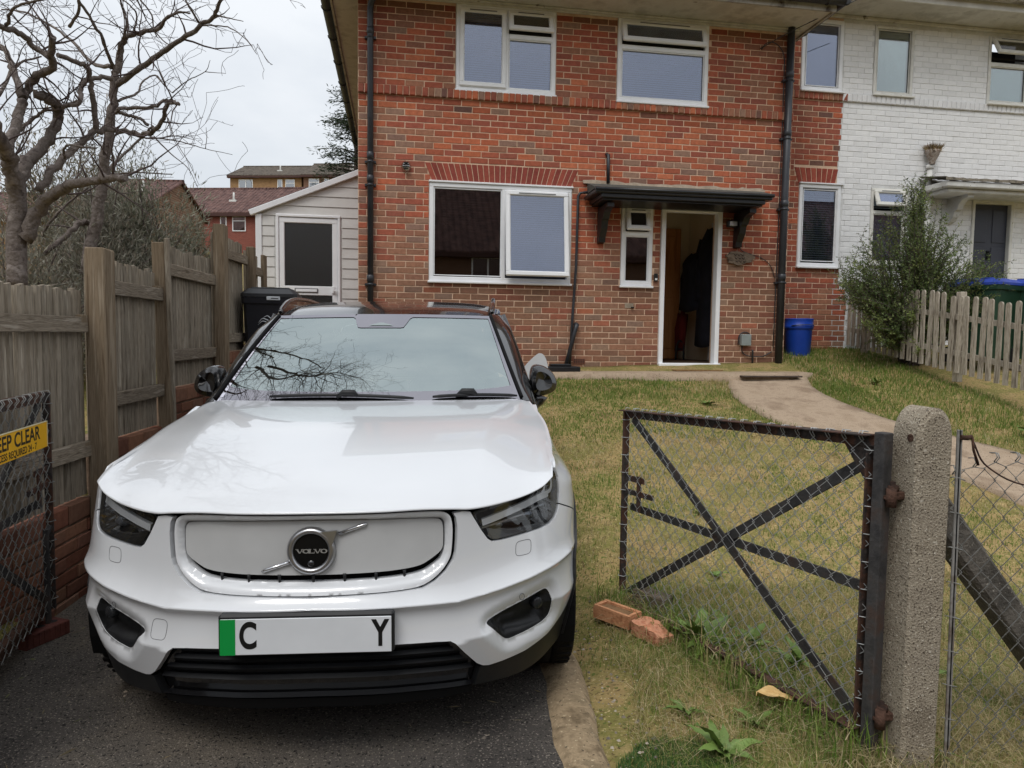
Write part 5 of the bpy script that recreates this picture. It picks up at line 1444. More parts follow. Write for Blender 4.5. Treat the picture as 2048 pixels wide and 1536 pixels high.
def shrub(name, c, rad, n, cols, L, W, label, cat, up=0.3, stems=14, twisty=True, clump=26, group=None, droop=0.0):
    """leafy shrub: stems from the foot, leaves gathered in clumps"""
    c = Vector(c); root = empty(name, c, 0, label, cat, group)
    m = MB(); cl = []
    for i in range(stems):
        a = rng.random() * 6.28; el = rng.uniform(0.35, 1.45); tip = Vector((math.cos(a) * math.cos(el) * rad[0], math.sin(a) * math.cos(el) * rad[1], math.sin(el) * rad[2])) * rng.uniform(0.75, 1.1)
        mid = tip * 0.5 + Vector((rng.uniform(-.1, .1), rng.uniform(-.1, .1), 0.12 * rad[2]))
        pts = [Vector(p) for p in cat_rom([(0, 0, 0), tuple(mid), tuple(tip)], 5)]; m.tube(pts, list(np.linspace(0.016, 0.004, len(pts))), 5, cap=False)
        for p in pts[4:]: cl.append(p)
    m.build('stem', twig_m, root)
    while len(cl) < clump * 3:
        a = rng.random() * 6.28; el = rng.uniform(0.0, 1.5); k = rng.random() ** 0.4
        cl.append(Vector((math.cos(a) * math.cos(el) * rad[0], math.sin(a) * math.cos(el) * rad[1], math.sin(el) * rad[2])) * k)
    cl = np.array([tuple(p) for p in cl]); idx = nrng.integers(0, len(cl), n)
    P = cl[idx] + nrng.normal(size=(n, 3)) * np.array(rad) * 0.11
    P[:, 2] = np.abs(P[:, 2])
    out = P / np.array(rad); D = out + nrng.normal(size=(n, 3)) * 0.7 + np.array([0, 0, up]) - np.array([0, 0, droop])
    clump_tone = nrng.uniform(0.75, 1.1, size=(len(cl), 1))[idx]  # random leaf tone for each clump
    leaves('foliage', P, D, nrng.uniform(0.6, 1.3, n) * L, nrng.uniform(0.7, 1.2, n) * W, pal(cols, n) * clump_tone, leaf_m, root)
    return root
G_GREY = [(0.20, 0.19, 0.14), (0.25, 0.24, 0.19), (0.31, 0.295, 0.24), (0.14, 0.135, 0.10), (0.25, 0.205, 0.16)]
p = at(60, 600, 5.6); shrub('grey_shrub', (p.x, p.y, -0.25), (1.0, 0.8, 1.35), 15000, G_GREY, 0.075, 0.010, 'dry grey-green shrub at the foot of the left tree', 'shrub', stems=26)
p = at(215, 560, 6.6); shrub('grey_shrub', (p.x, p.y, -0.1), (0.9, 0.8, 1.75), 17000, G_GREY, 0.08, 0.010, 'bushy grey-green shrub between the two bare trees', 'shrub', stems=30)
p = at(305, 520, 7.2); shrub('grey_shrub', (p.x, p.y, 0.05), (0.75, 0.7, 1.75), 15000, [(0.18, 0.185, 0.12), (0.23, 0.23, 0.17), (0.30, 0.295, 0.23), (0.13, 0.135, 0.085)], 0.085, 0.011, 'silvery narrow-leaved shrub spilling over the middle of the fence', 'shrub', stems=28)
p = at(130, 400, 8.4); shrub('grey_shrub', (p.x, p.y, 0.3), (1.5, 1.0, 2.2), 12000, [(0.20, 0.175, 0.12), (0.17, 0.17, 0.11), (0.26, 0.19, 0.11), (0.13, 0.13, 0.09)], 0.09, 0.012, 'thin straggly shrub rising behind both bare trees', 'shrub', stems=34)
p = at(392, 520, 7.7); bud = shrub('buddleia', (p.x, p.y, 0.1), (0.5, 0.4, 1.05), 3200, [(0.15, 0.16, 0.10), (0.20, 0.17, 0.12), (0.15, 0.12, 0.09)], 0.07, 0.014, 'half-faded purple buddleia against the fence near the lean-to', 'shrub', stems=18)
fm_ = MB()
nfl = 700; FP, FD = [], []
for k in range(11):
    a = rng.random() * 6.28; b0 = Vector((0.42 * math.cos(a), 0.35 * math.sin(a), rng.uniform(0.35, 0.9))); dv_ = Vector((math.cos(a) * 0.6, math.sin(a) * 0.6, 0.8)).normalized()
    for j in range(nfl // 11): q = b0 + dv_ * rng.random() * 0.16 + Vector((rng.gauss(0, 0.014), rng.gauss(0, 0.014), rng.gauss(0, 0.014))); FP.append(tuple(q)); FD.append((rng.gauss(0, 1), rng.gauss(0, 1), rng.gauss(0, 1)))
leaves('flower_spike', FP, FD, np.full(len(FP), 0.018), np.full(len(FP), 0.012), pal([(0.25, 0.13, 0.32), (0.34, 0.2, 0.42), (0.2, 0.12, 0.16)], len(FP)), leaf_m, bud)
# brown dead leaves caught in the shrub
FP = [tuple(at(rng.uniform(120, 200), rng.uniform(340, 440), 6.6 + rng.random())) for k in range(260)]
# conifer behind the flank
con = empty('conifer', at(712, 420, 15.5), 0, 'dark conifer standing behind the brick house flank', 'tree'); ch = 5.2
con.location.z = 0.5
m = MB(); m.tube([(0, 0, 0), (0.03, 0, 2.4), (0, 0.02, ch)], [0.13, 0.09, 0.015], 8); m.build('trunk', bark, con)
CP, CD = [], []; bm_ = MB()
for k in range(150):
    z = ch * (0.08 + 0.9 * rng.random()); a = rng.random() * 6.28; L = (1 - z / ch) * 1.25 + 0.22 + 0.3 * rng.random() * (rng.random() < 0.3)
    pts = []; 
    for i in range(8):
        t = i / 7; pts.append(Vector((math.cos(a) * L * t, math.sin(a) * L * t, z + 0.28 * L * t - 0.22 * L * t * t * 1.2)))
    bm_.tube(pts, list(np.linspace(0.014, 0.003, 8)), 4, cap=False)
    for i in range(1, 8):
        for j in range(14):
            CP.append(tuple(pts[i] + Vector((rng.gauss(0, .06), rng.gauss(0, .06), rng.gauss(0, .045))))); CD.append((math.cos(a) + rng.gauss(0, .7), math.sin(a) + rng.gauss(0, .7), -0.15 + rng.gauss(0, .45)))
bm_.build('branch', twig_m, con)
nC = len(CP); leaves('foliage', CP, CD, nrng.uniform(0.06, 0.13, nC), nrng.uniform(0.012, 0.026, nC), pal([(0.035, 0.055, 0.03), (0.05, 0.075, 0.035), (0.025, 0.04, 0.022)], nC), leaf_m, con)

# ------------------------------------------------------------------ spiky evergreen bush before the picket fence
bx0 = at(1822, 722, 9.35); bush = empty('evergreen_bush', (bx0.x, bx0.y, lawn(bx0.x, bx0.y) - 0.02), 0, 'wild spiky evergreen bush growing in front of the white house', 'bush')
m = MB(); BP, BD, BC = [], [], []
def hpx(px, py, d): q = at(px, py, d) - bush.location; return q
tips = []
for k in range(430):
    # outline of the crown as seen: wide right-hand sweep, tall middle spike
    u = rng.random(); px = lerp(1682, 2000, u)
    top = interp(px, [1680, 1720, 1770, 1800, 1835, 1850, 1880, 1915, 1950, 1995], [555, 500, 450, 400, 345, 400, 430, 470, 520, 560])
    bot = interp(px, [1680, 1720, 1760, 1830, 1880, 1930, 1995], [590, 640, 690, 715, 690, 650, 600])
    py = lerp(top - 14 * (rng.random() < 0.4) * rng.random() * 3, bot, rng.random() ** 0.9); d = 9.3 + rng.uniform(-0.55, 0.5)
    if rng.random() < 0.12: px = rng.uniform(1820, 1850); py = rng.uniform(370, 480); d = 9.3
    tips.append(hpx(px, py, d))
for tip in tips:
    root_ = Vector((rng.uniform(-0.12, 0.12), rng.uniform(-0.10, 0.10), rng.uniform(0.0, 0.35)))
    v = tip - root_; mid = root_ + v * 0.5 + Vector((0, 0, 0.16 * v.length * rng.random())) + Vector((rng.uniform(-.08, .08), rng.uniform(-.08, .08), 0))
    pts = [Vector(p) for p in cat_rom([tuple(root_), tuple(mid), tuple(tip)], 7)]
    m.tube(pts, list(np.linspace(0.010, 0.0022, len(pts))), 4, cap=False)
    bright = rng.random() < 0.28
    for i in range(4, len(pts)):
        a, b = pts[i - 1], pts[i]; t = (b - a).normalized(); s1 = t.cross(Vector((0, 0, 1))).normalized(); s2 = t.cross(s1)
        nl = 9
        for j in range(nl):
            q = a.lerp(b, j / nl); w = rng.random() * 6.28
            BP.append(tuple(q)); BD.append(tuple(t * 0.55 + s1 * math.cos(w) + s2 * math.sin(w)))
            c = rng.choice([(0.07, 0.10, 0.030), (0.09, 0.125, 0.04), (0.055, 0.085, 0.030)]) if not bright else rng.choice([(0.12, 0.16, 0.045), (0.15, 0.18, 0.055)])
            BC.append(c)
        if i > 5 and rng.random() < 0.6:   # side shoots
            sd = (t * 0.7 + s1 * rng.uniform(-1, 1) + s2 * rng.uniform(-1, 1)).normalized(); L = rng.uniform(0.10, 0.28); e = b + sd * L + Vector((0, 0, 0.03))
            m.tube([b, b.lerp(e, 0.5) + Vector((0, 0, 0.01)), e], [0.003, 0.002, 0.0015], 3, cap=False)
            for j in range(16):
                q = b.lerp(e, j / 16); w = rng.random() * 6.28; x1 = sd.cross(Vector((0, 0, 1))).normalized(); x2 = sd.cross(x1)
                BP.append(tuple(q)); BD.append(tuple(sd * 0.5 + x1 * math.cos(w) + x2 * math.sin(w))); BC.append(rng.choice([(0.08, 0.115, 0.036), (0.10, 0.135, 0.045), (0.065, 0.095, 0.032)]) if not bright else rng.choice([(0.13, 0.165, 0.05), (0.16, 0.19, 0.06)]))
m.build('stem', twig_m, bush)
nB = len(BP); leaves('foliage', BP, BD, nrng.uniform(0.024, 0.046, nB), nrng.uniform(0.010, 0.016, nB), np.array(BC) * nrng.uniform(1.15, 1.7, (nB, 1)), leaf_m, bush)
# ------------------------------------------------------------------ the car: surface functions
# car frame: w to the side (+ = picture right), y backwards from the number plate, h above the ground
_PC = np.array(cat_rom([(-0.12, 0.004), (0, 0), (0.12, 0.004), (0.25, 0.02), (0.36, 0.052), (0.46, 0.09), (0.57, 0.145), (0.68, 0.215), (0.78, 0.295), (0.85, 0.385), (0.895, 0.48), (0.920, 0.60), (0.931, 0.74),
       (0.936, 0.95), (0.937, 1.3), (0.937, 2.2), (0.932, 3.0), (0.915, 3.6), (0.88, 4.02), (0.80, 4.25), (0.6, 4.36), (0.3, 4.40), (0, 4.405)], 10))[10:]
_SS = np.concatenate([[0], np.cumsum(np.hypot(*np.diff(_PC, axis=0).T))])
S_MAX = _SS[-1]
def plan(s): return np.interp(s, _SS, _PC[:, 0]), np.interp(s, _SS, _PC[:, 1])
def s_of_w(w): return float(np.interp(w, _PC[:150, 0], _SS[:150]))
def s_of_y(y): return float(np.interp(y, _PC[20:-14, 1], _SS[20:-14]))
def base_y(w): return np.interp(abs(w), _PC[:120, 0], _PC[:120, 1])
def crease_h(w): return np.interp(abs(w), [0, 0.3, 0.468, 0.6, 0.75, 0.868, 0.93], [0.559, 0.552, 0.546, 0.562, 0.587, 0.605, 0.61])
_C0 = lambda w: np.interp(abs(w), [0, 0.3, 0.5, 0.7, 0.85], [0.012, 0.008, -0.005, -0.020, -0.012])
_AA = lambda w: np.interp(abs(w), [0, 0.3, 0.5, 0.7, 0.85], [0.052, 0.050, 0.050, 0.054, 0.034])
_TA = lambda w: np.interp(abs(w), [0, 0.35, 0.5, 0.7, 0.85], [0.030, 0.030, 0.055, 0.055, 0.045])
def _offF(w, h):
    dh = h - crease_h(w); c0 = _C0(w)
    if dh >= 0: return c0 + 0.036 * smooth01((h - 0.66) / 0.24) * smooth01((abs(w) - 0.50) / 0.30) + _AA(w) * (1 - math.exp(-dh * dh / (dh + 0.0015) / _TA(w))) + 0.02 * max(0, dh - 0.15)
    d = -dh; t = min(1.0, d / 0.14)
    return c0 + 0.022 * (1 - math.exp(-d * d / (d + 0.0015) / 0.014)) - 0.022 * t * t + (0.30 * (d - 0.14) if d > 0.14 else 0.0)
def _offS(h): return np.interp(h, [0.15, 0.22, 0.32, 0.45, 0.6, 0.75, 0.85, 0.90, 0.94, 1.0, 1.06, 1.12], [0.06, 0.045, 0.022, 0.004, 0, 0.004, 0.014, 0.026, 0.045, 0.075, 0.10, 0.13])
_S1, _S2 = s_of_w(0.845), s_of_w(0.922)
def shell(s, h, inset=0.0):
    w, y = plan(s); e = 0.004
    wa, ya = plan(max(0, s - e)); wb, yb = plan(min(S_MAX, s + e))
    tw, ty = wb - wa, yb - ya; L = math.hypot(tw, ty) or 1; nw, ny = -ty / L, tw / L     # inward normal
    t = smooth01((s - _S1) / (_S2 - _S1))
    off = lerp(_offF(w, h), _offS(h) + 0.045 * smooth01((h - 0.84) / 0.11) * (1 - smooth01((y - 1.0) / 0.4)), t) + inset
    return (w + nw * off, y + ny * off, h)
_ZY = [-0.3, 0.03, 0.05, 0.09, 0.16, 0.316, 0.5, 0.72, 1.0, 1.354, 1.55]; _ZH = [0.60, 0.830, 0.846, 0.870, 0.902, 0.953, 1.002, 1.041, 1.071, 1.096, 1.104]
_ZT = np.array(cat_rom(list(zip(_ZY, _ZH)), 12))
def _zc(y): return float(np.interp(y, _ZT[:, 0], _ZT[:, 1]))
def _st(xs, ys):
    T = np.array(cat_rom(list(zip(xs, ys)), 12)); return lambda x: float(np.interp(x, T[:, 0], T[:, 1]))
_WC = _st([-0.2, 0.1, 0.4, 0.725, 1.0, 1.25, 1.42, 1.6], [0.48, 0.503, 0.537, 0.573, 0.608, 0.655, 0.72, 0.80]); _FF = lambda t: 0.22 + 0.78 * smooth01((t - 0.0) / 0.55)
_RI = _st([0.2, 0.34, 0.44, 0.52, 0.66, 0.74, 0.78, 0.81, 0.86], [0, 0, -0.006, -0.012, 0.004, 0.026, 0.048, 0.074, 0.105]); _HW = _st([-0.1, 0, 0.15, 0.35, 0.65, 1, 1.1], [0.795, 0.806, 0.826, 0.848, 0.852, 0.805, 0.79])
def zc_s(y): return (_zc(y - 0.05) + _zc(y - 0.025) + 2 * _zc(y) + _zc(y + 0.025) + _zc(y + 0.05)) / 6 if y > 0.10 else lerp(_zc(y), (_zc(y - 0.05) + _zc(y - 0.025) + 2 * _zc(y) + _zc(y + 0.025) + _zc(y + 0.05)) / 6, max(0, (y - 0.05) / 0.05))
_EDGE = _st([-0.1, 0, 0.3, 0.5, 0.66, 0.75, 0.82, 0.86, 0.9], [0.848, 0.848, 0.846, 0.832, 0.847, 0.866, 0.910, 0.922, 0.94])
def hood_front(w): return base_y(w) + _offF(w, 0.5 * (_EDGE(abs(w)) + 0.85)) - 0.006
def hood_h(w, y):
    w = abs(w); by = base_y(w); rise = _RI(w) * math.exp(-max(0, y - by - 0.04) / 0.30); hf = hood_front(w) - 0.058; yy = y - hf * (1 - smooth01((y - hf) / 1.1))
    z = zc_s(yy) + rise; wc = _WC(y)
    f = _FF(y - by)
    if w < wc: return z - f * 0.012 * (w / wc) ** 2
    q = w - wc; return z - f * (0.012 + 0.024 * (w / wc - 1) + 0.20 * q * q / (q + 0.006) + 0.16 * q * q)
def hood_pt(a, b):
    w = a * _HW(b)
    y = lerp(hood_front(w), 1.345 + 0.15 * (w / 0.81) ** 2, b)
    return (w, y, hood_h(w, y))
def glass_pt(a, b, lift=0.0):
    w = a * lerp(0.770, 0.628, b) * (1 - 0.012 * math.sin(math.pi * b)); y0, y1 = 1.29 + 0.15 * a * a, 2.070 + 0.095 * a * a
    y = lerp(y0, y1, b) - 0.030 * math.sin(math.pi * b) - lift * 0.5; h = lerp(1.080, 1.532 - 0.008 * a * a, b) + 0.016 * math.sin(math.pi * b) + lift * 0.85
    return (w, y, h)
_SY = lambda y: s_of_y(y)
HEADLIGHT = [(0.553, 0.825), (0.629, 0.835), (0.745, 0.849), (0.87, 0.867), (0.931, 0.876), (0.985, 0.891), (1.035, 0.909), (1.044, 0.876), (1.025, 0.82), (0.994, 0.773), (0.956, 0.749), (0.914, 0.735), (0.85, 0.728), (0.752, 0.722), (0.672, 0.718), (0.631, 0.719), (0.615, 0.73), (0.59, 0.764), (0.567, 0.8)]
GRILLE_OUT = [(0, 0.845), (0.131, 0.845), (0.294, 0.845), (0.417, 0.842), (0.459, 0.838), (0.481, 0.827), (0.49, 0.811), (0.494, 0.779), (0.492, 0.738), (0.487, 0.695), (0.478, 0.672), (0.451, 0.639), (0.411, 0.611), (0.368, 0.594), (0.288, 0.591), (0.13, 0.589), (0, 0.588)]
PANEL = [(0, 0.823), (0.131, 0.822), (0.294, 0.818), (0.435, 0.811), (0.452, 0.804), (0.459, 0.785), (0.459, 0.74), (0.456, 0.704), (0.413, 0.677), (0.371, 0.656), (0.291, 0.650), (0.129, 0.647), (0, 0.646)]
FOG = [(0.589, 0.446), (0.614, 0.460), (0.69, 0.481), (0.787, 0.498), (0.848, 0.506), (0.869, 0.503), (0.884, 0.488), (0.893, 0.455), (0.901, 0.408), (0.887, 0.387), (0.81, 0.377), (0.738, 0.371), (0.696, 0.364), (0.676, 0.369), (0.655, 0.384), (0.609, 0.428)]
AY, AH, AR = 0.875, 0.36, 0.405
def arch_s(h, side=-1, yc=None, r=None):
    yc = AY if yc is None else yc; r = AR if r is None else r
    return s_of_y(yc + side * math.sqrt(max(0, r * r - (h - AH) ** 2)))
WBOT = [(0, 0.440), (0.263, 0.433), (0.403, 0.424), (0.452, 0.419), (0.469, 0.408), (0.505, 0.367), (0.556, 0.315), (0.583, 0.298), (0.607, 0.293), (0.663, 0.295), (0.763, 0.306), (0.888, 0.332), (0.98, 0.372), (1.04, 0.415), (arch_s(0.46), 0.46)]

def inpoly(px, py, poly):
    n = len(poly); r = np.zeros(len(px), bool); j = n - 1
    for i in range(n):
        xi, yi, xj, yj = *poly[i], *poly[j]
        c = ((yi > py) != (yj > py)) & (px < (xj - xi) * (py - yi) / ((yj - yi) or 1e-12) + xi); r ^= c; j = i
    return r
def dens(poly, sp, closed=True):
    out = []; n = len(poly)
    for i in range(n if closed else n - 1):
        a, b = poly[i], poly[(i + 1) % n]; k = max(1, int(math.hypot(b[0] - a[0], b[1] - a[1]) / sp))
        for t in range(k): out.append((lerp(a[0], b[0], t / k), lerp(a[1], b[1], t / k)))
    return out
def soft(poly, n=3):
    """round a closed outline a little"""
    return [tuple(p) for p in _chaikin(poly, n)]
def _chaikin(poly, n):
    P = [np.array(p, float) for p in poly]
    for _ in range(n):
        Q = []
        for i in range(len(P)):
            a, b = P[i], P[(i + 1) % len(P)]; Q += [a * 0.75 + b * 0.25, a * 0.25 + b * 0.75]
        P = Q
    return P
def dist_poly(p, poly):
    best = 9
    for i in range(len(poly) - 1):
        a, b = poly[i], poly[i + 1]; vx, vy = b[0] - a[0], b[1] - a[1]; L = vx * vx + vy * vy or 1e-12
        t = max(0, min(1, ((p[0] - a[0]) * vx + (p[1] - a[1]) * vy) / L)); best = min(best, math.hypot(p[0] - a[0] - t * vx, p[1] - a[1] - t * vy))
    return best

def panel(name, outline, mat, parent, holes=(), fn=shell, inset=0.0, flange=0.014, sp=0.024, lines=(), mirror=True, smooth=True, flip=False):
    """fill an outline drawn on the body surface with a fine mesh, mirrored to the other side"""
    ins = inset if callable(inset) else (lambda s, h: inset)
    pts, edges = [], []
    for poly in [outline] + list(holes):
        d = dens(poly, sp); b = len(pts); pts += d; edges += [(b + i, b + (i + 1) % len(d)) for i in range(len(d))]
    for ln in lines:
        d = dens(ln, sp, False) + [ln[-1]]; d = [p for p in d]; b = len(pts); pts += d; edges += [(b + i, b + i + 1) for i in range(len(d) - 1)]
    xs = [p[0] for p in outline]; ys = [p[1] for p in outline]
    gx_, gy_ = np.meshgrid(np.arange(min(xs), max(xs), sp), np.arange(min(ys), max(ys), sp)); gx_[1::2] += sp / 2
    gx_, gy_ = gx_.ravel(), gy_.ravel(); k = inpoly(gx_, gy_, outline)
    for hh in holes: k &= ~inpoly(gx_, gy_, hh)
    bp = np.array(pts)
    for x, y in zip(gx_[k], gy_[k]):
        if np.min(np.hypot(bp[:, 0] - x, bp[:, 1] - y)) > sp * 0.45: pts.append((x, y))
    vo, eo, fo, _, _, _ = delaunay_2d_cdt([Vector(p) for p in pts], edges, [], 0, 1e-6)
    vo = np.array([tuple(v) for v in vo]); cen = np.array([vo[list(f)].mean(0) for f in fo])
    k = inpoly(cen[:, 0], cen[:, 1], outline)
    for hh in holes: k &= ~inpoly(cen[:, 0], cen[:, 1], hh)
    F_ = [f for f, q in zip(fo, k) if q]
    ec = {}
    for f in F_:
        for i in range(3): e = (f[i], f[(i + 1) % 3]); ec[tuple(sorted(e))] = ec.get(tuple(sorted(e)), []) + [e]
    bnd = [v[0] for v in ec.values() if len(v) == 1]
    P0 = [fn(v[0], v[1], ins(v[0], v[1])) for v in vo]
    NV = {}
    rk = lambda p: (round(p[0], 5), round(p[1], 5), round(p[2], 5))
    def g_(s, h): return np.array(fn(max(0.0, s), h, ins(max(0.0, s), h)))
    for v, p in zip(vo, P0):
        e = 0.0015; a_ = g_(v[0] + e, v[1]) - g_(v[0] - e, v[1]); b_ = g_(v[0], v[1] + e) - g_(v[0], v[1] - e)
        nv = np.cross(a_, b_); L = np.linalg.norm(nv)
        if L < 1e-12: continue
        nv /= L
        if nv @ (np.array(p) - np.array([0, 2.2, 0.6])) < 0: nv = -nv
        if abs(p[0]) < 2e-3: nv[0] = 0; nv /= np.linalg.norm(nv)
        NV[rk(p)] = tuple(nv); NV[rk((-p[0], p[1], p[2]))] = (-nv[0], nv[1], nv[2])
    touch = mirror and min(abs(p[0]) for p in P0) < 2e-3
    out = []
    for sides in (((1, -1),) if touch else (((1,), (-1,)) if mirror else ((1,),))):
        bm = bmesh.new()
        for sgn in sides:
            bv = [bm.verts.new((p[0] * sgn, p[1], p[2])) for p in P0]; ex, fl = {}, {}
            for f in F_:
                q = [bv[i] for i in f]; q = q if (sgn > 0) != flip else q[::-1]
                try: bm.faces.new(q).smooth = smooth
                except ValueError: pass
            if flange:
                for a, b in bnd:
                    if touch and abs(P0[a][0]) < 2e-3 and abs(P0[b][0]) < 2e-3: continue
                    for i in (a, b):
                        if i not in ex:
                            d = fn(vo[i][0], vo[i][1], ins(vo[i][0], vo[i][1]) + flange); ex[i] = bm.verts.new((d[0] * sgn, d[1], d[2])); fl[i] = bm.verts.new(bv[i].co)
                    q = [fl[b], fl[a], ex[a], ex[b]]
                    try: bm.faces.new(q if (sgn > 0) != flip else q[::-1]).smooth = False
                    except ValueError: pass
        if touch: bmesh.ops.remove_doubles(bm, verts=[v for v in bm.verts if abs(v.co.x) < 3e-3], dist=1e-4)
        bmesh.ops.delete(bm, geom=[v for v in bm.verts if not v.link_faces], context='VERTS')
        me = bpy.data.meshes.new(name); bm.to_mesh(me); bm.free(); me.materials.append(mat)
        if smooth and fn is shell and name != 'grille_surround':
            cn = []
            for pg in me.polygons:
                for vi in pg.vertices: cn.append(NV.get(rk(me.vertices[vi].co), (0, 0, 0)) if pg.use_smooth else (0, 0, 0))
            me.normals_split_custom_set(cn)
        pa = parent[min(len(out), len(parent) - 1)] if isinstance(parent, list) else parent
        out.append(link(bpy.data.objects.new(name, me), pa))
    return out

def carpaint(name, col, rough=0.28, coat=1.0, flake=0.0):
    if name in MATS: return MATS[name]
    m, nt, b = newmat(name); b.inputs['Base Color'].default_value = col; b.inputs['Roughness'].default_value = rough
    b.inputs['Coat Weight'].default_value = coat; b.inputs['Coat Roughness'].default_value = 0.015; b.inputs['Specular IOR Level'].default_value = 0.5
    N, L = nt.nodes, nt.links   # a thin film of road dust
    g = N.new('ShaderNodeTexCoord'); n = N.new('ShaderNodeTexNoise'); n.inputs['Scale'].default_value = 9; n.inputs['Detail'].default_value = 8; L.new(g.outputs['Object'], n.inputs['Vector'])
    mr = N.new('ShaderNodeMapRange'); mr.inputs[1].default_value = 0.4; mr.inputs[2].default_value = 0.8; mr.inputs[3].default_value = 0.01; mr.inputs[4].default_value = 0.05; L.new(n.outputs['Fac'], mr.inputs[0]); L.new(mr.outputs[0], b.inputs['Coat Roughness'])
    MATS[name] = m; return m
white_paint = carpaint('white_car_paint', (0.66, 0.675, 0.695, 1))
gloss_black = carpaint('gloss_black_trim', (0.008, 0.008, 0.009, 1), 0.2)
satin_black = pmat('satin_black_plastic', [srgb(20, 21, 23), srgb(27, 28, 30)], scale=30, rough=0.5, spec=0.4)
matt_black = pmat('matt_black', srgb(9, 9, 10), rough=0.8, spec=0.2)
grille_white = pmat('satin_white_grille', [srgb(180, 181, 181), srgb(188, 189, 189)], scale=4, rough=0.45, spec=0.4)
chrome = pmat('chrome', srgb(210, 211, 213), rough=0.12, metal=1.0)
satin_chrome = pmat('satin_chrome', srgb(176, 176, 178), rough=0.3, metal=1.0)
lens_glass = glass_mat('lamp_lens', 0.045, (0.86, 0.87, 0.88, 1))
ws_glass = glass_mat('windscreen_glass', 0.40, (0.40, 0.46, 0.44, 1), (0.80, 0.90, 0.89, 1))
side_glass = glass_mat('tinted_side_glass', 0.25, (0.10, 0.11, 0.11, 1))
tyre_m = pmat('tyre_rubber', [srgb(20, 20, 20), srgb(30, 29, 28)], scale=20, rough=0.85, bump=0.5, bscale=60, spec=0.2)

MC = Matrix(((math.cos(YAW), math.sin(YAW), 0, CAM.x), (-math.sin(YAW), math.cos(YAW), 0, CAM.y), (0, 0, 1, CAM.z), (0, 0, 0, 1)))
_psi, _rho = R(-3.382059), R(-0.732764)
CARM = MC @ Matrix.Translation((-0.509274, 0, 0)) @ Matrix.Rotation(-_psi, 4, 'Z') @ Matrix.Rotation(_rho, 4, 'Y') @ Matrix.Translation((0, 2.13801, -1.418))
car = empty('parked_car', (0, 0, 0), 0, 'white electric SUV with black roof parked on the drive', 'car')
car.matrix_world = CARM

# --- bumper with its openings
headl = soft(HEADLIGHT, 2)
bump = WBOT + [(arch_s(h), h) for h in (0.50, 0.55, 0.60, 0.65, 0.695)] + [(1.14, 0.735), (1.010, 0.780)]
bump += [(0.997, 0.768), (0.958, 0.744), (0.914, 0.730), (0.85, 0.723), (0.752, 0.717), (0.672, 0.713), (0.628, 0.714), (0.610, 0.727), (0.585, 0.762), (0.562, 0.799), (0.546, 0.825), (0.515, 0.830)]
bump += [(p[0] + 0.004, p[1] - 0.001) for p in GRILLE_OUT[5:-1]] + [(0, 0.585)]
cr = [(s, float(crease_h(plan(s)[0]))) for s in np.linspace(0.0, 1.02, 30)]
fog_h = soft(FOG, 2)
def fog_dish(s, h):  # the white dish that runs into the fog pocket
    d = dist_poly((s, h), fog_h + [fog_h[0]]); return 0.022 * max(0, 1 - d / 0.045) ** 1.5
bumper, = panel('bumper', bump, white_paint, car, [fog_h], lines=[cr, [(a, b + 0.005) for a, b in cr], [(a, b - 0.005) for a, b in cr]], inset=fog_dish, sp=0.0115, flange=0.02)
panel('fog_lamp_pocket', fog_h, satin_black, bumper, inset=lambda s, h: 0.024 + 0.05 * smooth01(dist_poly((s, h), fog_h + [fog_h[0]]) / 0.035), flange=0)
for sg_ in (1, -1):
    w, y, h = shell(0.845, 0.452, 0.055); m = MB()
    m.lathe([(0.0, 0.004), (0.018, 0.003), (0.022, 0.0), (0.022, -0.03)], 16, M=Matrix.Translation((w * sg_, y - 0.006, h)) @ Matrix.Rotation(R(90), 4, 'X') @ Matrix.Rotation(R(30) * sg_, 4, 'Y')); m.build('fog_lamp', lens_glass if False else pmat('fog_lamp_glass', srgb(40, 42, 45), rough=0.25, spec=0.5), bumper)
# washer caps, towing-eye cap, parking sensors: fine joint lines drawn as thin raised rims
joint_m = pmat('panel_joint', srgb(92, 94, 97), rough=0.6)
def rim(name, cs, ch, rs, rh, sides, n=24, p=4.0, r=0.0012, both=(1, -1)):
    for sg_ in both:
        q = []
        for k in range(n + 1):
            a = 2 * math.pi * k / n; ca, sa = math.cos(a), math.sin(a)
            q.append(Vector((lambda t: (t[0] * sg_, t[1], t[2]))(shell(cs + rs * math.copysign(abs(ca) ** (2 / p), ca) + sides * rh * 0.4 * math.copysign(abs(sa) ** (2 / p), sa), ch + rh * math.copysign(abs(sa) ** (2 / p), sa), 0.0002))))
        m = MB(); m.tube(q, r, 4, cap=False); m.build(name, joint_m, bumper)
rim('washer_cap', 0.756, 0.674, 0.034, 0.024, 0.5)
rim('parking_sensor', 0.728, 0.513, 0.010, 0.011, 0, p=2)
rim('towing_eye_cap', 0.515, 0.468, 0.030, 0.032, -0.2, both=(-1,))

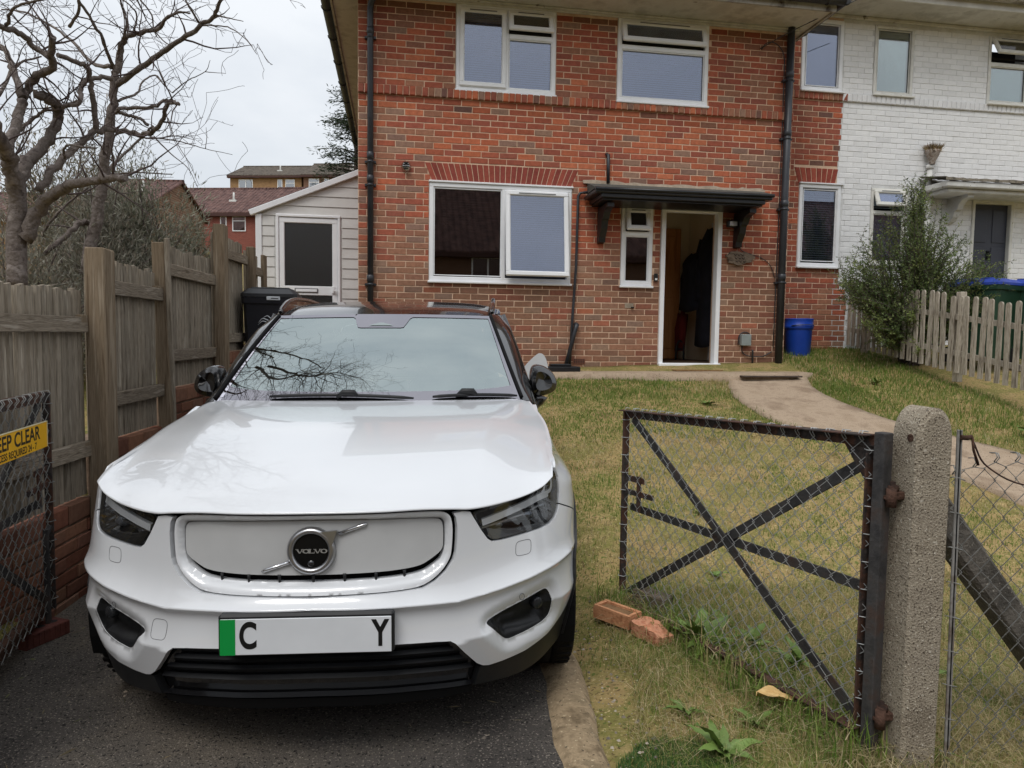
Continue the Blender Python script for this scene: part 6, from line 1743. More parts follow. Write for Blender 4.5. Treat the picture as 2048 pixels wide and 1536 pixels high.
# --- black inner shell added so the panel gaps look dark; grille
panel('front_gap_backing', [(0, 0.24), (0.5, 0.24), (0.62, 0.27), (0.64, 0.46), (0.55, 0.60), (0.55, 0.84), (0, 0.85)], matt_black, car, inset=0.062, flange=0, sp=0.05)
shr = lambda poly, k, cx=0.0, cy=0.72: [((p[0] - cx) * k + cx, (p[1] - cy) * k + cy) for p in poly]
def soft_open(P, n=2):
    P = [np.array(p, float) for p in P]
    for _ in range(n):
        Q = [P[0]]
        for a, b in zip(P[:-1], P[1:]): Q += [a * 0.75 + b * 0.25, a * 0.25 + b * 0.75]
        P = Q + [P[-1]]
    return [tuple(p) for p in P]
PANEL = soft_open(PANEL)
g_out = soft_open(shr(GRILLE_OUT, 0.976, 0, 0.715))
g_in = [(p[0] + 0.004, p[1] if p[1] > 0.72 else p[1] - 0.022 * smooth01((0.72 - p[1]) / 0.03)) for p in PANEL]; g_in[0] = (0, g_in[0][1]); g_in[-1] = (0, g_in[-1][1])
ring = g_out + g_in[::-1]
def ring_in(s, h):
    a, b = dist_poly((s, h), g_out), dist_poly((s, h), g_in); t = a / (a + b + 1e-9); return 0.004 + 0.024 * smooth01((t - 0.45) / 0.55)
grille, = panel('grille_surround', ring, white_paint, car, inset=ring_in, sp=0.008, flange=0.02)
panel('grille_panel', shr(PANEL, 0.992, 0, 0.735), grille_white, grille, inset=0.024, flange=0.012)
for k in range(-3, 4):
    s = abs(k) * 0.105 + 0.004; w, y, h = shell(s, 0.636, 0.030); m = MB(); m.tube([(math.copysign(w, k or 1), y - 0.004, h + 0.014), (math.copysign(w, k or 1), y - 0.002, h - 0.012)], [0.006, 0.004], 8); m.build('grille_tab', satin_black, grille)
# --- emblem
def gp_(w, h, ins=0.018): 
    p = shell(s_of_w(abs(w)), h, ins); return Vector((math.copysign(p[0], w), p[1], p[2]))
EC = gp_(0.0, 0.727, 0.020)
emb = empty('emblem', EC, 0, parent=car); emb.location = EC; emb.rotation_euler = (R(90 - 3), 0, 0)
m = MB()
m.lathe([(0.0545, 0.006), (0.057, 0.014), (0.064, 0.018), (0.072, 0.013), (0.0765, 0.004), (0.0775, -0.01)], 48); m.build('ring', satin_chrome, emb)
m = MB(); m.lathe([(0.0, 0.0092), (0.03, 0.0088), (0.0548, 0.0065)], 40); m.build('disc', pmat('emblem_black', srgb(10, 10, 11), rough=0.35, spec=0.25), emb)
a45 = R(38); ca, sa = math.cos(a45), math.sin(a45)
def rot2(x, y): return (x * ca - y * sa, x * sa + y * ca)
arrow = [rot2(0.060, -0.030), rot2(0.106, 0.0), rot2(0.060, 0.030)]
m = MB(); m.prism(arrow, 0.002, 0.016, 'Z'); m.build('arrow_tip', satin_chrome, emb)
for (x0, y0, x1, y1) in ((0.0915, 0.062, 0.188, 0.082), (-0.064, -0.038, -0.164, -0.070)):
    pass
bar_pts = [((0.092, 0.053), (0.186, 0.083)), ((-0.068, -0.035), (-0.166, -0.066))]
# diagonal strip, laid on the panel
for (p, q) in bar_pts:
    m = MB(); A, B = gp_(p[0], 0.727 + p[1], 0.019), gp_(q[0], 0.727 + q[1], 0.019); m.tube([A, A.lerp(B, 0.9) + Vector((0, -0.001, 0)), B], [0.0068, 0.0060, 0.0022], 6); o = m.build('diagonal_bar', chrome, emb); o.matrix_parent_inverse = Matrix.Translation(EC).inverted() @ Matrix.Identity(4)
    o.matrix_parent_inverse = (Matrix.Translation(EC) @ Euler((R(87), 0, 0)).to_matrix().to_4x4()).inverted()
# letters with slab serifs
def letter(ch, cx, wd, ht, st):
    q = []
    h2, w2, t, sf = ht / 2, wd / 2, st, st * 0.55
    if ch == 'V':
        q += [[(cx - w2 + t * .15, h2), (cx - w2 + t * 1.25, h2), (cx + t * .35, -h2), (cx - t * .35, -h2)], [(cx + w2 - t * .95, h2), (cx + w2 - t * .3, h2), (cx + t * .4, -h2), (cx - t * .1, -h2)]]
        q += [[(cx - w2 - t * .2, h2 - sf * .6), (cx - w2 + t * 1.6, h2 - sf * .6), (cx - w2 + t * 1.6, h2), (cx - w2 - t * .2, h2)], [(cx + w2 - t * 1.4, h2 - sf * .6), (cx + w2 + t * .15, h2 - sf * .6), (cx + w2 + t * .15, h2), (cx + w2 - t * 1.4, h2)]]
    elif ch == 'L':
        x0 = cx - w2 + t * .35
        q += [[(x0, -h2), (x0 + t * 1.1, -h2), (x0 + t * 1.1, h2), (x0, h2)], [(x0 - t * .4, h2 - sf * .6), (x0 + t * 1.5, h2 - sf * .6), (x0 + t * 1.5, h2), (x0 - t * .4, h2)], [(x0 - t * .4, -h2), (cx + w2, -h2), (cx + w2, -h2 + sf * .8), (x0 - t * .4, -h2 + sf * .8)], [(cx + w2 - t * .5, -h2), (cx + w2, -h2), (cx + w2, -h2 + ht * .42), (cx + w2 - t * .25, -h2 + ht * .42)]]
    elif ch == 'O':
        n = 20
        for k in range(n):
            a, b = 2 * math.pi * k / n, 2 * math.pi * (k + 1) / n
            q.append([(cx + w2 * math.cos(a), h2 * math.sin(a)), (cx + w2 * math.cos(b), h2 * math.sin(b)), (cx + (w2 - t * 1.05) * math.cos(b), (h2 - sf * .9) * math.sin(b)), (cx + (w2 - t * 1.05) * math.cos(a), (h2 - sf * .9) * math.sin(a))])
    return q
m = MB(); x = -0.0415; ws_ = {'V': 0.0215, 'O': 0.0205, 'L': 0.0175}
for ch in 'VOLVO':
    wd = ws_[ch]; 
    for q in letter(ch, x + wd / 2, wd * 0.96, 0.0135, 0.0042): m.prism([(p[0] * 0.98, p[1] + 0.0) for p in q], 0.0085, 0.0108, 'Z')
    x += wd * 0.80 + 0.0005 if ch in 'L' else wd * 0.83
m.v = [(p[0] * 1.16, p[1], p[2]) for p in m.v]
m.build('lettering', pmat('silver_letters', srgb(186, 186, 186), rough=0.35, metal=0.7), emb)
m = MB(); m.lathe([(0.0, 0.012), (0.006, 0.0115), (0.010, 0.0085)], 16, M=Matrix.Translation((0, -0.040, 0))); m.build('camera_eye', pmat('camera_glass', srgb(30, 32, 36), rough=0.08, spec=0.9), emb)

# --- headlamps
panel('headlamp_lens', shr(headl, 0.985, 0.80, 0.80), lens_glass, car, inset=-0.001, flange=0, sp=0.02)
hl = panel('headlamp', shr(headl, 0.995, 0.80, 0.80), gloss_black, car, inset=lambda s, h: 0.006 + 0.05 * smooth01(dist_poly((s, h), headl + [headl[0]]) / 0.02), flange=0.0, sp=0.02)
drl_m = pmat('lamp_light_guide', [srgb(226, 229, 232), srgb(240, 242, 244)], scale=6, rough=0.2, spec=0.8, coat=1.0)
def strip(name, pts, wd, ins, mat):
    for sg_ in (1, -1):
        m = MB(); up_, dn = [], []
        for i, p in enumerate(pts):
            a = pts[max(0, i - 1)]; b = pts[min(len(pts) - 1, i + 1)]; tx, ty = b[0] - a[0], b[1] - a[1]; L = math.hypot(tx, ty); nx2, ny2 = -ty / L * wd / 2, tx / L * wd / 2
            for lst, k in ((up_, 1), (dn, -1)):
                q = shell(p[0] + nx2 * k, p[1] + ny2 * k, ins); lst.append((q[0] * sg_, q[1], q[2]))
        n = len(pts); bk = [(p[0], p[1] + 0.02, p[2]) for p in up_ + dn]
        m.add(up_ + dn + bk, [(i, i + 1, n + i + 1, n + i) for i in range(n - 1)] + [(i, 2 * n + i, 2 * n + i + 1, i + 1) for i in range(n - 1)] + [(n + i, n + i + 1, 3 * n + i + 1, 3 * n + i) for i in range(n - 1)] + [(0, n, 3 * n, 2 * n)])
        m.build(name, mat, hl[0 if sg_ > 0 else 1])
strip('daylight_bar', [tuple(p) for p in cat_rom([(0.598, 0.779), (0.70, 0.796), (0.80, 0.812), (0.883, 0.825), (0.955, 0.829)], 4)], 0.022, 0.010, drl_m)
strip('daylight_fork', [tuple(p) for p in cat_rom([(0.90, 0.826), (0.935, 0.840), (0.952, 0.858), (0.956, 0.872)], 4)], 0.013, 0.016, drl_m)
strip('daylight_fork', [tuple(p) for p in cat_rom([(0.955, 0.829), (0.990, 0.836), (1.008, 0.858), (1.014, 0.884)], 4)], 0.012, 0.016, drl_m)
strip('lamp_ledge', [(0.60, 0.755), (0.70, 0.765), (0.80, 0.775), (0.90, 0.79)], 0.006, 0.030, satin_chrome)
for sg_ in (1, -1):
    for (s, h, r) in ((0.815, 0.766, 0.026), (0.68, 0.755, 0.018), (0.93, 0.785, 0.016)):
        w, y, z = shell(s, h, 0.045); m = MB(); m.lathe([(0, 0.014), (r * 0.6, 0.011), (r, 0.0), (r * 1.1, -0.01)], 20, M=Matrix.Translation((w * sg_, y, z)) @ Matrix.Rotation(R(90), 4, 'X') @ Matrix.Diagonal((1.25, 0.8, 1, 1))); m.build('projector', pmat('projector_glass', srgb(120, 124, 130), rough=0.08, spec=1.0, metal=0.6), hl[0 if sg_ > 0 else 1])

# --- lower intake, lip, skirt
intk = [(0, 0.25), (0.30, 0.245), (0.47, 0.232), (0.56, 0.225), (0.60, 0.28), (0.565, 0.308), (0.505, 0.372), (0.470, 0.414), (0.452, 0.426), (0.263, 0.44), (0, 0.447)]
low, = panel('lower_intake', intk, gloss_black, car, inset=0.036, flange=0, sp=0.03)
for (hh, s1, dz) in ((0.398, 0.47, 0.018), (0.362, 0.51, 0.014), (0.322, 0.55, 0.020), (0.256, 0.56, 0.012)):
    pts = [(s, hh - 0.028 * (s / 0.56) ** 2) for s in np.linspace(-s1, s1, 30)]
    m = MB(); vs = []
    for (s, h) in pts:
        for (dh, ins) in ((dz / 2, 0.030), (0.0, 0.006 if hh < 0.3 else 0.012), (-dz / 2, 0.030)):
            q = shell(abs(s), h + dh, ins); vs.append((math.copysign(q[0], s), q[1], q[2]))
    m.add(vs, [(3 * i + k, 3 * i + k + 1, 3 * i + k + 4, 3 * i + k + 3) for i in range(len(pts) - 1) for k in (0, 1)], 0, False); m.build('intake_slat', gloss_black if hh < 0.3 else satin_black, low)
skirt = [(0.565, 0.224), (0.60, 0.222), (0.681, 0.215), (0.788, 0.213), (0.874, 0.222), (0.96, 0.232), (arch_s(0.25), 0.25), (arch_s(0.34), 0.34), (arch_s(0.40), 0.40), (arch_s(0.455), 0.455), (1.04, 0.411), (0.98, 0.368), (0.888, 0.328), (0.763, 0.302), (0.663, 0.291), (0.607, 0.289), (0.575, 0.293)]
panel('lower_skirt', skirt, satin_black, car, inset=0.003, flange=0.03)
panel('chin_spoiler', [(0, 0.247), (0.30, 0.243), (0.47, 0.230), (0.56, 0.222), (0.56, 0.195), (0.4, 0.20), (0, 0.212)], matt_black, car, inset=0.012, flange=0.05, sp=0.03)

# --- bonnet
nA, nB = 56, 44
av = sorted(set(list(np.linspace(-1, 1, 2 * nA + 1)))); bv_ = [((i / nB) ** 1.35) for i in range(nB + 1)]
V_, F_ = [], []
for b in bv_:
    for a in av: V_.append(hood_pt(a, b))
n = len(av)
for i in range(nB):
    for j in range(n - 1): q = i * n + j; F_.append((q, q + 1, q + n + 1, q + n))
nb0 = len(V_)   # turned-down front and side edges
for j in range(n): p = V_[j]; V_.append((p[0], p[1] + 0.02, p[2] - 0.004))
for j in range(n - 1): F_.append((nb0 + j, nb0 + j + 1, j + 1, j))
for col in (0, n - 1):
    nb1 = len(V_)
    for i in range(nB + 1): p = V_[i * n + col]; V_.append((p[0] * 0.985, p[1], p[2] - 0.02))
    for i in range(nB): F_.append((i * n + col, (i + 1) * n + col, nb1 + i + 1, nb1 + i))
raw_mesh('bonnet', np.array(V_), np.array(F_), white_paint, car, smooth=True)
panel('bonnet_gap_backing', [(0, 0.80), (0.53, 0.80), (0.54, 0.83), (0.5, 0.842), (0, 0.85)], matt_black, car, inset=0.05, flange=0, sp=0.05)  # black sheet added to make the gap under the bonnet edge look dark

# --- wings and doors
ft = []
for b in np.linspace(0.0, 0.97, 26):
    p = hood_pt(1.0, b); s_ = s_of_y(p[1])
    if s_ > 1.06: ft.append((s_, p[2] + 0.003))
def side_fn(s, h, ins=0.0):
    p = shell(s, h, ins); return p
wing = [(arch_s(h), h) for h in (0.70, 0.735, 0.755)] + [(s_of_y(AY - 0.08), AH + 0.398), (s_of_y(AY), AH + 0.405), (s_of_y(AY + 0.08), AH + 0.398)] + [(arch_s(h, 1), h) for h in (0.755, 0.735, 0.70, 0.64, 0.56, 0.48, 0.40, 0.33)] + [(s_of_y(1.385), 0.33), (s_of_y(1.385), 0.9), (s_of_y(1.40), 1.0)]
ft = [p for p in ft if p[0] < s_of_y(1.40) - 0.01]
wing += ft[::-1] + [(1.040, 0.913), (1.050, 0.876), (1.032, 0.82), (1.008, 0.786), (1.14, 0.741)]
panel('front_wing', wing, white_paint, car, sp=0.026, flange=0.02)
def bar_(y): return s_of_y(y)
RY = 3.577
for (nm, y0, y1, arch) in (('front_door', 1.392, 2.395, None), ('rear_door', 2.402, 3.33, RY)):
    poly = [(bar_(y0), 0.33)]
    if arch: poly += [(bar_(3.15), 0.33)] + [(arch_s(h, -1, RY), h) for h in (0.36, 0.44, 0.52, 0.60, 0.66)] + [(bar_(y1), 0.70)]
    else: poly += [(bar_(y1), 0.33)]
    poly += [(bar_(y1), 1.045 if arch else 1.025), (bar_((y0 + y1) / 2), 1.03), (bar_(y0), 1.01)]
    d_ = panel(nm, poly, white_paint, car, sp=0.05, flange=0.015)
    for sg_ in (1, -1):
        m = MB(); q = [Vector((lambda t: (t[0] * sg_, t[1], t[2]))(shell(bar_(y), 0.90, -0.022))) for y in np.linspace(y1 - 0.26, y1 - 0.06, 6)]; m.tube(q, 0.013, 8); m.build('door_handle', white_paint, d_[0 if sg_ > 0 else 1])
qp = [(bar_(3.337), 0.705)] + [(arch_s(h, -1, RY), h) for h in (0.70, 0.735)] + [(bar_(RY), AH + 0.405)] + [(arch_s(h, 1, RY), h) for h in (0.735, 0.66, 0.56, 0.46, 0.36)] + [(bar_(4.0), 0.34), (S_MAX - 0.5, 0.34), (S_MAX, 0.34), (S_MAX, 1.0), (S_MAX - 0.55, 1.0), (bar_(3.9), 1.06), (bar_(3.337), 1.045)]
panel('rear_quarter', qp, white_paint, car, sp=0.05, flange=0.012)
# cladding round the arches and along the sills
def arch_ring(yc, r0, r1, a0, a1):
    pts = []
    for k in range(26): a = lerp(a0, a1, k / 25); pts.append((yc + r1 * math.cos(a), AH + r1 * math.sin(a)))
    for k in range(26): a = lerp(a1, a0, k / 25); pts.append((yc + r0 * math.cos(a), AH + r0 * math.sin(a)))
    return [(s_of_y(max(0.41, p[0])), p[1]) for p in pts]
for yc in (AY, RY):
    panel('arch_cladding', arch_ring(yc, 0.368, 0.412, R(-14), R(194)), satin_black, car, inset=-0.010, flange=0.05, sp=0.03)
panel('sill_cladding', [(bar_(1.27), 0.20), (bar_(3.18), 0.20), (bar_(3.18), 0.335), (bar_(1.27), 0.335)], satin_black, car, inset=-0.004, flange=0.05, sp=0.06)
panel('rear_bumper', [(bar_(3.96), 0.22), (S_MAX, 0.22), (S_MAX, 0.345), (bar_(3.97), 0.345)], satin_black, car, inset=-0.004, flange=0.05, sp=0.06)
# underbody and wheel housings
m = MB(); m.box(-0.60, 0.60, 0.42, 4.25, 0.20, 0.30); m.box(-0.86, 0.86, 1.30, 3.15, 0.19, 0.34); m.box(-0.62, 0.62, 0.30, 1.3, 0.3, 0.80); m.build('underbody', matt_black, car)
for yc in (AY, RY):
    for sg_ in (1, -1):
        m = MB(); n = 20; vs = []
        for k in range(n + 1):
            a = lerp(R(-20), R(200), k / n); vs += [(sg_ * 0.64, yc + 0.40 * math.cos(a), AH + 0.40 * math.sin(a)), (sg_ * 0.905, yc + 0.40 * math.cos(a), AH + 0.40 * math.sin(a))]
        m.add(vs, [(2 * k, 2 * k + 1, 2 * k + 3, 2 * k + 2) for k in range(n)]); m.add([(sg_ * 0.64, yc - 0.42, 0.2), (sg_ * 0.64, yc + 0.42, 0.2), (sg_ * 0.64, yc + 0.42, 0.77), (sg_ * 0.64, yc - 0.42, 0.77)], [(0, 1, 2, 3)]); m.build('wheel_housing', matt_black, car)
        wh = empty('wheel', (sg_ * 0.80, yc, 0.358), 0, parent=car)
        Mx = Matrix.Rotation(R(90), 4, 'Y')
        m = MB(); m.lathe([(0.235, -0.11), (0.30, -0.122), (0.338, -0.118), (0.352, -0.10), (0.358, -0.06), (0.358, -0.035), (0.351, -0.033), (0.351, -0.027), (0.358, -0.025), (0.358, 0.025), (0.351, 0.027), (0.351, 0.033), (0.358, 0.035), (0.358, 0.06), (0.352, 0.10), (0.338, 0.118), (0.30, 0.122), (0.235, 0.11)], 56, M=Mx)
        for k in range(44):
            a = 2 * math.pi * k / 44
            for s2 in (-1, 1): m.box(0.3545, 0.3605, -0.010, 0.012, s2 * 0.080 - 0.028, s2 * 0.080 + 0.028, M=Mx @ Matrix.Rotation(a, 4, 'Z'))
        m.build('tyre', tyre_m, wh)
        m = MB(); m.lathe([(0.236, 0.11), (0.24, 0.10), (0.225, 0.09), (0.22, -0.1)], 40, M=Mx if sg_ > 0 else Matrix.Rotation(R(-90), 4, 'Y'))
        for k in range(5):
            a = 2 * math.pi * k / 5
            for da in (-0.13, 0.13): m.bar(Mx @ Vector((0.04 * math.cos(a), 0.04 * math.sin(a), sg_ * 0.075)), Mx @ Vector((0.228 * math.cos(a + da), 0.228 * math.sin(a + da), sg_ * 0.10)), 0.034, 0.02, up=(1, 0, 0))
        m.lathe([(0, sg_ * 0.095), (0.035, sg_ * 0.09), (0.05, sg_ * 0.07)], 20, M=Mx); m.build('rim', pmat('dark_alloy', srgb(70, 71, 74), rough=0.3, metal=0.8), wh)
# --- greenhouse
def grid_surface(name, fn, na, nb, mat, parent, smooth=True):
    V_ = [fn(lerp(-1, 1, j / na), i / nb) for i in range(nb + 1) for j in range(na + 1)]
    F_ = [(i * (na + 1) + j, i * (na + 1) + j + 1, (i + 1) * (na + 1) + j + 1, (i + 1) * (na + 1) + j) for i in range(nb) for j in range(na)]
    return raw_mesh(name, np.array(V_), np.array(F_), mat, parent, smooth=smooth)
ws = grid_surface('windscreen', lambda a, b: glass_pt(a, b), 40, 26, ws_glass, car)
frit_m = glass_mat('windscreen_band', 0.33, (0.03, 0.03, 0.03, 1), (0.86, 0.83, 0.90, 1))
def ribbon(name, fa, fb, n, mat, parent):
    V_ = []; 
    for i in range(n + 1): V_ += [fa(i / n), fb(i / n)]
    return raw_mesh(name, np.array(V_), np.array([(2 * i, 2 * i + 2, 2 * i + 3, 2 * i + 1) for i in range(n)]), mat, parent, smooth=True)
L_ = 0.003
ribbon('frit_band', lambda t: glass_pt(lerp(-1, 1, t), 0.0, L_), lambda t: glass_pt(lerp(-1, 1, t) * 0.96, 0.10 + 0.04 * abs(lerp(-1, 1, t)) ** 6, L_), 40, frit_m, ws)
def top_edge(t):
    a = lerp(-1, 1, t); b = 0.955
    if abs(a) < 0.27: b = lerp(0.955, 0.80, smooth01((0.27 - abs(a)) / 0.08))
    return glass_pt(a * 0.985, b, L_)
ribbon('frit_band', top_edge, lambda t: glass_pt(lerp(-1, 1, t), 1.0, L_), 80, frit_m, ws)
for s_ in (-1, 1): ribbon('frit_band', lambda t: glass_pt(s_ * 1.0, t, L_), lambda t: glass_pt(s_ * lerp(0.955, 0.97, t), t, L_), 20, frit_m, ws)
m = MB(); tri = [glass_pt(-0.11, 0.825, L_ * 2), glass_pt(0.11, 0.825, L_ * 2), glass_pt(0.02, 0.865, L_ * 2), glass_pt(-0.02, 0.865, L_ * 2)]; m.add(tri, [(0, 1, 2, 3)]); m.build('sensor_window', pmat('sensor_window', srgb(140, 150, 150), rough=0.3), ws)
# pillars and cant rails
inner = lambda t: glass_pt(1.0, t)
OUT = cat_rom([(0.845, 1.47, 1.045), (0.835, 1.62, 1.10), (0.800, 1.85, 1.27), (0.755, 2.10, 1.43), (0.705, 2.38, 1.535)], 6)
for s_ in (-1, 1):
    V_ = []; n = len(OUT) - 1
    for i, o_ in enumerate(OUT):
        t = i / n; a_ = inner(t); 
        for k, q in enumerate((0.0, 0.25, 0.5, 0.8, 1.0)):
            bul = 0.016 * math.sin(math.pi * q); p = [lerp(a_[j], o_[j], q) for j in range(3)]
            V_.append((s_ * (p[0] + bul * 0.6), p[1] - bul * 0.5, p[2] + bul * 0.6))
    F_ = [(i * 5 + k, i * 5 + k + 1, (i + 1) * 5 + k + 1, (i + 1) * 5 + k) for i in range(n) for k in range(4)]
    raw_mesh('windscreen_pillar', np.array(V_), np.array(F_), gloss_black, car, smooth=True)
    m = MB(); q = [Vector((s_ * glass_pt(1.0, t)[0] * 1.004, glass_pt(1.0, t)[1] - 0.004, glass_pt(1.0, t)[2] + 0.006)) for t in np.linspace(0.02, 1, 24)]; m.tube(q, 0.009, 6); m.build('rubber_seal', matt_black, car)
ROOF_Y = [2.06, 2.20, 2.35, 2.6, 2.9, 3.3, 3.7, 4.0, 4.18]; ROOF_H = [1.530, 1.574, 1.603, 1.634, 1.648, 1.642, 1.612, 1.56, 1.51]; ROOF_W = [0.628, 0.655, 0.672, 0.688, 0.692, 0.685, 0.66, 0.62, 0.58]
def roof_pt(a, b):
    y0 = 2.068 + 0.095 * a * a; y = lerp(y0, 4.18 - 0.08 * a * a, b); w = a * np.interp(y - 0.095 * a * a * (1 - b), ROOF_Y, ROOF_W)
    return (w, y, np.interp(y - 0.095 * a * a * (1 - b), ROOF_Y, ROOF_H) - 0.018 * a * a - 0.030 * abs(a) ** 8)
roof = grid_surface('roof', roof_pt, 36, 40, gloss_black, car)
RW = [np.array((0.705, 2.38, 1.535)), np.array((0.705, 2.9, 1.585)), np.array((0.69, 3.4, 1.57)), np.array((0.66, 3.85, 1.50)), np.array((0.62, 4.14, 1.42))]
RWs = cat_rom(RW, 6); BELT = cat_rom([(0.845, 1.47, 1.045), (0.862, 2.2, 1.035), (0.858, 3.0, 1.05), (0.80, 3.7, 1.08), (0.70, 4.2, 1.12)], 8)
for s_ in (-1, 1):
    # cant rail
    V_ = []; n = len(RWs) - 1
    for i, p in enumerate(RWs):
        e = roof_pt(1.0, max(0, min(1, (p[1] - 2.163) / (4.10 - 2.163)))); V_ += [(s_ * e[0], e[1], e[2]), (s_ * (lerp(e[0], p[0], .5) + 0.01), lerp(e[1], p[1], .5), lerp(e[2], p[2], .5) + 0.01), (s_ * p[0], p[1], p[2])]
    raw_mesh('cant_rail', np.array(V_), np.array([(3 * i + k, 3 * i + k + 1, 3 * i + k + 4, 3 * i + k + 3) for i in range(n) for k in (0, 1)]), gloss_black, car, smooth=True)
    # side glass: belt line up to pillar and rail
    topc = [np.array(p) for p in OUT] + [np.array(p) for p in RWs[1:]]; ty = [p[1] for p in topc]
    V_ = []
    for p in BELT:
        j = int(np.argmin([abs(t - p[1]) for t in ty])); tp = [float(np.interp(p[1], ty, [q[k] for q in topc])) for k in range(3)]
        for q in np.linspace(0, 1, 6): V_.append((s_ * (lerp(p[0], tp[0], q) + 0.02 * math.sin(math.pi * q) - 0.006), p[1], lerp(p[2] - 0.01, tp[2], q)))
    n = len(BELT) - 1
    raw_mesh('side_window', np.array(V_), np.array([(6 * i + k, 6 * i + k + 1, 6 * i + k + 7, 6 * i + k + 6) for i in range(n) for k in range(5)]), side_glass, car, smooth=True)
    for yb in (2.40, 3.34):
        i = int(np.argmin([abs(p[1] - yb) for p in BELT])); m = MB(); q = [Vector(V_[6 * i + k]) + Vector((s_ * 0.004, 0, 0)) for k in range(6)]; m.tube(q, 0.03, 6); m.build('door_pillar', gloss_black, car)
    m = MB(); m.tube([Vector((s_ * (p[0] + 0.002), p[1], p[2] - 0.006)) for p in BELT], 0.010, 6); m.build('belt_trim', gloss_black, car)
    # roof rail
    m = MB(); rl = [Vector(p) for p in cat_rom([(s_ * 0.640, 2.22, 1.548), (s_ * 0.648, 2.32, 1.582), (s_ * 0.656, 2.48, 1.622), (s_ * 0.664, 2.75, 1.652), (s_ * 0.664, 3.2, 1.656), (s_ * 0.644, 3.7, 1.62), (s_ * 0.62, 3.95, 1.56)], 6)]
    ribbon('rail_foot', lambda t: tuple(rl[int(round(t * (len(rl) - 1)))]), lambda t: tuple(rl[int(round(t * (len(rl) - 1)))] - Vector((0, 0, 0.06))), len(rl) - 1, gloss_black, car)
    m.tube(rl, [0.010] + [0.0145] * (len(rl) - 2) + [0.010], 8); m.build('roof_rail', gloss_black, car)
    m = MB(); m.tube([p + Vector((s_ * 0.004, -0.006, 0.010)) for p in rl[1:16]], 0.0045, 5); m.build('rail_brightwork', gloss_black, car)
# hatch and rear glass
V_ = []
for i in range(9):
    for j in range(13): a = lerp(-1, 1, j / 12); t = i / 8; p = roof_pt(a, 1.0); V_.append((lerp(p[0], a * 0.78, t), lerp(p[1], 4.36 - 0.1 * a * a, t), lerp(p[2], 1.0, t)))
raw_mesh('tailgate', np.array(V_), np.array([(i * 13 + j, i * 13 + j + 1, (i + 1) * 13 + j + 1, (i + 1) * 13 + j) for i in range(8) for j in range(12)]), side_glass, car, smooth=True)
# cowl and wipers
ribbon('cowl', lambda t: (lambda p: (p[0], p[1] + 0.02, p[2] - 0.02))(hood_pt(lerp(-1, 1, t), 1.0)), lambda t: glass_pt(lerp(-1, 1, t), 0.06, -0.002), 40, matt_black, car)
def wiper(a0, a1, b0, bm, b1, apiv):
    m = MB(); q = [Vector(glass_pt(lerp(a0, a1, t), lerp(lerp(b0, bm, t), lerp(bm, b1, t), t), 0.016)) for t in np.linspace(0, 1, 14)]; m.tube(q, [0.006] + [0.009] * 12 + [0.005], 6)
    c = Vector(glass_pt(apiv, 0.045, 0.02)); m.tube([c + Vector((-0.05, 0, -0.01)), c + Vector((-0.02, 0, 0.012)), c + Vector((0.03, 0, 0.012)), c + Vector((0.05, 0.0, -0.005))], [0.008, 0.016, 0.016, 0.008], 8)
    m.build('wiper', satin_black, car)
wiper(-0.62, 0.30, 0.035, 0.075, 0.02, -0.12); wiper(0.42, 0.97, 0.03, 0.055, 0.02, 0.64)
# cabin seen dimly through the screen
cab = pmat('dark_cabin', [srgb(26, 26, 28), srgb(38, 38, 40)], scale=6, rough=0.7)
m = MB(); m.add([(-0.74, 1.36, 1.05), (0.74, 1.36, 1.05), (0.72, 1.95, 1.03), (-0.72, 1.95, 1.03), (0.72, 1.98, 0.75), (-0.72, 1.98, 0.75)], [(0, 1, 2, 3), (3, 2, 4, 5)]); m.box(-0.84, 0.84, 1.4, 4.2, 0.34, 0.42); m.build('dashboard', cab, car)
for x in (-0.36, 0.36):
    m = MB(); m.box(x - 0.25, x + 0.25, 2.35, 2.48, 0.5, 1.16, bev=0.06); m.box(x - 0.13, x + 0.13, 2.38, 2.47, 1.17, 1.36, bev=0.04); m.box(x - 0.25, x + 0.25, 2.0, 2.4, 0.42, 0.58, bev=0.05); m.build('seat', cab, car)
m = MB(); n = 28; m.tube([(-0.36 + 0.185 * math.cos(2 * math.pi * k / n), 1.90 + 0.05 * math.sin(2 * math.pi * k / n), 1.08 + 0.175 * math.sin(2 * math.pi * k / n)) for k in range(n + 1)], 0.014, 8, cap=False); m.build('steering_wheel', cab, car)
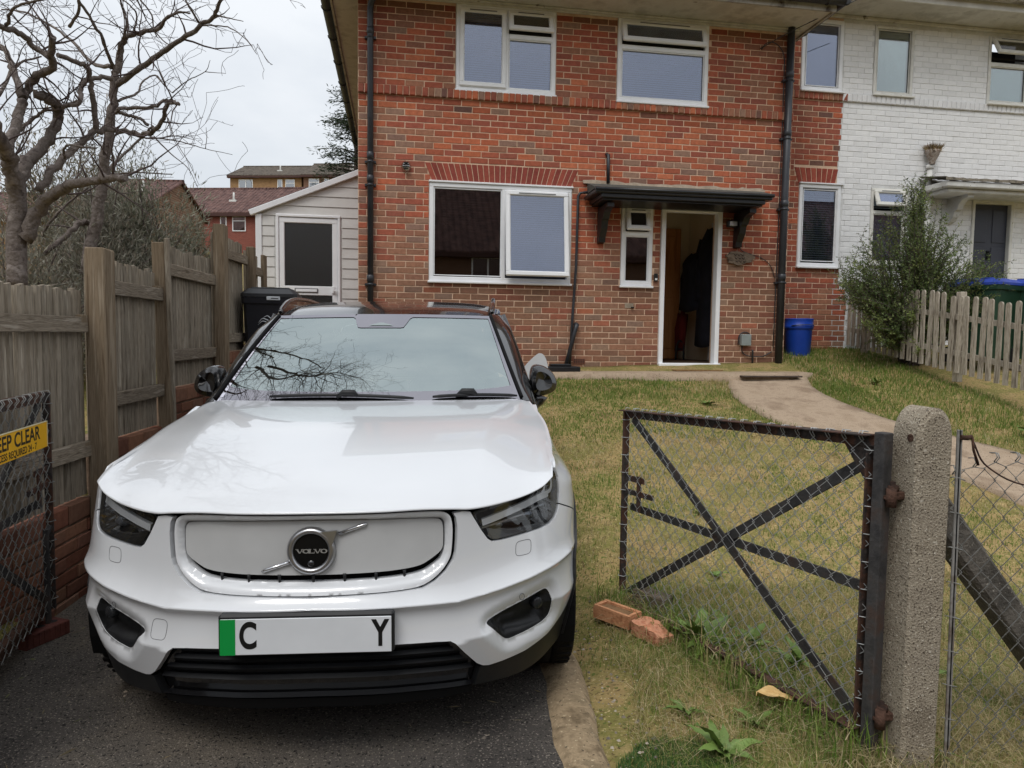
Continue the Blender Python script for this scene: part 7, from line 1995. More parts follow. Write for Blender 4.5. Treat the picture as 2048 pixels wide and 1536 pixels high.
# door mirrors
MIR = [(0.845, 1.225), (0.862, 1.245), (0.895, 1.248), (0.944, 1.226), (0.977, 1.193), (0.994, 1.141), (0.988, 1.108), (0.961, 1.084), (0.91, 1.072), (0.865, 1.072), (0.842, 1.10), (0.838, 1.165)]
mo = _chaikin(MIR, 2); cx = sum(p[0] for p in mo) / len(mo); cz = sum(p[1] for p in mo) / len(mo)
for s_ in (-1, 1):
    mr_ = empty('door_mirror', (s_ * 0.90, 1.80, 1.15), 0, parent=car)
    m = MB(); n = len(mo); lay_ = [(0.60, -0.066), (0.86, -0.058), (0.95, -0.042), (1.0, -0.01), (1.0, 0.05), (0.95, 0.068)]
    vs = []
    for (k, dy) in lay_: vs += [(s_ * (cx + (p[0] - cx) * k) - s_ * 0.90, dy + 0.05 * (p[0] - cx), cz + (p[1] - cz) * k - 1.15) for p in mo]
    fs = [(i * n + k, i * n + (k + 1) % n, (i + 1) * n + (k + 1) % n, (i + 1) * n + k) for i in range(len(lay_) - 1) for k in range(n)] + [tuple(range(n))]
    m.add(vs, fs, 0, True); m.build('housing', gloss_black, mr_)
    m = MB(); m.add([(s_ * (cx + (p[0] - cx) * 0.9) - s_ * 0.90, 0.064 + 0.05 * (p[0] - cx), cz + (p[1] - cz) * 0.9 - 1.15) for p in mo], [tuple(range(n))]); m.build('mirror_glass', chrome, mr_)
    m = MB(); m.tube([(s_ * 0.0, 0.0, -0.075), (s_ * -0.012, 0.0, -0.11), (s_ * -0.05, 0.0, -0.14)], [0.045, 0.035, 0.028], 8); m.build('mirror_arm', gloss_black, mr_)
# charging flap standing open on the rear quarter
m = MB(); fl_ = [tuple(p) for p in _chaikin([(0.90, 1.03), (0.915, 1.125), (1.045, 1.262), (1.092, 1.265), (1.122, 1.225), (1.146, 1.13), (1.10, 1.02), (1.0, 0.985)], 2)]
m.prism(fl_, 3.60, 3.618, 'Y'); m.build('charging_flap', white_paint, car)
# number plate
pl_ = empty('number_plate', (0, -0.004, 0.488), 0, parent=car); pl_.rotation_euler = (R(-3), 0, 0)
plate_w = pmat('plate_white', [srgb(206, 209, 212), srgb(214, 217, 220)], scale=4, rough=0.35)
m = MB(); m.box(-0.268, 0.268, 0.0, 0.035, -0.062, 0.068, bev=0.008); m.build('plate_surround', satin_black, pl_)
m = MB(); m.box(-0.260, 0.260, -0.004, -0.0005, -0.056, 0.055, bev=0.0015); m.build('plate_face', plate_w, pl_)
m = MB(); m.box(-0.2605, -0.214, -0.0050, -0.0042, -0.0555, 0.0545); m.build('green_band', pmat('plate_green', srgb(0, 140, 60), rough=0.4), pl_)
MT = Matrix.Rotation(R(90), 4, 'X'); ink = pmat('plate_black', srgb(12, 12, 13), rough=0.4)
text_mesh('plate_letter', 'C', 0.112, ink, pl_, Matrix.Translation((-0.176, -0.0046, 0.0)) @ MT, 0.0003, 0.0035, 0.68)
text_mesh('plate_letter', 'Y', 0.112, ink, pl_, Matrix.Translation((0.226, -0.0046, 0.0)) @ MT, 0.0003, 0.0035, 0.68)
# ------------------------------------------------------------------ chain-link gates and fence, concrete posts
rust = pmat('rusty_painted_steel', [srgb(60, 44, 38), srgb(84, 58, 46), srgb(50, 46, 45), srgb(74, 66, 62)], scale=11, rough=0.85, bump=0.5, bscale=45, coord='World', spec=0.3)
iron = pmat('dark_painted_steel', [srgb(46, 45, 46), srgb(66, 64, 63), srgb(74, 58, 50)], scale=9, rough=0.7, bump=0.4, bscale=45, coord='World', spec=0.3, ramp=(0.35, 0.72))
rust2 = pmat('deep_rust', [srgb(66, 50, 43), srgb(88, 66, 56), srgb(54, 44, 40)], scale=16, rough=0.95, bump=0.8, bscale=60, coord='World', spec=0.1)
galv = pmat('galvanised_wire', [srgb(150, 152, 152), srgb(186, 188, 187)], scale=14, rough=0.5, metal=0.35, coord='World')
galv_dk = pmat('dull_wire', [srgb(120, 120, 117), srgb(156, 156, 152)], scale=14, rough=0.6, metal=0.35, coord='World')
def chain_link(m, pt, L, H, D=0.072, r=0.0021, nrm=Vector((0, 0, 0)), hook=True, sag=0.0, s0=0.0, seed=1, topfn=None):
    """pt(s, t): point on the panel, s along, t up"""
    rr = random.Random(seed); w = D / 2; n = int(L / w); nz_ = int(H / (D * 0.52))
    for k in range(n):
        pts = []
        xo = s0 + k * w
        for j in range(nz_ + 1):
            side = (j + k) % 2
            s = xo + (w + 0.004 if side else -0.004); t = H * j / nz_
            off = nrm * ((0.0022 if side else -0.0022) + 0.004 * (vnoise2(xo * 5 + seed, t * 5) - 0.5))
            s += sag * (vnoise2(xo * 3 + 3 * seed, t * 3) - 0.5); t += sag * (vnoise2(xo * 3 + 9, t * 3 + seed) - 0.5)
            if topfn and j == nz_: t = topfn(s, t)
            pts.append(pt(s, t) + off)
        if hook:
            e = pts[-1]; pts += [e + nrm * 0.012 + Vector((0, 0, 0.016)), e + nrm * 0.004 + Vector((0, 0, 0.030)), e - nrm * 0.02 + Vector((0, 0, 0.026))]
        m.tube(pts, r, 4, cap=False)

def gate(name, label, hx, hy, fx, fy, z_ht, z_hb, z_ft, z_fb, side, sag, wirem):
    """hinge end (hx,hy), free end (fx,fy); side = +1: mesh on the left of hinge->free"""
    a, b = Vector((hx, hy, 0)), Vector((fx, fy, 0)); L = (b - a).length; d = (b - a).normalized(); nr = Vector((-d.y, d.x, 0)) * side
    def pt(s, t, off=0.0):
        q = s / L; zt, zb = lerp(z_ht, z_ft, q), lerp(z_hb, z_fb, q)
        p = a + d * s + nr * off; return Vector((p.x, p.y, lerp(zb, zt, t / H)))
    H = z_ht - z_hb
    root = empty(name, (hx, hy, z_hb), 0, label, 'gate'); inv = Matrix.Translation(root.location).inverted()
    def k(o): o.parent = root; o.matrix_parent_inverse = inv.copy(); return o
    def angle(p, q, w=0.044, upv=(0, 0, 1), mat=rust, nm='frame_bar'):
        m = MB(); m.bar(p, q, 0.005, w, up=upv, bev=0.001); x = (q - p).normalized(); y = Vector(upv).cross(x).normalized()
        o2 = x.cross(y) * (w / 2 - 0.0035); m.bar(p + o2 + y * (w / 2 + 0.001), q + o2 + y * (w / 2 + 0.001), w, 0.005, up=upv, bev=0.001); k(m.build(nm, mat))
    angle(pt(0.02, H - 0.018), pt(L - 0.005, H - 0.018)); angle(pt(0.02, 0.02), pt(L - 0.005, 0.02), mat=rust2)
    m = MB(); m.bar(pt(L - 0.018, 0.0), pt(L - 0.018, H), 0.032, 0.010, up=d); m.bar(pt(L - 0.004, 0.0), pt(L - 0.004, H), 0.006, 0.034, up=d); k(m.build('free_stile', rust))
    m = MB(); m.bar(pt(-0.012, -0.02), pt(-0.012, H + 0.012), 0.042, 0.042, up=d, bev=0.003); k(m.build('hinge_stile', iron))
    m = MB(); m.bar(pt(0.032, 0.0, 0.008), pt(0.032, H - 0.06, 0.008), 0.006, 0.034, up=nr, bev=0.001); k(m.build('tension_bar', rust))
    m = MB(); m.bar(pt(0.03, 0.05, -0.012), pt(L - 0.06, H - 0.04, -0.012), 0.046, 0.007, up=nr, bev=0.002); m.bar(pt(0.03, 0.05, -0.018), pt(L - 0.06, H - 0.04, -0.018), 0.006, 0.02, up=nr); k(m.build('diagonal_brace', iron))
    m = MB(); m.bar(pt(0.06, H - 0.09, -0.028), pt(L - 0.03, 0.05, -0.028), 0.044, 0.006, up=nr, bev=0.002); k(m.build('diagonal_brace', iron))
    m = MB(); m.bar(pt(0.03, H * 0.49, -0.036), pt(L - 0.02, H * 0.50, -0.036), 0.040, 0.006, up=nr, bev=0.002); k(m.build('middle_rail', iron))
    m = MB(); q = [pt(0.02, H - 0.035, -0.006), pt(0.15, H - 0.035, -0.006), pt(0.05, H - 0.17, -0.006), pt(0.02, H - 0.17, -0.006)]; m.add(q + [p - nr * 0.004 for p in q], [(0, 1, 2, 3), (7, 6, 5, 4), (0, 4, 5, 1), (1, 5, 6, 2), (2, 6, 7, 3)]); k(m.build('gusset_plate', rust))
    m = MB(); m.bar(pt(L - 0.02, H * 0.655), pt(L - 0.19, H * 0.655), 0.006, 0.030); m.bar(pt(L - 0.02, H * 0.585), pt(L - 0.27, H * 0.585), 0.010, 0.026); m.bar(pt(L - 0.155, H * 0.675, 0.006), pt(L - 0.155, H * 0.50, 0.006), 0.030, 0.008, up=nr)
    k(m.build('latch', rust))
    if side < 0:
      m = MB(); m.bar(pt(L - 0.11, 0.40, 0.012), pt(L - 0.11, -0.085, 0.012), 0.02, 0.02, up=d); m.bar(pt(L - 0.11, 0.37, 0.012), pt(L - 0.055, 0.40, 0.012), 0.016, 0.016); k(m.build('drop_bolt', iron))
    for t in (0.10, H - 0.20):
        m = MB(); p = pt(-0.05, t); m.tube([p + Vector((0, 0, -0.03)), p + Vector((0, 0, 0.03))], 0.017, 10); m.bar(p, pt(0.0, t), 0.03, 0.012); k(m.build('hinge', rust2))
    m = MB(); chain_link(m, lambda s, t: pt(s, t, 0.012), L - 0.03, H - 0.02, nrm=nr, sag=sag, s0=0.02, seed=3 if side > 0 else 5)
    for j in range(11):   # tie wires round the stiles
        for s in (0.03, L - 0.012):
            p = pt(s, 0.05 + j * (H - 0.1) / 10); m.tube([p + d * 0.022 + nr * 0.010, p + nr * 0.024, p - d * 0.024 + nr * 0.008, p - d * 0.018 - nr * 0.012], 0.0018, 4, cap=False)
    o = k(m.build('chain_link_mesh', wirem)); tag(o, kind='stuff')
    return root, pt, nr, d, L, H
GR = gate('chain_link_gate', 'rusty chain-link gate swung open over the lawn, hung on the concrete post', 1.588, -6.66, 1.197, -5.177, 0.003, -1.048, -0.067, -1.096, 1, 0.014, galv)
GL = gate('chain_link_gate', 'dark chain-link gate folded against the timber fence, carrying a yellow sign', -1.44, -6.66, -1.605, -5.165, 0.03, -0.99, 0.025, -0.998, -1, 0.016, galv_dk)
# the yellow sign on the left gate
root, pt, nr, d, L, H = GL
s1 = L - 0.125; s0_ = s1 - 0.64
yel = pmat('yellow_sign_enamel', [srgb(222, 166, 8), srgb(236, 180, 20)], scale=3, rough=0.4); blk_txt = pmat('black_print', srgb(26, 22, 16), rough=0.5)
sg = empty('warning_sign', pt(s1, 0.80, 0.03), 0, 'yellow keep clear sign wired to the left chain-link gate', 'sign')
SI = Matrix.Translation(sg.location).inverted()
def sk(o): o.parent = sg; o.matrix_parent_inverse = SI.copy(); return o
zc_s = 0.843
u_ = d; base = pt((s0_ + s1) / 2, zc_s, 0.032); upv = Vector((0, 0, 1)); 
MS = Matrix(((u_.x, upv.x, nr.x, base.x), (u_.y, upv.y, nr.y, base.y), (u_.z, upv.z, nr.z, base.z), (0, 0, 0, 1))) @ Matrix.Rotation(R(-0.5), 4, 'Z')
m = MB(); m.box(-0.32, 0.32, -0.056, 0.056, -0.002, 0.002, M=MS); m.box(-0.322, 0.322, 0.0565, 0.0600, -0.003, 0.004, 1, M=MS); m.box(0.3205, 0.324, -0.056, 0.06, -0.003, 0.004, 1, M=MS); sk(m.build('sign_plate', [yel, pmat('sign_edge', srgb(206, 196, 160), rough=0.6)]))
t1 = text_mesh('lettering', 'KEEP CLEAR', 0.082, blk_txt, None, MS @ Matrix.Translation((-0.02, 0.016, 0.0022)), 0.0004, 0.0016, 1.14); sk(t1)
t2 = text_mesh('lettering', 'ACCESS REQUIRED 24 - 7', 0.040, blk_txt, None, MS @ Matrix.Translation((-0.03, -0.036, 0.0022)), 0.0004, 0.0006, 1.0); sk(t2)

# concrete gate posts
aggr = pmat('pebbled_concrete', [srgb(136, 125, 109), srgb(164, 153, 135), srgb(148, 137, 121)], scale=5, rough=0.95, bump=0.7, bscale=150, coord='Object', detail=5,
            fleck=[(srgb(196, 186, 168), 170, 0.60), (srgb(92, 82, 70), 150, 0.60), (srgb(212, 204, 188), 80, 0.66), (srgb(62, 56, 50), 30, 0.74)], spec=0.2, bdist=0.02)
def concrete_post(name, x, y, z0, z1, w, label):
    r = empty(name, (x, y, z0), 0, label, 'post', 'round-topped concrete gate posts')
    m = MB(); n = 16; prof = [(-w / 2, 0.0)] + [(w / 2, 0.0)]
    R0 = w / 2; RZ = 0.105; h = z1 - z0 - RZ
    prof += [(R0 * math.cos(t), h + RZ * math.sin(t)) for t in np.linspace(0.0, math.pi, n + 1)]
    # rounded arrises: three rings along y
    ins = 0.012; vs, fs = [], []
    for (yy, k) in ((-w / 2, 1 - 2 * ins / w), (-w / 2 + ins, 1.0), (w / 2 - ins, 1.0), (w / 2, 1 - 2 * ins / w)):
        vs += [(p[0] * k, yy, p[1] if p[1] < h * 0.5 else (h - (h - p[1]) * k)) for p in prof]
    N_ = len(prof)
    for i in range(3):
        for k in range(N_): fs.append((i * N_ + k, i * N_ + (k + 1) % N_, (i + 1) * N_ + (k + 1) % N_, (i + 1) * N_ + k))
    fs += [tuple(range(N_)), tuple(range(3 * N_, 4 * N_))[::-1]]
    m.add(vs, fs); m.build('shaft', aggr, r)
    return r
cp = concrete_post('concrete_post', 1.709, -6.70, -1.20, 0.105, 0.130, 'tall round-topped concrete gate post at the right of the open gate')
def addp(o): o.parent = cp; o.matrix_parent_inverse = Matrix.Translation(cp.location).inverted(); return o
for z in (-0.94, -0.19):
    m = MB(); m.box(1.612, 1.65, -6.715, -6.665, z - 0.012, z + 0.014, bev=0.003); m.tube([(1.618, -6.69, z + 0.0), (1.618, -6.69, z + 0.045)], 0.009, 8); m.tube([(1.618, -6.69, z + 0.015), (1.618, -6.69, z + 0.032)], 0.020, 12)
    addp(m.build('hinge_pin', rust2))
m = MB(); m.tube([(1.640, -6.73, 0.005), (1.66, -6.73, 0.005)], [0.013, 0.011], 8); addp(m.build('rusty_bolt', rust2))
concrete_post('concrete_post', -1.56, -6.70, -1.20, 0.10, 0.15, 'round-topped concrete gate post carrying the dark chain-link gate')
# raking strut and right-hand chain-link fence
m = MB(); m.bar((1.77, -6.64, -0.20), (2.58, -6.60, -1.16), 0.10, 0.10, up=(0, 1, 0), bev=0.012)
tag(m.build('concrete_strut', pmat('dark_weathered_concrete', [srgb(78, 74, 68), srgb(108, 102, 94), srgb(92, 88, 82)], scale=7, rough=0.95, bump=0.9, bscale=70, fleck=[(srgb(170, 164, 152), 60, 0.67)], coord='World')), 'dark sloping concrete strut propping the gate post behind the mesh', 'strut')
cf = empty('chain_link_fence', (1.93, -6.72, -1.15), 0, 'sagging chain-link fence panel to the right of the concrete post', 'fence')
def cfk(o): o.parent = cf; o.matrix_parent_inverse = Matrix.Translation(cf.location).inverted(); return o
m = MB(); m.bar((1.806, -6.77, -1.14), (1.786, -6.77, 0.035), 0.018, 0.006, up=(0, 1, 0), bev=0.001); m.bar((1.806, -6.766, -1.14), (1.786, -6.766, 0.035), 0.005, 0.014, up=(0, 1, 0)); cfk(m.build('tension_bar', pmat('galvanised_bar', [srgb(132, 130, 126), srgb(160, 158, 154), srgb(110, 96, 84)], scale=10, rough=0.6, metal=0.4, coord='World')))
m = MB(); m.tube([(1.785, -6.775, 0.012), (1.81, -6.775, 0.01), (1.828, -6.77, 0.012)], 0.008, 8); m.tube([(1.828, -6.775, 0.012), (1.835, -6.775, -0.03), (1.86, -6.77, -0.08)], 0.004, 6); cfk(m.build('eye_bolt', rust2))
m = MB(); m.tube([Vector(p) for p in cat_rom([(1.83, -6.775, 0.0), (1.90, -6.77, -0.09), (2.1, -6.76, -0.16), (2.6, -6.73, -0.18), (3.6, -6.7, -0.10)], 6)], 0.003, 5); cfk(m.build('line_wire', rust))
def cfp(s, t): return Vector((1.808 + s - 0.018 * t, -6.765 + 0.03 * math.sin(s * 3), -1.14 + t))
m = MB(); chain_link(m, cfp, 2.2, 1.08, D=0.078, r=0.0021, nrm=Vector((0, -1, 0)), hook=True, sag=0.03, seed=9, topfn=lambda s, t: t + 0.03 * math.sin(s * 9) - 0.05)
for k in range(9):
    z = -1.05 + k * 0.115; x = 1.806 - 0.018 * (z + 1.14); m.tube([(x + 0.03, -6.768, z), (x, -6.774, z + 0.01), (x - 0.016, -6.765, z + 0.012), (x - 0.01, -6.75, z + 0.006)], 0.0018, 4, cap=False)
o = cfk(m.build('chain_link_mesh', galv_dk)); tag(o, kind='stuff')
# ------------------------------------------------------------------ bins, barrel, bricks, mats
def wheelie_bin(name, loc, rz, bodym, lidm, label, h=1.06, w=0.58, dp=0.70):
    r = empty(name, loc, rz, label, 'bin')
    m = MB(); z1 = h - 0.09
    # tapered body, front towards -y
    b = [(-w * 0.42, -dp * 0.36), (w * 0.42, -dp * 0.36), (w * 0.42, dp * 0.30), (-w * 0.42, dp * 0.30)]; t = [(-w * 0.485, -dp * 0.48), (w * 0.485, -dp * 0.48), (w * 0.485, dp * 0.44), (-w * 0.485, dp * 0.44)]
    def ring(q, z, ins=0.03):
        out = []
        for i in range(4):
            p, n_, pv = Vector(q[i]), Vector(q[(i + 1) % 4]), Vector(q[i - 1])
            out += [p + (pv - p).normalized() * ins, p + (n_ - p).normalized() * ins]
        return [(p.x, p.y, z) for p in out]
    vs = ring(b, 0.06) + ring(t, z1); m.add(vs, [(i, (i + 1) % 8, (i + 1) % 8 + 8, i + 8) for i in range(8)] + [tuple(range(8))[::-1]])
    body = m.build('body', bodym, r)
    m = MB(); vs = ring([(p[0] * 1.04, p[1] * 1.04) for p in t], z1 - 0.055) + ring([(p[0] * 1.06, p[1] * 1.06) for p in t], z1); m.add(vs, [(i, (i + 1) % 8, (i + 1) % 8 + 8, i + 8) for i in range(8)]); m.build('rim', bodym, body)
    m = MB(); k = 1.07
    v0 = ring([(p[0] * k, p[1] * k) for p in t], z1 + 0.004); v1 = ring([(p[0] * k, p[1] * k) for p in t], z1 + 0.035); v2 = ring([(p[0] * 0.86, p[1] * 0.80) for p in t], z1 + 0.085)
    m.add(v0 + v1 + v2, [(i, (i + 1) % 8, (i + 1) % 8 + 8, i + 8) for i in range(8)] + [(i + 8, (i + 1) % 8 + 8, (i + 1) % 8 + 16, i + 16) for i in range(8)] + [tuple(range(16, 24))])
    m.box(-w * 0.36, w * 0.36, -dp * 0.30, dp * 0.30, z1 + 0.0855, z1 + 0.10, bev=0.012); m.build('lid', lidm, r)
    m = MB(); m.tube([(-w * 0.40, dp * 0.52, z1 - 0.02), (w * 0.40, dp * 0.52, z1 - 0.02)], 0.016, 8); m.build('handle', bodym, r)
    for s in (-1, 1):
        m = MB(); m.tube([(s * w * 0.42, dp * 0.33, 0.10), (s * w * 0.50, dp * 0.33, 0.10)], 0.10, 18); m.build('wheel', pmat('bin_tyre', srgb(20, 20, 20), rough=0.8), r)
    return r
navy = pmat('navy_black_plastic', [srgb(23, 24, 31), srgb(31, 32, 40)], scale=3, rough=0.45, spec=0.5)
bn = wheelie_bin('wheelie_bin', (-1.17, -1.62, -0.33), R(2), navy, pmat('black_bin_lid', [srgb(34, 35, 38), srgb(46, 47, 50)], scale=4, rough=0.5), 'black wheelie bin by the lean-to with a white wave logo', h=1.06, w=0.485, dp=0.55)
wht = pmat('white_print', srgb(196, 200, 204), rough=0.6)
m = MB()
for (o_, pts) in enumerate([[(-0.13, 0.735), (-0.08, 0.775), (-0.03, 0.765), (0.03, 0.745), (0.09, 0.765)], [(-0.135, 0.715), (-0.08, 0.75), (-0.01, 0.735), (0.06, 0.715), (0.125, 0.735)], [(-0.07, 0.785), (-0.02, 0.80), (0.03, 0.775), (0.10, 0.79), (0.14, 0.765)]]):
    q = [Vector((p[0] * 0.75 + 0.0, -0.262 + (0.76 - p[1]) * 0.06, p[1])) for p in cat_rom(pts, 6)]
    m.tube(q, [0.001 + 0.0045 * math.sin(math.pi * i / (len(q) - 1)) for i in range(len(q))], 5)
for i in range(20): m.box(-0.10 + i * 0.010, -0.10 + i * 0.010 + rng.uniform(0.004, 0.008), -0.258, -0.254, 0.672, 0.672 + rng.choice((0.008, 0.011, 0.013)))
m.build('printed_logo', wht, bn)
m = MB(); m.box(-0.02, 0.10, -0.286, -0.276, 0.945, 0.98, bev=0.004); m.box(0.02, 0.085, -0.289, -0.2855, 0.96, 0.966, 1); m.build('house_number_sticker', [wht, navy], bn)
gb = pmat('dark_green_plastic', [srgb(26, 56, 40), srgb(34, 66, 48)], scale=3, rough=0.5); bl = pmat('blue_bin_lid', [srgb(38, 62, 150), srgb(48, 74, 168)], scale=3, rough=0.45)
wheelie_bin('green_bin', (7.42, -0.70, 0.05), R(20), gb, bl, 'dark green bin with blue lid nearest the evergreen bush', h=1.06)
wheelie_bin('green_bin', (8.05, -0.95, 0.05), R(20), gb, bl, 'dark green bin with blue lid at the right edge of the picture', h=1.06)
# blue barrel
br = empty('blue_barrel', (5.52, 0.36, 0.09), 0, 'bright blue plastic barrel standing by the drainpipe', 'barrel')
blue = pmat('bright_blue_plastic', [srgb(28, 70, 176), srgb(36, 82, 190)], scale=3, rough=0.4, spec=0.5)
m = MB(); m.lathe([(0.0, 0.0), (0.155, 0.0), (0.165, 0.015), (0.182, 0.36), (0.186, 0.37), (0.196, 0.375), (0.196, 0.415), (0.188, 0.42), (0.193, 0.50), (0.197, 0.51), (0.188, 0.515), (0.180, 0.50), (0.16, 0.02), (0, 0.015)], 32); m.build('shell', blue, br)
m = MB(); m.tube([(0.197 * math.cos(a), 0.197 * math.sin(a) - 0.01, 0.40 - 0.03 * math.sin(a * 1)) for a in np.linspace(-2.6, -0.5, 14)], 0.006, 6); m.build('bail_handle', pmat('grey_wire', srgb(60, 66, 80), rough=0.5), br)
m = MB(); m.box(-0.2, 0.2, -0.2, 0.2, -0.10, -0.001, bev=0.01)
o = m.build('stand_block', conc); o.location = br.location; tag(o, 'concrete block under the blue barrel beside the drainpipe', 'block')
# door mat and worn paving
m = MB(); m.box(3.42, 4.05, -0.42, -0.12, -0.095, -0.078, bev=0.004); tag(m.build('door_mat', pmat('coir_mat', [srgb(120, 92, 56), srgb(146, 114, 74)], scale=40, rough=0.95, bump=0.8, bscale=120)), 'thin brown coir mat on the path before the open door', 'mat')
m = MB(); m.box(4.0, 4.75, -1.05, -0.66, lawn(4.3, -0.85) + 0.04, lawn(4.3, -0.85) + 0.058, bev=0.004); tag(m.build('drain_cover', pmat('dark_wet_steel', [srgb(60, 50, 44), srgb(84, 72, 62)], scale=8, rough=0.7)), 'dark flat drain cover set in the path beyond the door', 'cover')
m = MB(); m.box(1.80, 2.22, -0.38, -0.14, -0.112, -0.05, bev=0.01); m.box(1.86, 2.12, -0.33, -0.19, -0.049, -0.02, bev=0.01); tag(m.build('black_tray', black_paint), 'low black plastic tray on the path under the big window', 'tray')
# bricks by the right gate
b_or = pmat('orange_loose_brick', [srgb(190, 130, 92), srgb(206, 150, 110), srgb(168, 114, 80)], scale=14, rough=0.95, bump=0.6, bscale=50)
b_fr = pmat('dirty_brick_frog', [srgb(122, 92, 62), srgb(146, 112, 78)], scale=20, rough=0.95, bump=0.6, bscale=60)
fb = empty('frogged_brick', (1.075, -5.50, -1.072), R(-55), 'orange brick lying frog upward beside the gate foot', 'brick')
m = MB(); L, W_, H_ = 0.1075, 0.051, 0.065
m.box(-L, L, -W_, W_, 0, H_ - 0.012); fr = 0.017
for (x0, x1, y0, y1) in ((-L, L, -W_, -W_ + fr), (-L, L, W_ - fr, W_), (-L, -L + fr, -W_ + fr, W_ - fr), (L - fr, L, -W_ + fr, W_ - fr)): m.box(x0, x1, y0, y1, H_ - 0.012, H_)
irregular(m, 0.0015, 4); m.build('brick_body', b_or, fb)
m = MB(); m.add([(-L + fr, -W_ + fr, H_ - 0.011), (L - fr, -W_ + fr, H_ - 0.011), (L - fr, W_ - fr, H_ - 0.011), (-L + fr, W_ - fr, H_ - 0.011)], [(0, 1, 2, 3)]); m.build('frog', b_fr, fb)
m = MB(); n = 6
vs, fs = [], []
r5 = random.Random(5)
for i in range(n + 1):
    for j in range(n + 1):
        x, y = -0.085 + 0.17 * i / n, -0.052 + 0.104 * j / n; z = 0.062 - (0.030 * smooth01((x + y * 0.4 - 0.02) / 0.07)) + r5.uniform(-0.005, 0.005); vs.append((x + r5.uniform(-.004, .004), y + r5.uniform(-.003, .003), z))
for i in range(n):
    for j in range(n): a = i * (n + 1) + j; fs.append((a, a + n + 1, a + n + 2, a + 1))
edge = [i * (n + 1) for i in range(n + 1)] + [n * (n + 1) + j for j in range(1, n + 1)] + [i * (n + 1) + n for i in range(n - 1, -1, -1)] + [j for j in range(n - 1, 0, -1)]
b0 = len(vs)
for e in edge: vs.append((vs[e][0] + r5.uniform(-.003, .003), vs[e][1] + r5.uniform(-.003, .003), 0.0))
for k in range(len(edge)): fs.append((edge[k], b0 + k, b0 + (k + 1) % len(edge), edge[(k + 1) % len(edge)]))
m.add(vs, fs); o = m.build('broken_brick', pmat('broken_brick_core', [srgb(190, 126, 94), srgb(208, 150, 118), srgb(170, 108, 80)], scale=22, rough=0.95, bump=1.0, bscale=60)); o.location = (1.185, -5.68, -1.085); o.rotation_euler = (0.02, 0.03, R(-62)); tag(o, 'broken half brick lying against the frogged brick', 'brick')
m = MB(); m.box(-0.1, 0.1, -0.05, 0.05, 0, 0.075, bev=0.006); irregular(m, 0.003, 8); o = m.build('dark_brick', pmat('grey_brown_block', [srgb(92, 80, 68), srgb(116, 102, 88)], scale=14, rough=0.95, bump=0.6, bscale=50)); o.location = (1.31, -5.36, -1.065); o.rotation_euler = (0, 0, R(-60)); tag(o, 'grey-brown block just behind the chain-link gate corner', 'block')
# perforated brick under the left gate's bolt
pb = empty('perforated_brick', (-1.60, -5.31, -1.10), R(62), 'dark red perforated brick under the left gate bolt', 'brick')
m = MB(); m.box(-0.1075, 0.1075, -0.051, 0.051, 0, 0.065, bev=0.003); m.build('brick_body', pmat('dark_red_brick', [srgb(84, 44, 38), srgb(104, 56, 46)], scale=12, rough=0.9, bump=0.5, bscale=50), pb)
for k in (-1, 0, 1):
    m = MB(); m.lathe([(0.0, 0.0), (0.019, 0.0)], 16, M=Matrix.Translation((k * 0.062, 0, 0.0662))); m.build('hole', dark_gap, pb)
for s in (-1, 1):
    for k in range(8):
        m = MB(); m.box(-0.098 + k * 0.026, -0.084 + k * 0.026, s * 0.0525 - 0.0014, s * 0.0525 + 0.0014, 0.004, 0.061); m.build('rib', MATS['dark_red_brick'], pb)
# dry curled leaf on the verge
m = MB(); vs, fs = [], []
for i in range(9):
    t = i / 8; w = 0.032 * math.sin(math.pi * min(1, t * 0.95 + 0.03)) ** 0.7
    for j in (-1, -0.5, 0, 0.5, 1): vs.append((-0.07 + 0.14 * t, w * j, 0.014 + 0.016 * j * j + 0.008 * math.sin(t * 5) + 0.006 * math.sin(j * 4 + t * 9)))
for i in range(8):
    for j in range(4): a = i * 5 + j; fs.append((a, a + 1, a + 6, a + 5))
m.add(vs, fs, 0, True); o = m.build('dry_leaf', pmat('dry_leaf_skin', [srgb(196, 158, 100), srgb(214, 182, 126)], scale=20, stretch=(1, 8, 1), rough=0.8)); o.location = (1.415, -6.37, -1.045); o.rotation_euler = (0.1, 0.05, R(-12)); tag(o, 'curled tan dead leaf lying in the grass by the gate', 'leaf')
# ------------------------------------------------------------------ grass and weeds
grass_m = attr_mat('grass_blade', 'gcol', rough=0.6, bump=0, mottle=0.0, trans=0.30, spec=0.25)
def on_path(x, y):
    lx = np.interp(-y, [-p[1] for p in PL], [p[0] for p in PL]); rx = np.interp(-y, [-p[1] for p in PR], [p[0] for p in PR])
    slab = (x > 0.6) & (x < 5.1) & (y > np.interp(x, [0.6, 1.9, 2.6, 4.1, 4.6, 5.06], [-0.50, -0.54, -0.64, -0.96, -0.98, -0.78]))
    return ((x > lx + 0.02) & (x < rx - 0.02) & (y < -0.75)) | slab
def vn(x, y):
    xi, yi = np.floor(x).astype(int), np.floor(y).astype(int); fx, fy = x - xi, y - yi
    h = lambda i, j: _perm[(_perm[i & 255] + j) & 511] / 511.0
    fx, fy = fx * fx * (3 - 2 * fx), fy * fy * (3 - 2 * fy)
    return (h(xi, yi) * (1 - fx) + h(xi + 1, yi) * fx) * (1 - fy) + (h(xi, yi + 1) * (1 - fx) + h(xi + 1, yi + 1) * fx) * fy
def gz_vec(x, y): return np.array([ground_z(a, b) + nz(a, b) for a, b in zip(x, y)])
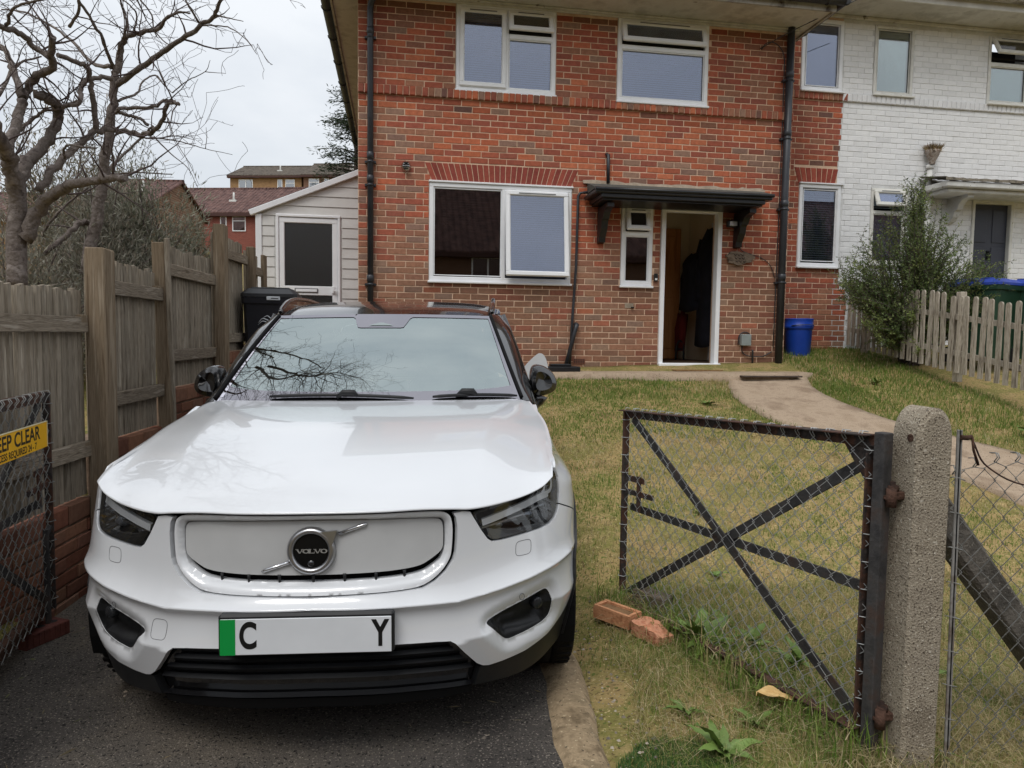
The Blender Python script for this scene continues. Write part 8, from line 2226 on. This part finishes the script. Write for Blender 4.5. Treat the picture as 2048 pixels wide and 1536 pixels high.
def blades(name, n, x0, x1, y0, y1, keep, hfn, wfn, colfn, label, lean=0.5, cur=0.35):
    x, y = nrng.uniform(x0, x1, n), nrng.uniform(y0, y1, n)
    k = keep(x, y); x, y = x[k], y[k]; n = len(x)
    z = gz_vec(x, y) - 0.004
    h = hfn(x, y) * nrng.uniform(0.55, 1.25, n); w = wfn(x, y)
    a = nrng.uniform(0, 2 * np.pi, n); ln = np.abs(nrng.normal(0, lean, n)); dx, dy = np.cos(a) * ln, np.sin(a) * ln
    b = nrng.uniform(0, 2 * np.pi, n); sx, sy = np.cos(b) * w, np.sin(b) * w
    P = np.stack([x, y, z], 1); V = np.empty((n, 5, 3))
    V[:, 0] = P - np.stack([sx, sy, 0 * sx], 1); V[:, 1] = P + np.stack([sx, sy, 0 * sx], 1)
    q = P + np.stack([dx * h * 0.35, dy * h * 0.35, h * 0.55], 1)
    V[:, 2] = q + np.stack([sx, sy, 0 * sx], 1) * 0.75; V[:, 3] = q - np.stack([sx, sy, 0 * sx], 1) * 0.75
    V[:, 4] = P + np.stack([dx * h * (1 + cur), dy * h * (1 + cur), h * np.maximum(0.25, 1 - 0.4 * ln)], 1)
    base = np.arange(n)[:, None] * 5
    Fq = np.concatenate([base + np.array([[0, 1, 2]]), base + np.array([[0, 2, 3]]), base + np.array([[3, 2, 4]])])
    c = colfn(x, y, n)
    o = raw_mesh(name, V.reshape(-1, 3), Fq, grass_m, col=np.repeat(np.clip(c, 0.01, 1), 5, axis=0), colname='gcol')
    return tag(o, label, 'grass', kind='stuff')
GREEN = np.array([[0.15, 0.225, 0.04], [0.19, 0.26, 0.055], [0.11, 0.19, 0.035], [0.23, 0.28, 0.075]])
STRAW = np.array([[0.52, 0.42, 0.23], [0.45, 0.36, 0.18], [0.60, 0.50, 0.31], [0.38, 0.32, 0.15], [0.40, 0.36, 0.14]])
def mixcol(p):
    def f(x, y, n):
        t = nrng.random(n) < p(x, y)
        c = np.where(t[:, None], STRAW[nrng.integers(0, len(STRAW), n)], GREEN[nrng.integers(0, len(GREEN), n)])
        return c * nrng.uniform(0.8, 1.15, (n, 1))
    return f
de = lambda y: 0.60 + 0.09 * (y + 6.5)
dry = lambda x, y: np.clip(0.46 + 2.2 * (vn(x * 1.3 + 5, y * 1.3) - 0.5) + 1.3 * (vn(x * 3.3, y * 3.3 + 3) - 0.5) - 0.35 * (y > -1.7) + 0.12 * (np.abs(y + 4.3) < 1.2), 0.04, 0.95)
keepA = lambda x, y: (x > de(y) + 0.10 + 0.10 * vn(y * 6, x * 0 + 2)) & ~on_path(x, y) 
blades('lawn_grass', 62000, 0.7, 5.3, -5.9, -0.5, keepA, lambda x, y: 0.022 + 0.022 * vn(x * 4, y * 4) + 0.03 * (y > -1.5) * vn(x * 3, y * 3), lambda x, y: 0.0016 + 0.00045 * (y + 6), mixcol(dry), 'short dry patchy lawn between the car and the garden path')
blades('lawn_grass', 26000, 3.9, 6.6, -5.5, 0.6, lambda x, y: ~on_path(x, y) & (x > np.interp(-y, [-p[1] for p in PR], [p[0] for p in PR]) - 0.02) | ((x > 5.05) & (y > -0.8) & (x < 6.5)), lambda x, y: 0.05 + 0.03 * vn(x * 3, y * 3), lambda x, y: 0.0026 + 0.0003 * (y + 5), mixcol(lambda x, y: np.clip(0.10 + 0.35 * (vn(x * 2, y * 2) - 0.4) + 0.25 * (y < -3.2), 0.03, 0.7)), 'greener grass between the garden path and the picket fence')
# longer tussocks along the path edge and by the step
blades('path_edge_grass', 9000, 1.0, 5.2, -2.9, -0.45, lambda x, y: (~on_path(x, y)) & ((np.abs(x - np.interp(-y, [-p[1] for p in PL], [p[0] for p in PL])) < 0.22) & (y < -1.0) & (vn(x * 5, y * 5) > 0.45) | (y > -1.15) & (x < 4.0) & (vn(x * 3 + 2, y * 3) > 0.42)), lambda x, y: 0.05 + 0.05 * vn(x * 7, y * 7), lambda x, y: 0.003 + 0 * x, mixcol(lambda x, y: 0.12 + 0 * x), 'thick green tufts along the near edge of the path', lean=0.7)
# verge by the gate: long, limp, half dead
keepV = lambda x, y: (x > de(y) + 0.20 + 0.15 * vn(y * 5, x * 0 + 2))
blades('verge_grass', 34000, 0.7, 3.4, -6.95, -5.2, keepV, lambda x, y: 0.045 + 0.06 * vn(x * 3 + 7, y * 3), lambda x, y: 0.0013 + 0 * x, mixcol(lambda x, y: np.clip(0.45 + 0.6 * (vn(x * 2.2, y * 2.2 + 9) - 0.5) + 0.25 * (x > 1.5), 0.12, 0.95)), 'long limp straw-coloured grass around the foot of the open gate', lean=1.0, cur=0.6)
blades('green_sward', 9000, 0.72, 1.15, -6.95, -6.40, lambda x, y: (((x - 0.92) / 0.20) ** 2 + ((y + 6.68) / 0.22) ** 2) < 0.8 + 0.4 * vn(x * 9, y * 9), lambda x, y: 0.035 + 0 * x, lambda x, y: 0.0012 + 0 * x, lambda x, y, n: np.array([0.09, 0.18, 0.05]) * nrng.uniform(0.7, 1.25, (n, 1)), 'dense dark green patch of fine grass at the bottom of the picture', lean=0.5)
rs = lambda x, y, n: np.where((nrng.random(n) < 0.75)[:, None], GREEN[nrng.integers(0, 4, n)], STRAW[nrng.integers(0, 4, n)]) * nrng.uniform(0.8, 1.2, (n, 1))
blades('gate_foot_weeds', 4200, 1.05, 2.0, -6.75, -5.2, lambda x, y: (np.abs((x - 1.588) * 0.967 + (y + 6.66) * 0.2535) < 0.13 + 0.12 * vn(x * 4, y * 4)) & (vn(x * 5 + 3, y * 5) > 0.42), lambda x, y: 0.09 + 0.10 * vn(x * 6, y * 6), lambda x, y: 0.0030 + 0 * x, rs, 'tall rank green grass growing up through the foot of the open gate', lean=0.6)
# dead stalks round the post
blades('dead_stalks', 2600, 1.45, 2.9, -6.95, -6.35, lambda x, y: vn(x * 4, y * 4) > 0.25, lambda x, y: 0.08 + 0.08 * vn(x * 5, y * 5), lambda x, y: 0.0011 + 0 * x, lambda x, y, n: STRAW[nrng.integers(0, 4, n)] * nrng.uniform(0.8, 1.1, (n, 1)), 'tangled dead stalks heaped round the concrete post foot', lean=1.4, cur=0.8)
# ground litter on the drive
# weeds: rosettes of broad leaves
weed_leaf = []
weed_m = pmat('dock_leaf', [(0.10, 0.17, 0.035, 1), (0.15, 0.22, 0.05, 1), (0.12, 0.19, 0.045, 1)], scale=9, rough=0.5, rand=0.18, spec=0.4)
for k in range(4):
    vs, fs = [], []; n = 8; wv = random.Random(40 + k)
    for i in range(n + 1):
        t = i / n; w = 0.16 * math.sin(math.pi * (0.06 + 0.92 * t) ** 0.8) * (1 + 0.18 * math.sin(t * 17 + k)); z = 0.55 * t - 0.55 * t * t * (0.8 + 0.2 * k)
        vs += [(t, -w, z + 0.05 * wv.uniform(-1, 1) + 0.03), (t, 0, z), (t, w, z + 0.05 * wv.uniform(-1, 1) + 0.03)]
    for i in range(n):
        for j in range(2): a = i * 3 + j; fs.append((a, a + 1, a + 4, a + 3))
    me = bpy.data.meshes.new('leaf'); me.from_pydata(vs, [], fs); me.materials.append(weed_m); me.polygons.foreach_set('use_smooth', [True] * len(fs)); weed_leaf.append(me)
def weed(name, x, y, L, n, label, up=0.6, seed=0, sx=1.0, z=None):
    r = random.Random(seed); root = empty(name, (x, y, (ground_z(x, y) + nz(x, y)) if z is None else z), r.random() * 6, label, 'weed', 'broad-leaved weeds in the lawn')
    for k in range(n):
        o = bpy.data.objects.new('leaf', weed_leaf[r.randrange(4)]); s = L * r.uniform(0.6, 1.15)
        o.scale = (s, s * sx * r.uniform(0.8, 1.1), s); o.rotation_euler = (r.uniform(-0.3, 0.3), -up * r.uniform(0.3, 1.2), k * 2.4 + r.uniform(-0.4, 0.4)); link(o, root)
gp = lambda px, py: px
weed('dock_weed', 1.37, -5.80, 0.20, 20, 'big leafy weed behind the mesh near the gate middle', 0.9, 1)
weed('dock_weed', 1.68, -6.08, 0.15, 12, 'upright leafy weed behind the mesh next to the hinge stile', 1.1, 2, 0.8)
weed('dock_weed', 1.55, -5.55, 0.11, 12, 'flat leafy weed beyond the lower right of the gate mesh', 0.4, 3)
weed('dock_weed', 1.10, -6.60, 0.15, 11, 'pale leafy weed on the verge at the bottom edge of the picture', 0.7, 4, 0.9)
weed('dock_weed', 1.08, -6.33, 0.10, 8, 'small grey-green weed on the verge in front of the gate', 0.5, 5)
weed('dock_weed', 1.78, -5.10, 0.07, 10, 'flat rosette weed in the lawn above the gate crossing', 0.25, 6)
weed('dock_weed', 2.05, -4.3, 0.08, 10, 'flat rosette weed seen through the upper right of the gate', 0.25, 7)
weed('dock_weed', 3.25, -1.75, 0.12, 12, 'ragged weed on the lawn before the path bend', 0.4, 8)
weed('dock_weed', 5.9, -3.1, 0.20, 14, 'leafy weed in the right lawn close to the picket fence', 0.8, 9)
weed('dock_weed', 6.0, -3.9, 0.18, 14, 'leafy weed in the right lawn above the concrete post', 0.7, 10)
weed('dock_weed', 5.6, -1.2, 0.13, 10, 'small weed in the right lawn below the evergreen bush', 0.6, 11)
weed('dock_weed', -1.02, -6.55, 0.10, 8, 'dusty weed at the left edge of the drive by the dark gate', 0.4, 12)
weed('dock_weed', 1.62, -5.82, 0.12, 12, 'leafy weed beyond the mesh between the cross brace and hinge stile', 0.6, 13)
weed('dock_weed', 1.30, -6.45, 0.09, 9, 'small weed in the verge just left of the dry leaf', 0.5, 14)
weed('dock_weed', 2.15, -6.2, 0.16, 12, 'leafy weed behind the sloping concrete strut', 0.8, 15)
weed('dock_weed', 4.55, -5.0, 0.10, 10, 'low weed beside the path seen through the right mesh', 0.4, 16)
# straw and leaf litter blown on to the drive
LP_, LD_ = [], []
for k in range(150):
    y = -6.95 + 1.9 * rng.random(); x = lerp(fence_x(y) + 0.04, drive_edge(y) - 0.02, rng.random() ** (2.2 if k < 100 else 1.0)); a = rng.random() * 6.28
    LP_.append((x, y, -1.096)); LD_.append((math.cos(a), math.sin(a), rng.uniform(0, 0.12)))
o = leaves('leaf_litter', LP_, LD_, nrng.uniform(0.02, 0.07, 150), nrng.uniform(0.002, 0.008, 150), pal([(0.36, 0.28, 0.16), (0.24, 0.2, 0.12), (0.16, 0.17, 0.07)], 150), leaf_m); tag(o, 'bits of straw and dead leaf scattered on the drive', 'litter')
